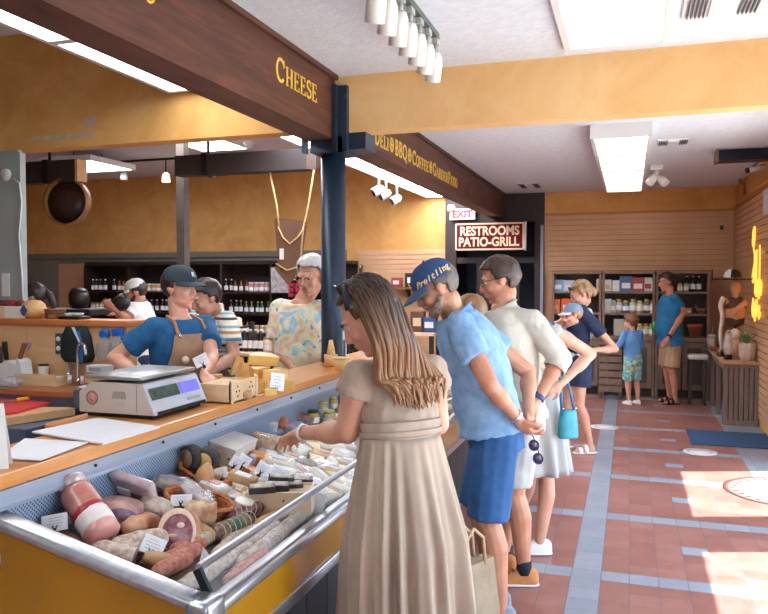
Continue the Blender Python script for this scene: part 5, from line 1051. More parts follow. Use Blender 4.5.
# slat wall shelf left of the restrooms
t = thing('wall_shelf', 'wooden shelf on the slatwall left of the restrooms', 'shelf', (-3.4, 11.5, 1.55)); MB().bx(-.85, .8, -.13, .17, -.03, 0).obj('board', wood('shelf_brown', (120, 82, 54), (142, 100, 66), .5, 'x', 3), t)
for x in (-.7, 0, .65): MB().prism([(x, .17, -.03), (x, -.08, -.03), (x, .17, -.2)], (.02, 0, 0)).obj('bracket', M_DARK, t)
def small(name, label, cat, px, py, Y, size, c, z=None, bev=.006, group=None):
    p_ = at(px, py, Y=Y); zz = p_.z - size[2] / 2 if z is None else z
    t = thing(name, label, cat, (p_.x, p_.y, zz), 0, group); mm = mat('c_%d_%d_%d' % c, c, rough=.45)
    MB().box((0, 0, size[2] / 2), size, None, bev, 2).obj('body', mm, t)
    MB().box((0, -size[1] / 2 - .001, size[2] * .5), (size[0] * .6, .003, size[2] * .4)).obj('label', mat('lab_%d' % (sum(c) % 5), [(230, 226, 220), (206, 190, 150), (180, 60, 60), (220, 210, 200), (90, 100, 120)][sum(c) % 5], rough=.6), t); return t
for i, (px, w, h, c, nm) in enumerate([(397, .16, .15, (150, 60, 60), 'dark red box on the shelf left of the restrooms'), (412, .2, .22, (40, 38, 42), 'black picture box on the shelf left of the restrooms'), (385, .14, .12, (200, 160, 140), 'pinkish jar shaped box on that slatwall shelf'), (425, .12, .1, (90, 70, 60), 'small brown box at the right of that slatwall shelf')]): small('gift_box', nm, 'box', px, 280, 11.45, (w, .12, h), c, 1.552)
t = thing('bottle_figure', 'slim dark wooden bottle figure standing on the slatwall shelf', 'figure', (at(361, 280, Y=11.45).x, 11.45, 1.552)); MB().lathe([(.001, 0), (.06, 0), (.065, .12), (.03, .2), (.028, .3), (.045, .34), (.001, .37)], 16).obj('body', mat('dark_walnut', (84, 50, 36), rough=.4), t); MB().ell((0, -.03, .33), (.02, .02, .02)).obj('face', M_WHITE, t)
t = thing('display_table', 'low table of gifts before the slatwall left of the restrooms', 'table', (-3.3, 10.6, 0)); MB().bx(-.75, .65, -.25, .25, .86, .9).obj('top', M_CRATE, t)
for x in (-.7, .6):
    for y in (-.2, .2): MB().bx(x - .03, x + .03, y - .03, y + .03, 0, .86).obj('leg', M_DARK, t)
for i, (px, w, h, c, nm) in enumerate([(385, .16, .22, (222, 216, 204), 'white card stand on the gift table'), (400, .18, .26, (206, 196, 176), 'cream book on the gift table'), (418, .2, .3, (96, 64, 46), 'brown leather case on the gift table'), (430, .22, .22, (44, 74, 130), 'blue box on the gift table'), (372, .14, .16, (120, 160, 90), 'green tin on the gift table'), (443, .12, .16, (190, 180, 170), 'grey box on the gift table')]): small('gift_box', nm, 'box', px, 318, 10.55, (w, .12, h), c, .901)
# ------------------------------------------------------------------ bookcases at the back right
M_BC = wood('weathered_grey_brown_wood', (122, 98, 80), (148, 124, 104), .6, 'z', 3); M_BCD = wood('shaded_case_back', (80, 66, 58), (96, 80, 70), .6, 'z', 3)  # the second wood is the first darkened, shade put into the colour
def bookcase(label, x0, x1):
    t = thing('bookcase', label, 'bookcase', ((x0 + x1) / 2, 11.46, 0)); w = (x1 - x0) / 2; F, B = -.24, .2
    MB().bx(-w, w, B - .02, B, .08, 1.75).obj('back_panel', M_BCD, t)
    for s_ in (-1, 1): MB().bx(s_ * w - .035 * (s_ > 0), s_ * w + .035 * (s_ < 0), F, B, 0, 1.75).obj('side_panel', M_BC, t)
    MB().bx(-w, w, F - .02, B, 1.75, 1.80, .006, 1).obj('top', M_BC, t)
    for z in (.86, 1.19, 1.50): MB().bx(-w + .035, w - .035, F + .01, B - .02, z - .03, z).obj('shelf', M_BC, t)
    MB().bx(-w, w, F - .02, B - .02, .80, .83).obj('counter', M_BC, t); MB().bx(-w + .03, w - .03, F + .05, B, 0, .1).obj('plinth', M_DARK, t)
    for s_ in (-1, 1):
        d = MB().bx(min(s_ * .01, s_ * (w - .04)), max(s_ * .01, s_ * (w - .04)), F - .005, F + .02, .12, .79).obj('door', M_BC, t)
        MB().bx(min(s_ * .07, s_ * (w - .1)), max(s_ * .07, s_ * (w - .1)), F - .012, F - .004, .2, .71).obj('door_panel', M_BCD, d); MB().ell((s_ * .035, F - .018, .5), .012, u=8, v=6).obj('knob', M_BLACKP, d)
    return t
bookcase('weathered bookcase farthest left, behind the mother', -1.09, -.385); bookcase('weathered middle bookcase full of boxes and jars', -.375, .345); bookcase('weathered bookcase at the right with dark bottles', .355, 1.06)
def pk(px, z, w, h, c, nm, kind='box', group=None, Y=11.32):
    p_ = at(px, 281 - (z + h / 2 - 1.65) * 747 / 10.9, Y=Y); loc = (p_.x, Y, z)
    if kind == 'box':
        t = thing('product_box', nm, 'box', loc, 0, group); MB().bx(-w / 2, w / 2, -.05, .06, 0, h, .004, 1).obj('body', mat('c_%d_%d_%d' % c, c, rough=.45), t); MB().bx(-w * .32, w * .32, -.053, -.049, h * .2, h * .55).obj('label', mat('lab_%d' % (sum(c) % 5), (230, 226, 220)), t)
    else:
        t = thing('product_jar', nm, 'jar', loc, 0, group); r = w / 2; MB().lathe([(.001, 0), (r, 0), (r, h * .7), (r * .75, h * .8), (.001, h * .8)], 14).obj('body', mat('c_%d_%d_%d' % c, c, rough=.3), t); MB().lathe([(.001, h * .8), (r * .8, h * .8), (r * .8, h), (.001, h)], 12).obj('lid', M_DKLID if sum(c) % 2 else M_GOLDLID, t)
        MB().lathe([(r * 1.02, h * .2), (r * 1.02, h * .55)], 14, cap=False).obj('label', M_PAPER, t)
    return t
LST = [(558, 1.5, .17, .17, (120, 160, 204), 'blue and white box on the top shelf of the left bookcase, leftmost'), (569, 1.5, .16, .16, (176, 196, 216), 'pale blue box on the top shelf of the left bookcase, second'), (600, 1.5, .10, .18, (210, 206, 200), 'white box at the right of the left bookcase top shelf'), (556, 1.19, .13, .19, (226, 110, 50), 'orange box on the middle shelf of the left bookcase, leftmost'), (566, 1.19, .13, .2, (216, 90, 44), 'red orange box on the middle shelf of the left bookcase, second'), (558, .86, .16, .14, (220, 190, 180), 'pinkish box on the lower shelf of the left bookcase'),
    (608, 1.5, .10, .17, (226, 226, 224), 'white box on the middle bookcase top shelf, leftmost'), (616, 1.5, .10, .16, (214, 218, 222), 'white box on the middle bookcase top shelf, second'), (626, 1.5, .18, .22, (70, 110, 160), 'blue box on the middle bookcase top shelf'), (638, 1.5, .18, .2, (170, 70, 64), 'red box on the middle bookcase top shelf'), (648, 1.5, .13, .2, (206, 210, 206), 'pale box on the middle bookcase top shelf, rightmost'), (608, 1.19, .09, .2, (218, 220, 216), 'white tall box on the middle bookcase jar shelf, leftmost'), (613, 1.19, .08, .18, (150, 170, 150), 'green grey box beside the tall white box'), (621, .86, .2, .24, (190, 186, 180), 'framed grey print on the lower shelf of the middle bookcase')]
for a in LST: pk(*a)
for i, px in enumerate((619, 626, 633, 640, 647, 653)): pk(px, 1.19, .10, .2 - .02 * (i % 2), [(206, 200, 170), (90, 120, 150), (196, 206, 170), (216, 196, 150), (120, 130, 110), (206, 206, 200)][i], 'labelled jar on the jar shelf of the middle bookcase, ' + ['leftmost', 'second', 'third', 'fourth', 'fifth', 'rightmost'][i], 'jar')
for i, px in enumerate((640, 646, 652)): pk(px, .86, .09, .18, (206, 176, 110), 'yellow jar on the lower shelf of the middle bookcase, ' + ['left', 'middle', 'right'][i], 'jar')
for i, px in enumerate((687, 693, 699)): place_bottle(2, (at(px, 280, Y=11.36).x, 11.36, 1.5), 'dark bottle on the top shelf of the right bookcase', 'dark bottles in the right bookcase')
for i, px in enumerate((680, 686)): pk(px, 1.5, .07, .12, (206, 202, 196), ['small white pot on the right bookcase, leftmost', 'second small white pot on the right bookcase'][i], 'jar')
pk(687, 1.19, .12, .08, (214, 130, 40), 'small orange box on the middle shelf of the right bookcase')
t = thing('animal_figurine', 'small brass coloured animal figurine on the right bookcase', 'figurine', (at(701, 300, Y=11.34).x, 11.34, 1.19)); o = MB().cap((-.04, 0, .05), (.04, 0, .055), .025, .022).cap((-.04, 0, .05), (-.06, 0, .1), .016, .012).ell((-.065, 0, .11), .018).obj('body', mat('brass_figure', (150, 112, 60), rough=.35, metal=.6), t)
for x in (-.03, .035):
    for y in (-.012, .012): MB().cone((x, y, .04), (x, y, 0), .008).obj('leg', mat('brass_figure', (150, 112, 60)), t)
t = thing('flower_pot', 'terracotta pot on the right bookcase counter', 'pot', (at(695, 330, Y=11.3).x, 11.3, .86)); MB().lathe([(.001, 0), (.07, 0), (.09, .14), (.1, .14), (.1, .18), (.08, .18), (.075, .13), (.001, .12)], 20).obj('body', mat('terracotta', (176, 94, 62), rough=.8), t)
t = thing('hanging_ornament', 'green glass ornament hanging on the bookcase upright', 'ornament', (.345, 11.16, 1.1)); MB().lathe([(.001, -.18), (.04, -.15), (.05, -.08), (.03, -.02), (.001, 0)], 14).obj('body', mat('bright_green_glass', (40, 160, 90), rough=.15, coat=.5), t); MB().cone((0, 0, 0), (0, .03, .1), .004, seg=6).box((0, .03, .13), (.05, .03, .08)).obj('hanger', mat('brown_hanger', (150, 110, 70)), t)
t = thing('display_crate', 'dark slatted wooden crate table standing by the small boy', 'crate', (-.24, 11.0, 0))
for x in (-.13, .13):
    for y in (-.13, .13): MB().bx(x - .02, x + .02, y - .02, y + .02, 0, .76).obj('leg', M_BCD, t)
for k in range(6): MB().bx(-.15, .15, -.152, -.14, .1 + k * .105, .18 + k * .105).obj('slat', M_BC, t)
MB().bx(-.17, .17, -.17, .17, .76, .79).obj('top', M_BC, t)
# ------------------------------------------------------------------ slatted desk with mannequin, plant and oddments
M_DESK = wood('weathered_desk_grey', (116, 100, 92), (142, 126, 116), .65, 'z', 3); M_DTOP = wood('light_desk_top', (176, 134, 94), (198, 156, 114), .5, 'y', 3)
t = thing('desk', 'weathered grey desk with vertical slats under the neon sign', 'desk', (1.225, 10.2, 0))
MB().bx(-.21, .18, -.92, 1.0, .70, .735, .004, 1).obj('top', M_DTOP, t)
MB().bx(-.17, .17, -.86, -.84, .06, .70).obj('end_panel', M_BCD, t); MB().bx(-.19, .18, -.895, -.84, .0, .06).obj('end_rail', M_DESK, t); MB().bx(-.19, .18, -.895, -.84, .66, .70).obj('end_rail', M_DESK, t)
for k in range(7): MB().bx(-.185 + k * .053, -.185 + k * .053 + .042, -.89, -.86, .06, .66).obj('slat', M_DESK, t)
for y in (-.85, -.15, .55, .95): MB().bx(-.19, -.14, y - .03, y + .03, 0, .70).obj('leg', M_DESK, t)
MB().bx(-.18, -.15, -.85, .95, .62, .70).bx(.1, .17, -.84, .95, 0, .7).obj('apron_rail', M_DESK, t)
DT = .736
t = thing('potted_plant', 'spiky green plant in a white tilted stone pot on the desk', 'plant', (1.29, 9.45, DT))
MB().loft([[V(w * math.cos(a) * (1 + .1 * math.cos(3 * a)), w * .9 * math.sin(a) * (1 + .08 * math.sin(4 * a)), z) for a in [2 * math.pi * k / 10 for k in range(10)]] for z, w in ((0, .07), (.05, .095), (.16, .10), (.2, .09), (.17, .075))], smooth=False).obj('pot', mat('white_stone_pot', (214, 198, 184), (190, 172, 160), rough=.7, scale=10), t)
r_ = random.Random(4)
for k in range(34):
    a = r_.uniform(0, 6.28); L = r_.uniform(.10, .19); e = r_.uniform(.2, .75); q = [V(math.cos(a) * L * u * e, math.sin(a) * L * u * e, .18 + L * (u - .35 * u * u * e)) for u in (0, .35, .7, 1)]
    MB().tube(q, [.006, .008, .005, .001], 4).obj('leaf', mat('grass_green_leaf', (74, 128, 62), (104, 160, 84), rough=.5, scale=10), t)
t = thing('mannequin', 'small mannequin bust dressed in scarf and cap beside the neon sign', 'mannequin', (1.2, 9.75, DT))
MB().lathe([(.001, 0), (.09, 0), (.085, .02), (.018, .04), (.016, .42), (.001, .42)], 16).obj('stand', M_DARK, t)
o = MB().ell((0, 0, .55), (.12, .09, .16)).ell((0, 0, .66), (.13, .07, .07)).cap((0, 0, .66), (0, 0, .76), .04, .036).ell((0, -.01, .83), (.062, .075, .085)).obj('body', mat('tan_mannequin_skin', (206, 150, 108), rough=.5), t); mods(o, .012, 4)
o = MB().loft([[V(w * math.cos(a), .7 * w * math.sin(a), z) for a in [2 * math.pi * k / 24 for k in range(24)]] for z, w in ((.36, .10), (.5, .105), (.62, .125), (.70, .10), (.73, .055))]).obj('jacket', cloth('dark_brown_jacket', (70, 50, 42), (96, 70, 56), 9), t); mods(o, None, 0, 1, None, .02, .06)
MB().tube(smooth([(-.13, -.05, .72), (-.17, -.06, .62), (-.15, -.08, .5), (-.17, -.08, .3), (-.15, -.08, .1)], 5), [.03, .034, .03, .03, .026, .026, .026, .026, .022, .022, .022, .022, .022, .02, .02, .02, .02, .02, .018, .015, .01], 10).obj('scarf', mat('off_white_cloth', (226, 218, 208), (206, 198, 190), rough=.9, scale=12, bump=.4), t)
MB().tube(smooth([(.1, -.06, .66), (.03, -.1, .6), (-.05, -.1, .52)], 4), .035, 10).obj('arm', mat('tan_mannequin_skin', (206, 150, 108)), t)
t = thing('trucker_cap', 'black and white trucker cap hung above the mannequin', 'cap', (1.15, 9.62, 1.69))
rings = [[V(.10 * math.cos(u) ** .85 * math.cos(a), .11 * math.cos(u) ** .85 * math.sin(a), .1 * math.sin(u)) for a in [2 * math.pi * k / 24 for k in range(24)]] for u in [k * math.pi / 16 for k in range(9)]]
MB().loft(rings).obj('crown', M_BLACKP, t); MB().loft([[V(.101 * math.cos(u) ** .85 * math.cos(a), .112 * math.cos(u) ** .85 * math.sin(a), .102 * math.sin(u)) for a in [R(150 + 100 * k / 14) for k in range(15)]] for u in [k * math.pi / 18 for k in range(8)]], closed=False, cap=False).obj('front_panel', mat('white_panel_cloth', (230, 228, 226), rough=.8), t)
MB().prism([(-.09, -.06, 0), (-.2, -.05, -.015), (-.21, .0, -.02), (-.2, .05, -.015), (-.09, .06, 0)], (0, 0, .006)).obj('bill', M_BLACKP, t)
MB().tube([(-.22, .02, -.03), (-.22, .02, .09), (-.21, .02, .09)], .008, 6).tube([(-.22, .02, -.02), (.2, .02, -.02), (.26, .02, .02)], .009, 6).obj('hook', M_BLACKP, t)
t = thing('white_bird_vase', 'tall white and grey bird vase with a dark foot on the desk', 'vase', (1.1, 9.5, DT)); MB().lathe([(.001, .06), (.045, .06), (.055, .14), (.05, .2), (.03, .26), (.035, .31), (.001, .35)], 18).obj('body', mat('white_grey_glaze', (222, 216, 212), (170, 166, 166), rough=.4, scale=16), t); MB().lathe([(.001, 0), (.042, 0), (.046, .06), (.001, .062)], 16).obj('foot', M_BLACKP, t); MB().cone((0, -.03, .32), (-.05, -.06, .31), .012, .002).obj('beak', mat('orange_beak', (220, 140, 60)), t)
t = thing('white_doll', 'round headed white and orange doll on the desk before the mannequin', 'doll', (1.19, 9.66, DT)); MB().lathe([(.001, 0), (.07, 0), (.08, .1), (.05, .22), (.001, .24)], 18).obj('body', mat('orange_white_doll', (226, 170, 110), (232, 214, 196), rough=.6, scale=12), t); MB().ell((0, 0, .29), (.06, .06, .065)).obj('head', mat('white_doll_head', (226, 216, 206), rough=.6), t)
t = thing('picture_frame', 'slim wooden frame leaning on the desk', 'frame', (1.1, 10.0, DT), R(30)); MB().box((0, .02, .12), (.02, .02, .26), (.25, .2, 0)).box((.14, .05, .12), (.02, .02, .26), (.25, .2, 0)).box((.05, .04, .23), (.16, .02, .02), (.25, .0, 0)).box((.09, .03, .02), (.16, .02, .02)).obj('frame', M_DTOP, t); MB().box((.07, .04, .12), (.12, .006, .2), (.25, .2, 0)).obj('picture', M_PAPER, t)
for i, (x, y, c, nm) in enumerate([(1.06, 10.6, (160, 44, 48), 'red tin on the desk, farthest of the little tins'), (1.1, 10.35, (52, 40, 44), 'black tin on the desk'), (1.08, 10.1, (70, 54, 50), 'dark brown tin on the desk'), (1.18, 10.5, (226, 220, 214), 'white tin on the desk'), (1.06, 9.85, (40, 36, 40), 'black little tin nearest on the desk'), (1.22, 10.2, (180, 60, 56), 'red tin behind the dark brown one'), (1.13, 9.72, (190, 140, 96), 'small tan wooden box on the desk')]):
    t = thing('tin', nm, 'tin', (x, y, DT)); MB().lathe([(.001, 0), (.04, 0), (.042, .05), (.001, .052)], 16).obj('body', mat('c_%d_%d_%d' % c, c, rough=.35), t); MB().lathe([(.001, .052), (.043, .052), (.043, .062), (.001, .064)], 16).obj('lid', mat('tin_lid', (150, 130, 110), rough=.35, metal=.5), t)
t = thing('drink_cup', 'white drink cup with a straw at the far end of the desk', 'cup', (1.06, 10.95, DT)); MB().lathe([(.001, 0), (.05, 0), (.065, .15), (.001, .155)], 18).obj('cup', mat('pale_drink', (222, 206, 196), rough=.3), t); MB().lathe([(.001, .155), (.068, .155), (.05, .19), (.001, .195)], 16).obj('lid', M_WHITE, t); MB().cone((0, 0, .19), (.02, 0, .3), .006, seg=8).obj('straw', M_WHITE, t)
t = thing('stool', 'white topped stool beside the far desk legs', 'stool', (.87, 10.75, 0)); MB().box((0, 0, .64), (.26, .2, .07), None, .03, 3).obj('seat', M_WHITE, t)
for x in (-.09, .09):
    for y in (-.07, .07): MB().cone((x, y, 0), (x * .9, y * .9, .61), .015, seg=8).obj('leg', M_BCD, t)
# ------------------------------------------------------------------ floor mat and floor stickers
tag(MB().bx(.61, 1.405, 8.08, 8.85, 0, .012, .004, 1).obj('door_mat', mat('blue_ribbed_mat', (38, 72, 112), (50, 88, 130), rough=.95, scale=60, bump=.6)), 'dark blue mat on the tiles by the doorway', 'mat')
for (x, y, nm) in ((.662, 7.75, 'round white floor sticker in front of the blue mat'), (-.248, 8.75, 'round white floor sticker behind the mother')):
    t = thing('floor_sticker', nm, 'sticker', (x, y, .0)); MB().lathe([(.001, 0), (.155, 0), (.155, .003), (.001, .003)], 36).obj('disc', mat('white_floor_vinyl', (214, 212, 212), rough=.5), t); MB().lathe([(.10, .003), (.115, .003), (.115, .0036), (.10, .0036)], 30, cap=False).obj('ring', mat('grey_floor_print', (170, 172, 180)), t)
t = thing('floor_emblem', 'round emblem ring with dark marks set in the sunlit floor', 'emblem', (1.165, 6.47, 0)); MB().lathe([(.40, 0), (.44, 0), (.44, .003), (.40, .003), (.40, 0)], 60, cap=False).obj('ring', mat('brown_ring_print', (86, 48, 40), rough=.6), t); MB().lathe([(.001, 0), (.4, 0), (.4, .002), (.001, .002)], 60).obj('disc', mat('pale_emblem_stone', (196, 184, 172), rough=.6), t)
for k in range(28):
    a = 2 * math.pi * k / 28; MB().box((.36 * math.cos(a), .36 * math.sin(a), .003), (.05, .022, .002), (0, 0, a)).obj('mark', mat('brown_ring_print', (86, 48, 40)), t)
# ------------------------------------------------------------------ people
def skin(name, a, b, s=.08): return mat(name, a, b, rough=.45, scale=8, sss=s, bump=.05, bscale=60)
SK_F = skin('fair_skin', (226, 172, 148), (214, 154, 130)); SK_T = skin('tanned_skin', (206, 148, 118), (190, 128, 100)); SK_P = skin('pink_skin', (216, 162, 136), (200, 142, 118))
M_LIP = mat('lip_skin', (186, 108, 96), rough=.4); M_EYEW = mat('eye_white', (205, 196, 190), rough=.2); M_IRIS = mat('dark_iris', (44, 34, 30), rough=.15)
class Fig:
    def __init__(s, label, x, y, heading, H=1.75, lean=0, female=False, girth=1.0, belly=0, sk=None, vox=.0065, z0=0, twist=0, stance=.10, hs=1.0):
        s.t = thing('person', label, 'person', (x, y, z0), R(heading - 90)); s.M = Matrix.Translation((x, y, z0)) @ Matrix.Rotation(R(heading - 90), 4, 'Z'); s.I = s.M.inverted()
        s.s = H / 1.75; s.lean = R(lean); s.f = female; s.g = girth; s.belly = belly; s.sk = sk or SK_F; s.vox = vox; s.hz = .93 * s.s; s.tw = R(twist); s.h0 = heading; s.hs = hs; s.arm = 1.0
        k = .155 if female else .18
        s.J = {'shR': s.up(k, -.005, .475), 'shL': s.up(-k, -.005, .475), 'neck': s.up(0, -.012, .535), 'head': s.up(0, .035, .70)}
        for sd, q in (('R', 1), ('L', -1)):
            s.J['hip' + sd] = V(q * .088 * s.s, 0, s.hz - .03 * s.s); s.J['kn' + sd] = V(q * stance * s.s, .02 * s.s, .49 * s.s); s.J['an' + sd] = V(q * stance * s.s, -.035 * s.s, .085 * s.s); s.J['toe' + sd] = V(q * .12, 1, 0)
            s.J['el' + sd] = s.up(q * (k + .055), -.03, .19); s.J['wr' + sd] = s.up(q * (k + .05), .05, -.06)
        s.hR = Matrix.Identity(3)
    def up(s, x, y, z):                                               # a point of the upper body, bent forward along the spine
        x, y, z = x * s.s, y * s.s, z * s.s
        a = s.lean * (.55 + .45 * min(max(z / (.55 * s.s), 0), 1)); c, d = math.cos(a), math.sin(a)
        tw = s.tw * min(max(z / (.4 * s.s), 0), 1); x, y = x * math.cos(tw) - y * math.sin(tw), x * math.sin(tw) + y * math.cos(tw)
        return V(x, y * c + z * d, s.hz + z * c - y * d)
    def W(s, p): return s.I @ V(p)                                    # a place in the shop in the figure's own frame
    def look(s, heading, pitch=0, roll=0, at_=None):
        s.hR = Matrix.Rotation(R(heading - s.h0), 3, 'Z') @ Matrix.Rotation(R(-pitch), 3, 'X') @ Matrix.Rotation(R(roll), 3, 'Y')
        if at_ is not None: s.J['head'] = s.W(at_)
        return s
    def put(s, **k):
        for n, p in k.items(): s.J[n] = s.W(p)
        return s
    def h(s, x, y, z): return s.J['head'] + s.hR @ (V(x, y, z) * s.s ** .5 * s.hs)
    def prof(s, z):
        T = ([(-.14, .168, .118), (-.06, .176, .124), (.03, .160, .114), (.14, .126, .096), (.22, .13, .100), (.32, .150, .118), (.40, .152, .106), (.46, .130, .086), (.50, .085, .064), (.54, .05, .052)] if s.f else
             [(-.14, .160, .112), (-.06, .166, .116), (.03, .160, .112), (.14, .154, .108), (.24, .166, .116), (.34, .182, .124), (.42, .178, .112), (.47, .150, .092), (.51, .10, .072), (.545, .062, .060)])
        z = min(max(z, T[0][0]), T[-1][0])
        for a, b in zip(T, T[1:]):
            if a[0] <= z <= b[0]:
                u = (z - a[0]) / (b[0] - a[0]); u = u * u * (3 - 2 * u); return a[1] + (b[1] - a[1]) * u, a[2] + (b[2] - a[2]) * u
    def rings(s, zs, infl=0, n=28):
        out = []
        for z in zs:
            a, b = s.prof(z); g = s.g if z < .42 else 1 + (s.g - 1) * .4
            a, b = a * g + infl / s.s, b * g + infl / s.s
            bel = s.belly * math.exp(-((z - .1) / .13) ** 2)
            out.append([s.up(math.copysign(abs(math.cos(t)) ** .9, math.cos(t)) * a, math.sin(t) * (b + (bel if math.sin(t) > 0 else 0)), z) for t in [2 * math.pi * k / n for k in range(n)]])
        return out
    def limb(s, mb, a, b, r0, r1, bulge=0):
        mb.cap(a, b, r0, r1)
        if bulge: mb.ell(V(a).lerp(V(b), .32), (r0 * 1.0 + bulge, r0 + bulge, (V(b) - V(a)).length * .3), basis(V(b) - V(a)))
    def hand(s, mb, w, d, n, side, curl=.5, k=1.0, spread=0):
        d = V(d).normalized(); n = (V(n) - d * V(n).dot(d)).normalized(); x = d.cross(n) * side; k *= s.s
        bs = Matrix((x, d, n)).transposed()
        mb.cap(w, w + d * .03 * k, .025 * k, .026 * k); mb.ell(w + d * .05 * k, (.040 * k, .05 * k, .0165 * k), bs)
        for i, L in enumerate((.072, .082, .076, .06)):
            p = w + d * (.082 - .006 * abs(i - 1)) * k + x * (.028 - .0195 * i) * k; a = R(12)
            for j, (f, bend) in enumerate(((.45, 30), (.32, 48), (.23, 30))):
                a += R(bend * curl); fan = (1.5 - i) * (.08 + spread); q = p + (d * math.cos(a) + n * math.sin(a) + x * fan).normalized() * L * f * k
                mb.cap(p, q, (.0098 - .0008 * j) * k, (.0092 - .001 * j) * k, 10); p = q
        p = w + d * .022 * k + x * .03 * k; q = p + (d * .62 + x * .66 + n * .35).normalized() * .045 * k; r = q + (d * .85 + x * .2 + n * (.3 + .4 * curl)).normalized() * .034 * k
        mb.cap(p, q, .0135 * k, .0115 * k, 10); mb.cap(q, r, .0112 * k, .009 * k, 10)
    def body(s, hands=None, legs=True, foot=True, name='body', m=None):
        """one continuous body: torso, neck, head with its features, arms with five-fingered hands, legs and feet"""
        mb = MB(); J = s.J; q = s.s; th = .92 if s.f else 1
        mb.loft(s.rings([-.14, -.06, .03, .14, .24, .34, .42, .47, .51, .545], -.012))
        hd = s.hR; Hk = s.s ** .5 * s.hs
        mb.cap(J['neck'] + V(0, 0, -.04), s.h(0, -.022, -.075), .058 * q * th, .054 * q * th); mb.cap(J['neck'], s.h(0, -.01, -.05), .05 * q * th, .05 * q * th)
        E = lambda c, r, e=None: mb.ell(s.h(*c), [v * Hk for v in r], hd if e is None else hd @ Euler([R(a) for a in e]).to_matrix(), 20, 14)
        E((0, -.014, .034), (.075, .094, .085)); E((0, .028, -.02), (.062, .062, .085)); E((0, .026, -.074), (.053, .055, .038)); E((0, .066, -.104), (.021, .02, .017))
        E((0, .075, .026), (.052, .02, .014)); E((0, .074, -.062), (.03, .022, .026))
        for c in (-1, 1): E((c * .036, .062, -.028), (.024, .024, .026)); E((c * .077, -.012, -.008), (.010, .022, .032), (12, c * 14, c * -12)); E((c * .036, .012, -.066), (.02, .036, .026)); E((c * .012, .096, -.036), (.010, .012, .009))
        mb.cap(s.h(0, .086, .018), s.h(0, .107, -.03), .010 * Hk, .0135 * Hk, 10)
        for sd, c in (('R', 1), ('L', -1)):
            a, e, w = J['sh' + sd], J['el' + sd], J['wr' + sd]
            mb.cap(s.up(c * .05, -.01, .47), a, .06 * q, .054 * q * th)
            s.limb(mb, a, e, .051 * q * th * s.arm * (.5 + .5 * s.g), .041 * q * th * s.arm, .002); s.limb(mb, e, w, .040 * q * th * s.arm, .026 * q * th, .003)
            hs = (hands or {}).get(sd, ((w - e).normalized(), V(-c, 0, 0) - (w - e) * 0, .45))
            sp = hs[3] if len(hs) > 3 else 1
            s.hand(mb, w, hs[0], hs[1], (-1 if sd == 'R' else 1) * sp, hs[2], .92 if s.f else 1)
            if legs:
                hp, kn, an = J['hip' + sd], J['kn' + sd], J['an' + sd]
                lg = 1 if s.f else 1.12; mb.cap(hp, kn, .088 * q * (.6 + .4 * s.g), .054 * q * lg); mb.ell(kn + V(0, .012, 0) * q, .05 * q * lg)
                ca = kn.lerp(an, .33) + V(0, -.016, 0) * q; mb.cap(kn, ca, .049 * q * lg, .054 * q * lg); mb.cap(ca, an, .053 * q * lg, .035 * q)
                if foot:
                    td = V(J['toe' + sd]).normalized(); mb.cap(an, an + V(0, 0, -.045) * q - td * .025 * q, .038 * q, .033 * q)
                    mb.cap(an + V(0, 0, -.04) * q, an + td * .13 * q + V(0, 0, -.062) * q, .037 * q, .023 * q); xs = td.cross(V(0, 0, 1))
                    for k in range(5): mb.cap(an + td * (.115 - .008 * k) * q + xs * (-.026 + .014 * k) * q * c * 1 + V(0, 0, -.066) * q, an + td * (.165 - .012 * k) * q + xs * (-.03 + .015 * k) * q * c + V(0, 0, -.072) * q, .0125 * q, .010 * q, 8)
        o = mb.obj(name, m or s.sk, s.t); mods(o, s.vox, 3); return o
    def face(s, brow=None, lips=True, open_=True):
        Hk = s.s ** .5 * s.hs
        for c in (-1, 1):
            o = MB().ell((0, 0, 0), .0125 * Hk, u=14, v=10).obj('eye', M_EYEW, s.t, loc=s.h(c * .031, .0715, .004)); MB().ell((0, .009 * Hk, 0), (.0062 * Hk, .0045 * Hk, .0062 * Hk), u=12, v=8).obj('iris', M_IRIS, o); o.rotation_euler = s.hR.to_euler()
            if brow: MB().tube([s.h(c * .014, .0955, .020), s.h(c * .03, .0925, .0265), s.h(c * .048, .078, .021)], [.0035 * Hk, .0042 * Hk, .002 * Hk], 8).obj('eyebrow', brow, s.t)
        if lips:
            MB().ell(s.h(0, .0925, -.058), (.021 * Hk, .008 * Hk, .0045 * Hk), s.hR).ell(s.h(0, .0915, -.067), (.018 * Hk, .008 * Hk, .0055 * Hk), s.hR).obj('lips', M_LIP, s.t)
    def hair(s, m, front=.07, nape=-.065, vol=.0, tuft=.012, side=.02, ts=.03):
        mb = MB(); mb.ell((0, -.013, .03), (.083 + vol, .104 + vol, .095 + vol), u=56, v=40)
        kill = [v for v in mb.bm.verts if (v.co.y > .035 and v.co.z < front - .25 * (.09 - v.co.y)) or (v.co.y > side and v.co.z < .03) or (v.co.y > -.035 and v.co.z < -.0) or v.co.z < nape]
        bmesh.ops.delete(mb.bm, geom=kill, context='VERTS')
        for v in mb.bm.verts: v.co = s.h(*v.co)
        o = mb.obj('hair', m, s.t); mods(o, None, 6, 0, .012, tuft, ts); return o
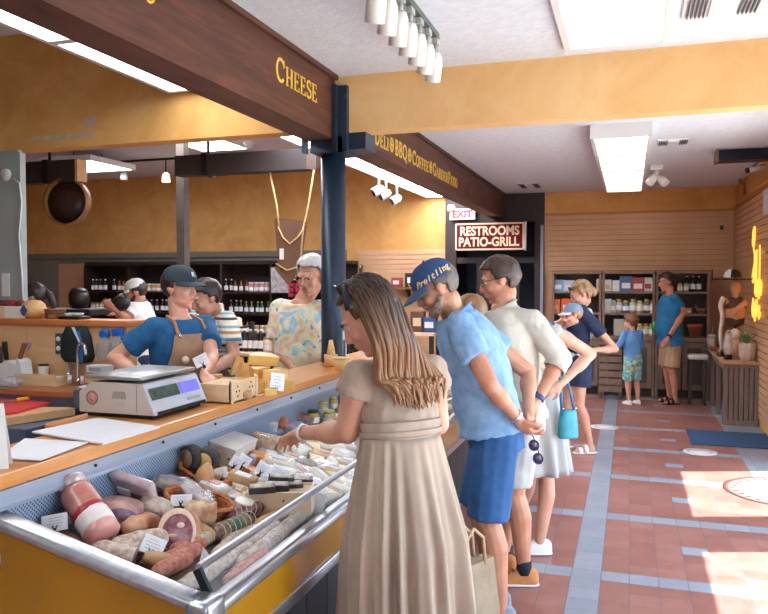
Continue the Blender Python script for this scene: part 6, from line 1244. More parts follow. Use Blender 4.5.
    def cap_hat(s, m, mbill=None, bill=.075, tilt=0, under=None, name='cap'):
        Hk = 1; rings = []; n = 36
        for i in range(9):
            u = i / 8 * math.pi / 2; rr = math.cos(u) ** .85
            rings.append([s.h(.0905 * rr * math.cos(a), -.006 + .110 * rr * math.sin(a), .038 + .098 * math.sin(u) ** .9) for a in [2 * math.pi * k / n for k in range(n)]])
        mb = MB(); mb.loft(rings, cap=False); mb.ell(s.h(0, -.006, .137), .006)
        o = mb.obj(name, m, s.t); mods(o, None, 0, 1, .004)
        for k in range(6):
            a = 2 * math.pi * (k + .5) / 6; MB().tube([s.h((.0915 * math.cos(u) ** .85) * math.cos(a), -.006 + .111 * math.cos(u) ** .85 * math.sin(a), .038 + .099 * math.sin(u) ** .9) for u in [j * .19 for j in range(8)]], .0012, 5).obj('seam', m, o)
        rr = []
        for i in range(7):
            v = i / 6; row = []
            for k in range(17):
                a = R(22 + 136 * k / 16); ex = bill * v * math.sin((a - R(22)) / R(136) * math.pi) ** .55
                row.append(s.h((.091 + ex * .15) * math.cos(a), -.006 + .109 * math.sin(a) + ex, .040 - .20 * ex - .030 * abs(math.cos(a)) ** 2 * v - tilt * ex))
            rr.append(row)
        mb = MB(); mb.loft(rr, closed=False, cap=False); o2 = mb.obj('bill', [mbill or m], o); mods(o2, None, 0, 1, .005)
        if under:
            mb = MB(); mb.loft([[p - s.hR @ V(0, 0, .004) for p in r] for r in rr], closed=False, cap=False); mods(mb.obj('bill_lining', under, o), None, 0, 1, .002)
        return o
    # ---- clothing
    def shirt(s, m, hem=-.16, sleeve=.62, infl=.022, flare=.012, top=.53, r_cuff=.068, name='shirt', disp=.016, dscale=.09, vox=.008, both=True, r_sh=.064):
        mb = MB(); zs = [hem, hem * .5 + .02, .05, .14, .24, .34, .42, .46, .49, .515] + ([top] if top > .52 else [])
        rg = s.rings([max(z, -.14) for z in zs], infl)
        if hem < -.14:
            d = (s.up(0, 0, -.14) - s.up(0, 0, 0)).normalized(); rg[0] = [p + d * (-.14 - hem) * s.s for p in rg[0]]
        c0 = sum(rg[0], V(0, 0, 0)) / len(rg[0]); rg[0] = [c0 + (p - c0) * (1 + flare * 6) for p in rg[0]]
        mb.loft(rg)
        for sd, c in (('R', 1), ('L', -1)):
            a, e, w = s.J['sh' + sd], s.J['el' + sd], s.J['wr' + sd]
            mb.cap(s.up(c * .055, -.01, .468), a + V(0, 0, .004), .062 * s.s, r_sh * s.s)
            if sleeve <= 1:
                mb.cap(a, a.lerp(e, sleeve), r_sh * s.s, r_cuff * s.s, b1=False)
            else:
                mb.cap(a, e, r_sh * s.s, r_cuff * s.s); mb.cap(e, e.lerp(w, sleeve - 1), r_cuff * s.s, r_cuff * .88 * s.s, b1=False)
        o = mb.obj(name, m, s.t); mods(o, vox, 4, 0, None, disp, dscale); return o
    def collar(s, m, open_=True, r=.082, h=.035, name='collar'):
        rings = []
        for z, k in ((.505, 1.12), (.54, 1.0), (.565, 1.03), (.545, 1.22)):
            rings.append([s.up(r * k * math.sin(a), -.014 - (.064) * k * math.cos(a) * 1.05, z - .028 * (1 - math.cos(a)) * .9) for a in [R(-150 + 300 * i / 26) for i in range(27)]])
        o = MB().loft(rings, closed=False, cap=False).obj(name, m, s.t); mods(o, None, 2, 1, .004); return o
    def shorts(s, m, hem=.50, waist=.0, infl=.012, r_hem=.092, name='shorts', disp=.012, vox=.008):
        mb = MB(); mb.loft(s.rings([-.14, -.1, -.07, -.03, waist], infl))
        for sd in 'RL':
            hp, kn, an = s.J['hip' + sd], s.J['kn' + sd], s.J['an' + sd]; H_ = hem * s.s
            a = hp.lerp(kn, min(1, (hp.z - H_) / (hp.z - kn.z))) if H_ >= kn.z else kn.lerp(an, (kn.z - H_) / (kn.z - an.z))
            mb.cap(hp + V(0, -.015, -.02), a, .108 * s.s * (.6 + .4 * s.g), r_hem * s.s, b1=False)
        o = mb.obj(name, m, s.t); mods(o, vox, 4, 0, None, disp, .11); return o
    def shoe(s, sd, m, ms, kind='sneaker', lace=None):
        an = s.J['an' + sd]; q = s.s; td = V(s.J['toe' + sd]); td.z = 0; td.normalize(); x = V(td.y, -td.x, 0); fz = -an.z
        P_ = lambda f, l, z: an + td * f * q + x * l * q + V(0, 0, fz + z * q)
        out = [(-.075, .026), (-.08, 0), (-.075, -.026), (-.03, -.034), (.05, -.04), (.11, -.044), (.155, -.034), (.178, -.004), (.17, .02), (.13, .042), (.05, .036), (-.03, .032)]
        sh = s.t if kind != 'x' else None
        o = MB().loft([[P_(f * 1.02, l * 1.05, z) for f, l in out] for z in (0.0, .008, .022)]).obj('shoe', ms, s.t); mods(o, None, 0, 1)
        if kind == 'sneaker':
            secs = [(-.078, .012, .055, .05), (-.06, .03, .085, .05), (-.01, .036, .092, .05), (.03, .037, .078, .045), (.08, .042, .056, .04), (.13, .042, .046, .03), (.172, .016, .03, .02)]
            rg = [[P_(f, w * math.cos(a), .012 + max(0, math.sin(a)) ** .8 * h - (0 if math.sin(a) > 0 else .0)) for a in [2 * math.pi * k / 20 for k in range(20)]] for f, w, h, _ in secs]
            u = MB().loft(rg).obj('upper', m, o); mods(u, None, 0, 1)
            mb = MB()
            for k in range(4): mb.tube([P_(.03 + .022 * k, -.022, .082 - .008 * k), P_(.04 + .022 * k, 0, .09 - .009 * k), P_(.035 + .022 * k, .022, .082 - .008 * k)], .0032 * q, 6)
            mb.obj('laces', lace or ms, o)
        else:                                                          # sandal straps
            for f, w, h in ((.105, .044, .05), (.045, .04, .078)):
                MB().loft([[P_(f + df, (w + .004) * math.cos(a), .012 + h * math.sin(a) ** .8 if math.sin(a) > 0 else .012) for a in [math.pi * k / 14 for k in range(15)]] for df in (-.018, .018)], closed=False, cap=False).obj('strap', m, o).modifiers.new('thickness', 'SOLIDIFY').thickness = .004
        return o
    def glasses(s, m, lens=None, z=.004, name='glasses', y=.0):
        Hk = s.s ** .5; mb = MB()
        for c in (-1, 1):
            mb.tube([s.h(c * (.033 + .024 * math.cos(a)), .098 + y - .006 * abs(math.cos(a)), z + .019 * math.sin(a)) for a in [2 * math.pi * k / 20 for k in range(21)]], .0022, 6); mb.tube([s.h(c * .057, .09 + y, z + .006), s.h(c * .079, .06 + y, z + .008), s.h(c * .081, -.005, z + .006), s.h(c * .078, -.025, z - .008)], .0022, 6)
        mb.tube([s.h(-.01, .099 + y, z + .004), s.h(0, .104 + y, z + .007), s.h(.01, .099 + y, z + .004)], .002, 6); o = mb.obj(name, m, s.t)
        if lens:
            for c in (-1, 1): MB().lathe([(.001, 0), (.022, 0), (.022, .002), (.001, .002)], 18, s.h(c * .033, .095 + y, z), s.hR @ basis(V(0, 1, 0))).obj('lens', lens, o)
        return o
    def band(s, sd, m, r=.031, w=.014, k=.96, name='bracelet', face=None):
        e, wv = s.J['el' + sd], s.J['wr' + sd]; c = e.lerp(wv, k); b = basis(wv - e)
        o = MB().lathe([(r, -w), (r + .003, -w * .6), (r + .003, w * .6), (r, w)], 22, c, b, cap=False).obj(name, m, s.t); o.modifiers.new('thickness', 'SOLIDIFY').thickness = .003
        if face: MB().box(c + b @ V(*face[1]), (.034, .034, .012), b @ Euler(face[2]).to_matrix(), .005, 2).obj('dial', face[0], o)
        return o
# ---- woman in the beige dress
w = Fig('woman in a beige linen dress with long brown hair, reaching into the display case', -.725, 2.435, 138, 1.65, 9, True, .92, sk=SK_P, vox=.006)
w.arm = 1.18; w.look(188, 34, 0, at(369, 317, D=2.50)); w.J['neck'] = w.up(.0, .0, .52)
w.put(elL=at(347, 432, D=2.56), wrL=at(301, 433, D=2.72), elR=at(438, 424, D=2.72))
w.J['wrR'] = w.J['elR'] + V(-.03, .2, -.06)
for sd in 'RL':
    for j_ in ('kn', 'an'): w.J[j_ + sd] += V(.03, -.018, 0)
    w.J['kn' + sd].x *= .7; w.J['hip' + sd].x *= .6
dL = (w.W(at(282, 440, D=2.84)) - w.J['wrL']).normalized()
w.body({'L': (dL, w.W(at(300, 460, D=2.7)) - w.J['wrL'], .55, 1)})
w.face(mat('dark_brown_brow', (58, 40, 30), rough=.8))
LINEN = cloth('beige_linen', (164, 144, 128), (184, 164, 146), 9, .3, stretch=(1, 1, .35))
w.shirt(LINEN, .27, .30, .014, -.01, .50, .075, 'bodice', .02, .06, r_sh=.066)
zb = [.225, .255, .285, .315]
o = MB().loft([[p for p in r] for r in w.rings(zb, .018)], cap=False).obj('belt', LINEN, w.t); mods(o, None, 0, 1, .006, .006, .05)
o = MB().loft(w.rings([.258, .282], .027), cap=False).obj('belt_tie', LINEN, w.t); mods(o, None, 0, 1, .005)
N_ = 300; rg = []
for i in range(40):
    v = i / 39; z = .262 - v * .98; ringc = w.up(0, 0, .24) * (1 - min(1, v * 2.2)) + V(0, .03, 0) * min(1, v * 2.2); row = []
    a0, b0 = w.prof(.22); wid = (a0 + .012) + (.046 * min(1, v * 2.6) + .042 * v); dep = (b0 + .012) + (.07 * min(1, v * 2.6) + .05 * v)
    for k in range(N_):
        t = 2 * math.pi * k / N_; am = .0015 + .038 * v ** .7
        f = 1 + am / .2 * (.55 * math.sin(t * 17 + 1.2 * math.sin(3 * t + v * 2) + v * 1.0) + .35 * math.sin(t * 29 + 2.2 * v + 2 * math.sin(2 * t)) + .4 * math.sin(t * 7 + .8 * v + 1))
        sh_ = .036 * min(1, v * 1.3); row.append(V(ringc.x + .866 * sh_ + wid * f * math.cos(t), ringc.y - .495 * sh_ + dep * f * math.sin(t), w.hz + z * w.s + .01 * math.sin(t * 5) * v))
    rg.append(row)
o = MB().loft(rg, cap=False).obj('skirt', LINEN, w.t); o.modifiers.new('thickness', 'SOLIDIFY').thickness = .004
for sd in 'RL': w.shoe(sd, mat('tan_leather', (160, 112, 74), rough=.5), mat('dark_sole', (60, 46, 38), rough=.6), 'sandal')
w.band('L', mat('pearl_white_beads', (236, 226, 214), rough=.3, scale=60), .0285, .009, .95)
# long hair: a full back of locks over a ridged base
M_HB = NT('long_brown_hair'); x_, y_, z_ = M_HB.xyz()
n1 = M_HB.noise(14, 4, (1, 1, .06), .6); n2 = M_HB.noise(60, 3, (1, 1, .05), .6); hz = M_HB.math('MULTIPLY', M_HB.math('SUBTRACT', 1.58, z_), 1.95)
M_HB.base(M_HB.ramp(M_HB.math('ADD', M_HB.math('MULTIPLY', hz, .85), M_HB.math('ADD', M_HB.math('MULTIPLY', n1, .55), M_HB.math('MULTIPLY', n2, .3))), [(.30, (50, 32, 22)), (.52, (92, 62, 40)), (.76, (140, 96, 60)), (1.0, (160, 118, 82))]))
M_HB.b.inputs['Roughness'].default_value = .38; M_HB.bump(n2, .35, .003); M_HB = M_HB.m
r_ = random.Random(21); mb = MB()
hb = w.hR.inverted()
top = lambda a, u: w.h(.088 * math.cos(a) * math.cos(u), -.012 + .108 * math.sin(a) * math.cos(u), .034 + .10 * math.sin(u))
dnB = w.up(0, -1, .3) - w.up(0, 0, .3)                                   # backwards
def lock(a, u, side, L, rad, spread):
    p0 = top(a, u); p1 = top(a, u - .55) ; pts = [p0]
    base = w.up(side, -.125 - .02 * r_.random() - spread, .47); low = w.up(side * .72 + .015 + r_.uniform(-.02, .02), -.135 - .035 * r_.random() - spread, .47 - L)
    ctl = [p0, top(a, max(u - .45, -.25)) + V(0, 0, 0), (top(a, -.25) + base) / 2 + dnB * .025, base, base.lerp(low, .5) + dnB * .012 + V(r_.uniform(-.012, .012), 0, 0), low]
    sp = smooth(ctl, 5); n = len(sp); ph = r_.uniform(0, 6)
    for i, p in enumerate(sp): sp[i] = p + V(math.sin(i * .55 + ph), math.cos(i * .5 + ph), 0) * .006 * (i / n)
    mb.tube(sp, [rad * (.55 + .6 * math.sin(min(1, i / n * 2.2) * math.pi / 2)) * (1 if i < n * .72 else max(.1, 1 - (i / n - .72) / .29)) for i in range(n)], 7)
for k in range(360):
    f = r_.random(); a = R(150 + 240 * f) + R(0); side = -.125 + .225 * f
    # locks spring from the left temple round the back to the right temple
    ang = R(175 + 190 * f)
    lock(ang, r_.uniform(.15, 1.45), side + r_.uniform(-.02, .02), r_.uniform(.04, .125) - .05 * abs(f - .5), r_.uniform(.0045, .0095), r_.uniform(-.03, .0))
mb.obj('hair', M_HB, w.t)
w.hair(M_HB, .088, -.09, .004, .006, .045, .04)
MB().tube([w.h(.083 * math.cos(a), .028 - .03 * math.sin(a), .036 + .100 * math.sin(a)) for a in [R(8 + 164 * k / 20) for k in range(21)]], .017, 8).obj('hair_band', mat('black_headband', (26, 22, 24), rough=.5), w.t)
o = w.glasses(mat('tortoise_frame', (70, 46, 30), rough=.3), mat('dark_amber_lens', (60, 44, 34), rough=.1), .132, 'sunglasses', -.062)

# ---- man in the blue shirt and cap
m2 = Fig('man in light blue shirt and navy cap bending over, hands clasped behind his back', -.625, 3.60, 190, 1.83, 20, girth=1.0, belly=.03, sk=SK_T, vox=.006, stance=.09)
m2.look(196, 30, 0, at(437, 288, D=3.58)); m2.J['neck'] = m2.up(0, .0, .535)
m2.put(elL=at(489, 384, D=3.31), wrL=at(518, 419, D=3.44), elR=at(528, 372, D=3.85), wrR=at(529, 414, D=3.66))
m2.J['knR'] += V(0, .05, 0); m2.J['anR'] += V(0, .02, 0)
m2.body(foot=False, hands={'L': (m2.W(at(530, 436, D=3.48)) - m2.J['wrL'], V(.6, -.5, .3), .9, 1), 'R': (m2.W(at(529, 438, D=3.54)) - m2.J['wrR'], V(-.3, -.8, .2), .9, 1)})
GREYBEARD = mat('greying_stubble', (120, 100, 88), (176, 150, 132), rough=.8, scale=60); HGREY = hairmat('greying_dark_hair', (62, 54, 50), (126, 114, 106))
m2.face(mat('dark_grey_brow', (70, 60, 54), rough=.8)); m2.hair(HGREY, .07, -.07, -.002, .008)
def beard(f, m, k=1):
    k_ = f.s ** .5; mb = MB(); jl = [(.066, .002, -.035), (.060, .028, -.064), (.042, .056, -.088), (.0, .074, -.100), (-.042, .056, -.088), (-.060, .028, -.064), (-.066, .002, -.035)]
    pts = smooth([f.h(*c) for c in jl], 5); mb.tube(pts, [.013 * k_ + .012 * k_ * math.sin(math.pi * i / (len(pts) - 1)) for i in range(len(pts))], 10)
    mb.tube(smooth([f.h(*c) for c in ((.03, .078, -.066), (.016, .096, -.050), (0, .1, -.048), (-.016, .096, -.050), (-.03, .078, -.066))], 4), .0065 * k_, 8)
    o = mb.obj('beard', m, f.t); mods(o, .0045, 3, 0, None, .004, .012)
beard(m2, GREYBEARD)
NAVYCAP = cloth('navy_cap_cotton', (34, 66, 112), (44, 78, 128), 12, .1)
cp = m2.cap_hat(NAVYCAP, cloth('slate_bill', (54, 76, 106), (66, 88, 118), 12, .05), .082, .25, mat('green_bill_lining', (20, 110, 78), rough=.7))
def on_cap(f, s_, m, a0, z0, size, rot, name, parent, r0=.101):
    # letters laid one by one round the side of the crown
    for i, ch in enumerate(s_):
        if ch == ' ': continue
        a = a0 + i * size * .42 / .1; p = V(r0 * .93 * math.cos(a), -.006 + (r0 + .016) * math.sin(a), z0 + .002 * i)
        nrm = V(math.cos(a), math.sin(a), .35).normalized(); xx = V(0, 0, 1).cross(nrm).normalized(); b = f.hR @ Matrix((xx, nrm.cross(xx), nrm)).transposed()
        text(name, ch, m, parent, f.h(*p), b.to_euler(), size, .0008, .0012, shear=.25)
on_cap(m2, 'Breitling', mat('cream_gold_thread', (232, 204, 148), rough=.6), R(138), .052, .044, 0, 'lettering', cp)
MB().prism([m2.h(x, .104, z) for x, z in ((-.03, .06), (0, .085), (.03, .06), (0, .068))], m2.hR @ V(0, .006, 0)).obj('emblem', mat('gold_wing_thread', (226, 180, 70), rough=.5), cp)
SHB = cloth('light_blue_chambray', (120, 154, 196), (144, 178, 214), 14, .4); 
m2.shirt(SHB, -.045, .60, .024, .02, .51, .078, disp=.026, dscale=.11); m2.collar(cloth('blue_collar', (104, 146, 198), (124, 164, 212), 8))
m2.shorts(cloth('navy_blue_cotton', (34, 76, 128), (48, 94, 148), 6, .25), .50, .0, .012, .098, disp=.016)
for sd in 'RL': m2.shoe(sd, cloth('grey_knit_shoe', (126, 132, 146), (150, 156, 168), 30, .2), mat('grey_sole', (176, 178, 184), rough=.6))
m2.band('L', mat('silver_bracelet', (206, 206, 210), rough=.25, metal=.9), .032, .012, .9, 'bracelet')
# ---- man in the white shirt
m3 = Fig('dark haired man with glasses in a cream shirt, white shorts and tan sneakers', -.57, 4.12, 184, 1.82, 11, sk=SK_T, vox=.006, stance=.085)
m3.look(192, 16, 0, at(499, 280, D=4.16)); m3.put(elL=at(560, 358, D=4.00), wrL=at(536, 402, D=3.92), elR=at(540, 360, D=4.4)); m3.J['wrR'] = m3.J['elR'] + V(0, .22, .0)
m3.J['shL'] = m3.W(at(532, 322, D=4.0)); m3.J['anR'] += V(0, .13, 0); m3.J['knR'] += V(0, .06, 0)
m3.body(foot=False, hands={'L': (m3.W(at(522, 412, D=3.86)) - m3.J['wrL'], V(.9, .2, -.2), .6, 1)})
HDK = hairmat('dark_brown_short_hair', (44, 32, 28), (84, 64, 54)); m3.hair(HDK, .075, -.07, .006, .016, .03); m3.face(mat('dark_brow', (50, 38, 32), rough=.8)); m3.glasses(mat('dark_thin_frame', (40, 32, 30), rough=.3))
WSH = cloth('cream_white_linen', (190, 182, 166), (202, 194, 180), 8, .35); m3.shirt(WSH, -.07, 1.12, .02, .015, .51, .062, disp=.022, dscale=.07); m3.collar(WSH)
MB().lathe([(.056, -.025), (.063, -.02), (.063, .02), (.056, .025)], 22, m3.J['elL'].lerp(m3.J['wrL'], .16), basis(m3.J['wrL'] - m3.J['elL']), cap=False).obj('rolled_cuff', WSH, m3.t)
m3.shorts(cloth('white_cotton_shorts', (178, 176, 172), (190, 188, 184), 7, .35), .53, .0, .012, .096, disp=.02)
TAN = cloth('tan_suede', (190, 120, 66), (206, 138, 82), 16, .1)
for sd in 'RL': m3.shoe(sd, TAN, mat('white_rubber_sole', (232, 230, 226), rough=.5), 'sneaker', mat('brown_lace', (110, 66, 40), rough=.7))
for sd in 'RL':
    an = m3.J['an' + sd]; o = MB().lathe([(.038, -.02), (.041, .02), (.040, .055)], 20, an + V(0, 0, -.005), cap=False).obj('sock', mat('dark_navy_sock', (30, 34, 48), rough=.9), m3.t); o.modifiers.new('thickness', 'SOLIDIFY').thickness = .004
m3.band('L', mat('blue_watch_strap', (40, 72, 130), rough=.5), .032, .014, .9, 'watch', (mat('dark_dial', (28, 30, 36), rough=.1), (0, .034, 0), (R(90), 0, 0)))
# ---- woman in the white dress, mostly hidden
w4 = Fig('woman in white dress and sneakers, mostly hidden, elbow out with hand on hip', -.53, 4.70, 186, 1.70, 36, True, sk=SK_P, vox=.008)
w4.look(190, 30, 0); w4.put(elL=at(591, 354, D=4.62), wrL=at(560, 385, D=4.42))
w4.J['shL'] = w4.W(at(553, 331, D=4.52)); w4.J['anL'] = w4.W((-.50, 4.53, .083)); w4.J['knL'] = w4.W((-.47, 4.60, .48)); w4.J['anR'] = w4.W((-.69, 4.64, .083)); w4.J['knR'] = w4.W((-.58, 4.70, .48))
w4.body(foot=False, hands={'L': (w4.W(at(545, 392, D=4.40)) - w4.J['wrL'], V(.9, 0, -.2), .5, 1)}); w4.face(mat('dark_brow', (50, 38, 32))); w4.hair(hairmat('fair_brown_hair', (120, 84, 56), (170, 126, 88)), .08, -.09, .004)
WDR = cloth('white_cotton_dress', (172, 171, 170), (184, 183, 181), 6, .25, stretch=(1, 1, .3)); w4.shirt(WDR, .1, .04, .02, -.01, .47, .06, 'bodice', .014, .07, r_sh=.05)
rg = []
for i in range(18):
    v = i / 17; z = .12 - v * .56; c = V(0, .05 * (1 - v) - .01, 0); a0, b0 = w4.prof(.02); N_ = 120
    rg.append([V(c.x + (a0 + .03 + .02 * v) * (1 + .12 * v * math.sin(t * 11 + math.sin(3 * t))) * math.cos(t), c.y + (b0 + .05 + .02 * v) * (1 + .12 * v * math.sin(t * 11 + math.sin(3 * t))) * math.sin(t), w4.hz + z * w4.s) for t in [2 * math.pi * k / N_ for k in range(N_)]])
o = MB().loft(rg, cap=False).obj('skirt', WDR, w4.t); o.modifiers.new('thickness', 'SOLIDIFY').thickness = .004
WSN = mat('white_canvas_sneaker', (232, 232, 232), rough=.6, bump=.2)
for sd in 'RL': w4.shoe(sd, WSN, mat('white_rubber_sole', (232, 230, 226)), 'sneaker')
# ---- mother with a baby in a carrier
mo = Fig('mother in a navy top and shorts wearing a baby carrier, sunglasses on her head', -.47, 7.42, 200, 1.70, 2, True, sk=SK_P, vox=.009, stance=.13)
mo.look(196, 22, 0, at(581, 294, D=7.12)); mo.put(elL=at(615, 349, D=7.05), wrL=at(594, 350, D=6.86)); mo.put(elR=at(553, 340, D=7.2), wrR=at(563, 318, D=7.0))
mo.J['anL'] += V(.02, -.06, 0); mo.J['anR'] += V(.02, .10, 0); mo.J['knR'] += V(0, .06, 0)
mo.body({'L': (V(.6, .8, -.3), V(.8, 0, 0), .5, 1)}); mo.face(mat('fair_brow', (120, 88, 60)))
HBL = hairmat('dark_blonde_hair', (120, 88, 60), (190, 150, 108)); mo.hair(HBL, .085, -.09, .008, .012, .04); MB().ell(mo.h(0, -.115, -.02), (.04, .04, .05), mo.hR).obj('hair_bun', HBL, mo.t)
mo.glasses(mat('dark_frame', (34, 34, 44)), mat('dark_blue_lens', (40, 50, 84), rough=.1), .085, 'sunglasses', -.012)
NAV = cloth('navy_jersey', (28, 38, 66), (38, 50, 82), 8, .2); mo.shirt(NAV, -.12, .6, .014, .01, .51, .066); mo.shorts(NAV, .66, -.02, .010, .108)
for sd in 'RL': mo.shoe(sd, mat('white_sandal_strap', (236, 232, 226), rough=.5), mat('white_sandal_sole', (226, 222, 214), rough=.6), 'sandal')
M_STR = mat('pale_grey_strap', (200, 206, 216), (182, 190, 204), rough=.8)
MB().tube([mo.up(-.08, .1, .40), mo.up(-.10, .03, .525), mo.up(-.105, -.10, .47), mo.up(-.07, -.15, .34), mo.up(.06, -.14, .2)], .026, 8).obj('carrier_strap', M_STR, mo.t); MB().tube([mo.up(.08, .1, .40), mo.up(.10, .03, .525), mo.up(.105, -.10, .47), mo.up(.06, -.15, .32)], .026, 8).obj('carrier_strap', M_STR, mo.t)
MB().tube([mo.up(.12, .09, .03), mo.up(-.1, .11, .04), mo.up(-.165, .0, .05), mo.up(-.12, -.10, .06), mo.up(.1, -.115, .06), mo.up(.16, 0, .05)], .028, 8).obj('carrier_belt', M_STR, mo.t)
bp = mo.M @ mo.up(0, .19, .07)
bb = Fig('baby in a blue carrier with a grey and white cap, facing left', bp.x, bp.y, 200, .90, 0, False, 1.25, sk=SK_F, vox=.006, z0=bp.z - .478)
bb.J['head'] = bb.W(at(573, 315, D=6.86)); bb.s = .72; bb.look(195, 8); bb.s = .514; 
for sd, c in (('R', 1), ('L', -1)):
    bb.J['kn' + sd] = bb.J['hip' + sd] + V(c * .07, .05, -.10); bb.J['an' + sd] = bb.J['kn' + sd] + V(0, .0, -.15); bb.J['el' + sd] = bb.J['sh' + sd] + V(c * .05, .03, -.09); bb.J['wr' + sd] = bb.J['el' + sd] + V(0, .09, -.02)
bb.J['elR'] = bb.J['shR'] + V(.03, .09, -.01); bb.J['wrR'] = bb.h(.02, .09, -.05) + V(0, .03, 0)
class Big: pass
s0 = bb.s
def bh(x, y, z, f=bb): return f.J['head'] + f.hR @ (V(x, y, z) * .80)
bb.h = bh
bb.body(); bb.hair(hairmat('fair_baby_hair', (150, 112, 80), (186, 146, 108)), .09, -.05, -.004, .003)
MB().ell(bh(-.031, .080, .002), .008).ell(bh(.031, .080, .002), .008).obj('eye', M_IRIS, bb.t)
bb.cap_hat(cloth('grey_blue_cap', (112, 134, 160), (130, 150, 174), 12, .1), mat('white_bill', (226, 228, 232), rough=.7), .07)
bb.shirt(cloth('bright_blue_sleeve', (58, 128, 214), (76, 148, 228), 12, .1), -.1, 1.3, .012, .0, .5, .07)
mb = MB(); mb.ell(bb.up(0, .02, .2), (.105, .085, .15)); mb.ell(bb.up(0, .03, .42), (.09, .05, .05)); o = mb.obj('carrier', cloth('royal_blue_carrier', (36, 70, 150), (50, 88, 172), 10, .2), bb.t); mods(o, .008, 4)
MB().ell(bb.up(-.0, .1, .24), (.05, .03, .055)).obj('carrier_panel', M_STR, bb.t)
# ---- boy, and the man at the shelves
ki = Fig('small boy in a light blue rash shirt and patterned shorts by the bookcases', .05, 10.5, 128, 1.18, 4, girth=1.05, sk=SK_F, vox=.009, stance=.11)
ki.look(150, 8); ki.J['elL'] = ki.J['shL'] + V(-.1, -.02, -.15); ki.J['wrL'] = ki.J['elL'] + V(-.02, .13, -.04); ki.J['elR'] = ki.J['shR'] + V(.05, .02, -.18); ki.J['wrR'] = ki.J['elR'] + V(-.01, .14, .02)
_h = ki.J['head']; ki.h = lambda x, y, z: ki.J['head'] + V(0, 0, .0) + ki.hR @ (V(x, y, z) * .93)
ki.body(foot=False); ki.face(); ki.hair(hairmat('reddish_brown_hair', (110, 66, 42), (150, 98, 64)), .08, -.06, .006, .012)
ki.shirt(cloth('light_blue_rash_shirt', (92, 150, 214), (110, 166, 226), 9, .15), -.06, 1.5, .012, .0, .53, .058)
t_ = NT('teal_pattern_cotton'); v_ = t_.new('ShaderNodeTexVoronoi'); v_.inputs['Scale'].default_value = 24; t_.link(t_.tc.outputs['Object'], v_.inputs['Vector']); t_.base(t_.ramp(v_.outputs['Distance'], [(.2, (226, 120, 90)), (.32, (70, 176, 190)), (.55, (110, 200, 206)), (.75, (230, 216, 150))])); ki.shorts(t_.m, .48, .06, .014, .105)
for sd in 'RL': ki.shoe(sd, WSN, mat('white_rubber_sole', (232, 230, 226)), 'sneaker')
mk = Fig('man in a teal blue polo shirt and khaki shorts standing before the bookcases', .53, 10.72, 196, 1.76, 2, girth=1.08, belly=.04, sk=SK_T, vox=.009)
mk.look(196, 10); mk.put(elL=at(684, 312, D=9.86), wrL=at(668, 338, D=9.72))
mk.body(); mk.face(mat('black_brow', (34, 28, 26))); mk.hair(hairmat('black_hair', (30, 26, 26), (54, 46, 44)), .07, -.07, .006, .012)
TEAL = cloth('teal_blue_pique', (28, 108, 158), (40, 124, 172), 8, .2); mk.shirt(TEAL, -.14, .6, .026, .03, .51, .072); mk.collar(TEAL)
mk.shorts(cloth('khaki_cotton', (186, 152, 118), (202, 170, 136), 7, .2), .5, -.02, .010, .108)
for sd in 'RL': mk.shoe(sd, mat('dark_flip_flop', (40, 34, 32), rough=.6), mat('dark_flip_flop_sole', (46, 38, 36), rough=.7), 'sandal')
mk.band('L', M_BLACKP, .031, .014, .94, 'watch')
# ---- deli staff
APR = cloth('tan_canvas_apron', (150, 116, 92), (168, 132, 106), 12, .15); LEA = mat('tan_leather_strap', (196, 134, 84), (176, 114, 68), rough=.45, scale=20)
c1_ = Fig('young deli worker in a dark cap, blue tee and tan apron behind the scale', -2.53, 3.80, -22, 1.72, 4, girth=.98, sk=SK_F, vox=.006)
c1_.look(-6, 2, 0, at(180, 288, D=4.36))
c1_.put(elR=at(114, 358, D=4.25), wrR=at(146, 380, D=4.02), elL=at(212, 357, D=4.30), wrL=at(204, 375, D=4.05))
c1_.body(foot=False, hands={'R': (V(.3, .9, -.3), V(0, 0, -1), .35, 1), 'L': (V(.2, .9, -.4), V(0, 0, -1), .4, 1)}); HD = hairmat('dark_hair', (34, 26, 24), (62, 48, 42)); c1_.face(mat('dark_brow', (50, 38, 32))); c1_.hair(HD, .06, -.085, .002, .010, .03)
o = c1_.cap_hat(cloth('charcoal_cap', (40, 50, 58), (52, 62, 70), 14, .1), None, .082, .05)
text('logo', 'R', mat('white_thread', (214, 222, 226), rough=.6), o, c1_.h(.012, .104, .082), (c1_.hR @ Matrix((V(1, 0, 0), V(0, .35, .94), V(0, .94, -.35) * -1)).transposed() if False else (c1_.hR @ basis(V(.1, .92, .38)))).to_euler(), .04, .001, .001)
BT = cloth('deep_blue_tee', (20, 78, 124), (30, 94, 142), 8, .2); c1_.shirt(BT, -.12, .62, .014, .005, .525, .074, disp=.018)
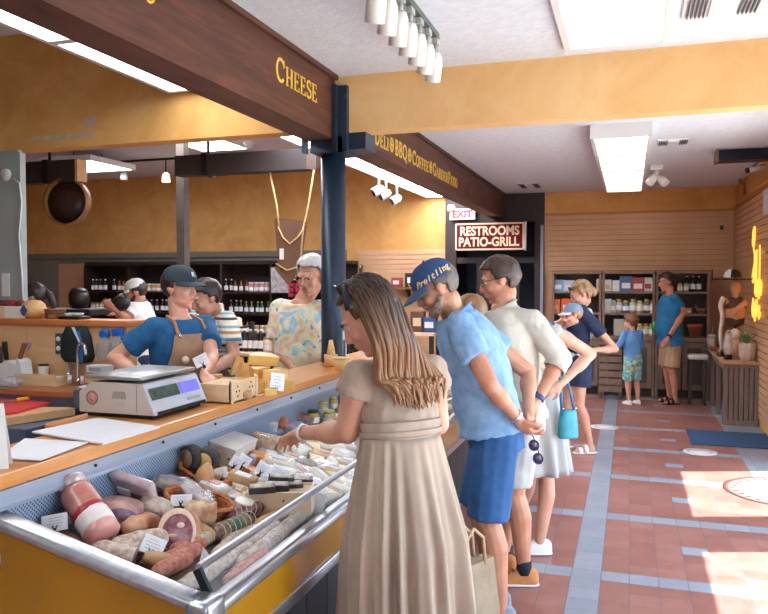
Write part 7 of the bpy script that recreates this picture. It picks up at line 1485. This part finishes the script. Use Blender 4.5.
def apron(f, m, strapm, zt=.45, zb=-.5, w0=.11, w1=.18):
    rows = []
    for i in range(24):
        v = i / 23; z = zt + (zb - zt) * v; half = R(38) + (R(95) - R(38)) * min(1, max(0, (v - .05) / .38)) ** 1.6; row = []
        zz = max(z, -.14); a, b = f.prof(zz); bel = f.belly * math.exp(-((zz - .1) / .13) ** 2)
        for k in range(25):
            t = math.pi / 2 + half * (k / 12 - 1); p = f.up((a * f.g + .03) * math.cos(t), (b * f.g + .034 + bel * max(0, math.sin(t))) * math.sin(t), zz); p.z -= (zz - z) * f.s * 1.0
            row.append(p)
        rows.append(row)
    o = MB().loft(rows, closed=False, cap=False).obj('apron', m, f.t); mods(o, None, 0, 1, .005, .008, .1)
    for c in (-1, 1):
        a, b = f.prof(zt); e = f.up(c * .095, b + .034, zt - .01)
        MB().tube([e, f.up(c * .098, .112, .46), f.up(c * .095, .07, .515), f.up(c * .085, -.02, .54), f.up(c * .04, -.09, .48)], .010, 6).obj('apron_strap', strapm, f.t); MB().ell(e, .012, u=10, v=8).obj('buckle', M_CHROME, f.t)
    return o
o = apron(c1_, APR, LEA)
MB().lathe([(.001, 0), (.022, 0), (.022, .004), (.001, .005)], 16, c1_.up(.07, .158, .30), basis(V(.35, 1, .1))).obj('badge', mat('cream_badge', (222, 200, 164), rough=.4), c1_.t)
c2_ = Fig('second deli worker in striped polo and brown apron, face half hidden by dark cap', -2.70, 4.54, -112, 1.72, 8, girth=1.05, sk=SK_P, vox=.008)
c2_.look(-128, 22, 0, at(206, 298, D=4.98)); c2_.put(elL=at(234, 356, D=4.85), wrL=at(206, 376, D=4.55)); c2_.J['wrR'] = c2_.J['elR'] + V(.02, .2, .05)
c2_.body({'L': (V(.5, .8, -.2), V(0, 0, -1), .5, 1)}); c2_.face(mat('dark_brow', (50, 38, 32))); c2_.hair(HD, .07, -.07, .004, .012)
t_ = NT('striped_polo'); z_ = t_.xyz()[2]; f_ = t_.math('FRACT', t_.math('MULTIPLY', t_.math('ADD', z_, .0), 5.9)); rp = t_.new('ShaderNodeValToRGB'); rp.color_ramp.interpolation = 'CONSTANT'; e_ = rp.color_ramp.elements
STR = [(0, (236, 228, 214)), (.2, (60, 72, 80)), (.3, (236, 228, 214)), (.42, (120, 180, 206)), (.55, (236, 228, 214)), (.68, (196, 150, 112)), (.8, (236, 228, 214)), (.9, (122, 170, 180))]
while len(e_) < len(STR): e_.new(.5)
for el, (p_, c_) in zip(e_, STR): el.position = p_; el.color = lin(c_)
t_.link(f_, rp.inputs[0]); t_.base(rp.outputs[0]); t_.b.inputs['Roughness'].default_value = .85
c2_.shirt(t_.m, -.14, .68, .018, .01, .53, .076); c2_.collar(cloth('cream_collar', (232, 222, 206), (240, 232, 218), 8)); apron(c2_, cloth('brown_apron', (96, 70, 54), (112, 84, 66), 10), LEA)
# ---- old man in the patterned shirt
ol = Fig('white haired man in a pastel flower print shirt standing by the blue post', -2.30, 5.06, -92, 1.80, 3, girth=1.14, belly=.06, sk=SK_P, vox=.007, hs=1.13)
ol.look(-98, 16, -4, at(311, 276, D=5.42)); ol.put(elR=at(277, 352, D=5.5), wrR=at(292, 366, D=5.28)); ol.J['wrL'] = ol.J['elL'] + V(.05, .16, -.15)
ol.body(foot=False, hands={'R': (V(-.5, .5, -.5), V(-.5, 0, -.6), .5, 1)}); ol.face(mat('white_brow', (210, 204, 198))); ol.hair(hairmat('white_hair', (196, 194, 192), (226, 224, 222)), .085, -.065, .010, .018, .02, .022)
ol.glasses(mat('amber_frame', (210, 130, 50), rough=.3))
t_ = NT('pastel_flower_print'); n_ = t_.noise(7, 3, dist=1.2); c_ = t_.ramp(n_, [(.36, (232, 176, 194)), (.45, (232, 216, 160)), (.52, (240, 226, 200)), (.60, (150, 200, 216)), (.68, (196, 190, 222))])
v_ = t_.new('ShaderNodeTexVoronoi'); v_.inputs['Scale'].default_value = 9; mp_ = t_.new('ShaderNodeVectorMath'); mp_.operation = 'ADD'; nn = t_.new('ShaderNodeTexNoise'); nn.inputs['Scale'].default_value = 16; t_.link(t_.tc.outputs['Object'], nn.inputs['Vector']); sc_ = t_.new('ShaderNodeVectorMath'); sc_.operation = 'SCALE'; sc_.inputs[3].default_value = .16; t_.link(nn.outputs['Color'], sc_.inputs[0]); t_.link(t_.tc.outputs['Object'], mp_.inputs[0]); t_.link(sc_.outputs[0], mp_.inputs[1]); t_.link(mp_.outputs[0], v_.inputs['Vector'])
c_ = t_.mix(t_.math('LESS_THAN', v_.outputs['Distance'], .20), c_, (92, 166, 204)); c_ = t_.mix(t_.math('LESS_THAN', v_.outputs['Distance'], .09), c_, (206, 106, 150)); t_.base(c_); t_.b.inputs['Roughness'].default_value = .8; t_.bump(n_, .2, .01)
ol.shirt(t_.m, -.2, .72, .024, .02, .505, .086, disp=.02); ol.collar(mat('pastel_collar', (230, 216, 186), (200, 212, 210), scale=12)); ol.shorts(cloth('faded_blue_denim', (86, 126, 168), (104, 144, 186), 9, .2), .1, -.02, .012, .08)
for sd in 'RL': ol.shoe(sd, mat('brown_shoe', (90, 66, 50)), mat('dark_sole', (60, 46, 38)), 'sneaker')
# ---- shoppers farther back
bg = Fig('shopper in a white cap and white tee by the dark shelves, arm raised', -3.62, 6.58, 196, 1.72, 6, girth=1.05, sk=SK_T, vox=.010)
p_ = at(143, 290, D=7.5); bg.t.location = (p_.x, p_.y, 0); bg.M = Matrix.Translation((p_.x, p_.y, 0)) @ Matrix.Rotation(R(196 - 90), 4, 'Z'); bg.I = bg.M.inverted()
bg.look(200, 18, 0, at(136, 292, D=7.5)); bg.put(elL=at(126, 318, D=7.25), wrL=at(114, 309, D=7.1), elR=at(128, 322, D=7.8), wrR=at(117, 315, D=7.5)); bg.body(foot=False); bg.face(); bg.hair(HD, .06, -.07, .0, .008); beard(bg, mat('dark_stubble', (70, 52, 44), rough=.8)); bg.cap_hat(mat('white_cap_cotton', (226, 222, 216), rough=.8)); bg.shirt(cloth('white_tee_cotton', (222, 220, 214), (234, 232, 228), 7), -.14, .65, .018)
MB().box(bg.up(0, .15, .28), (.16, .01, .10)).obj('print', mat('blue_shirt_print', (110, 180, 210)), bg.t); bg.shorts(NAV, .5)
for sd in 'RL': bg.shoe(sd, WSN, mat('white_rubber_sole', (232, 230, 226)), 'sneaker')
p_ = at(34, 300, D=6.9)
bw = Fig('dark haired woman at the far left behind the grey partition edge', p_.x, p_.y, 205, 1.62, 4, True, sk=SK_F, vox=.010)
bw.look(208, 14, 0, at(33, 297, D=6.9)); bw.body(foot=False); bw.face(); bw.hair(HD, .08, -.12, .012, .014, .045); bw.shirt(cloth('mustard_top', (206, 158, 84), (220, 172, 98), 8), -.14, .6, .016); bw.shorts(NAV, .1, .04, .014, .08)
for sd in 'RL': bw.shoe(sd, WSN, mat('white_rubber_sole', (232, 230, 226)), 'sneaker')
MB().tube([bw.h(0, -.1, .05), bw.h(.01, -.15, -.02), bw.h(0, -.16, -.12), bw.h(.01, -.14, -.2)], [.03, .035, .03, .01], 10).obj('ponytail', HD, bw.t)

# ---- things the people carry
p_ = at(468, 606, D=3.1); t = thing('tote_bag', 'beige canvas tote bag hanging between the beige dress and the navy shorts', 'bag', (p_.x, p_.y, 0), R(62))
zt_ = at(474, 552, D=3.22).z
o = MB().loft([[V(a * w_, b * d_, z) for a, b in ((1, 1), (0, 1.15), (-1, 1), (-1, -1), (0, -1.15), (1, -1))] for z, w_, d_ in ((.0, .11, .04), (.02, .14, .05), (zt_ * .55, .145, .05), (zt_, .13, .028))], smooth=False).obj('body', cloth('beige_canvas', (146, 126, 104), (162, 142, 118), 10, .3), t); mods(o, None, 0, 0, None, .012, .09)
for y_ in (-.03, .03): MB().tube([(-.075, y_, zt_ - .02), (-.06, y_, zt_ + .1), (0, y_, zt_ + .15), (.06, y_, zt_ + .1), (.075, y_, zt_ - .02)], .008, 6).obj('handle', mat('tan_webbing', (190, 160, 124), rough=.8), t)
p_ = at(568, 424, D=4.46); t = thing('handbag', 'small teal handbag hanging on a blue strap beside the white dress', 'bag', p_, R(30))
o = MB().loft([[V(a * w_, b * .022, z) for a, b in ((1, .6), (.4, 1), (-.4, 1), (-1, .6), (-1, -.6), (-.4, -1), (.4, -1), (1, -.6))] for z, w_ in ((-.085, .055), (-.07, .062), (.06, .05), (.085, .044))]).obj('body', mat('teal_leather', (60, 160, 176), (44, 138, 158), rough=.45, scale=9), t)
q_ = V(t.matrix_basis.inverted() @ at(553, 322, D=4.5)); MB().tube([(-.04, 0, .08), q_ * .5 + V(-.02, -.03, .02), q_], .011, 6).obj('strap', mat('blue_strap', (52, 116, 160), rough=.5), t); MB().tube([(.04, 0, .08), q_ * .5 + V(.02, -.02, .02), q_], .008, 6).obj('strap', mat('blue_strap', (52, 116, 160)), t)
MB().cone((-.04, -.018, .09), (-.04, -.012, .10), .008, seg=10).cone((.04, -.018, .09), (.04, -.012, .10), .008, seg=10).obj('buckle', M_CHROME, t)
p_ = at(536, 452, D=3.66); t = thing('sunglasses', 'dark violet sunglasses dangling from the clasped hands', 'sunglasses', p_, 0); t.rotation_euler = (R(10), R(72), R(25))
mb = MB()
for c in (-1, 1): mb.tube([(c * .035 + .027 * math.cos(a), 0, .024 * math.sin(a)) for a in [2 * math.pi * k / 20 for k in range(21)]], .0028, 6); mb.tube([(c * .062, 0, .01), (c * .066, .06, .012), (c * .064, .12, .0)], .0028, 6)
mb.tube([(-.01, 0, .01), (0, 0, .014), (.01, 0, .01)], .003, 6); mb.obj('frame', mat('wine_frame', (70, 36, 50), rough=.3), t)
for c in (-1, 1): MB().lathe([(.001, -.001), (.026, -.001), (.026, .001), (.001, .001)], 20, (c * .035, 0, 0), basis(V(0, 1, 0))).obj('lens', mat('violet_lens', (66, 60, 96), rough=.08, coat=.8), t)
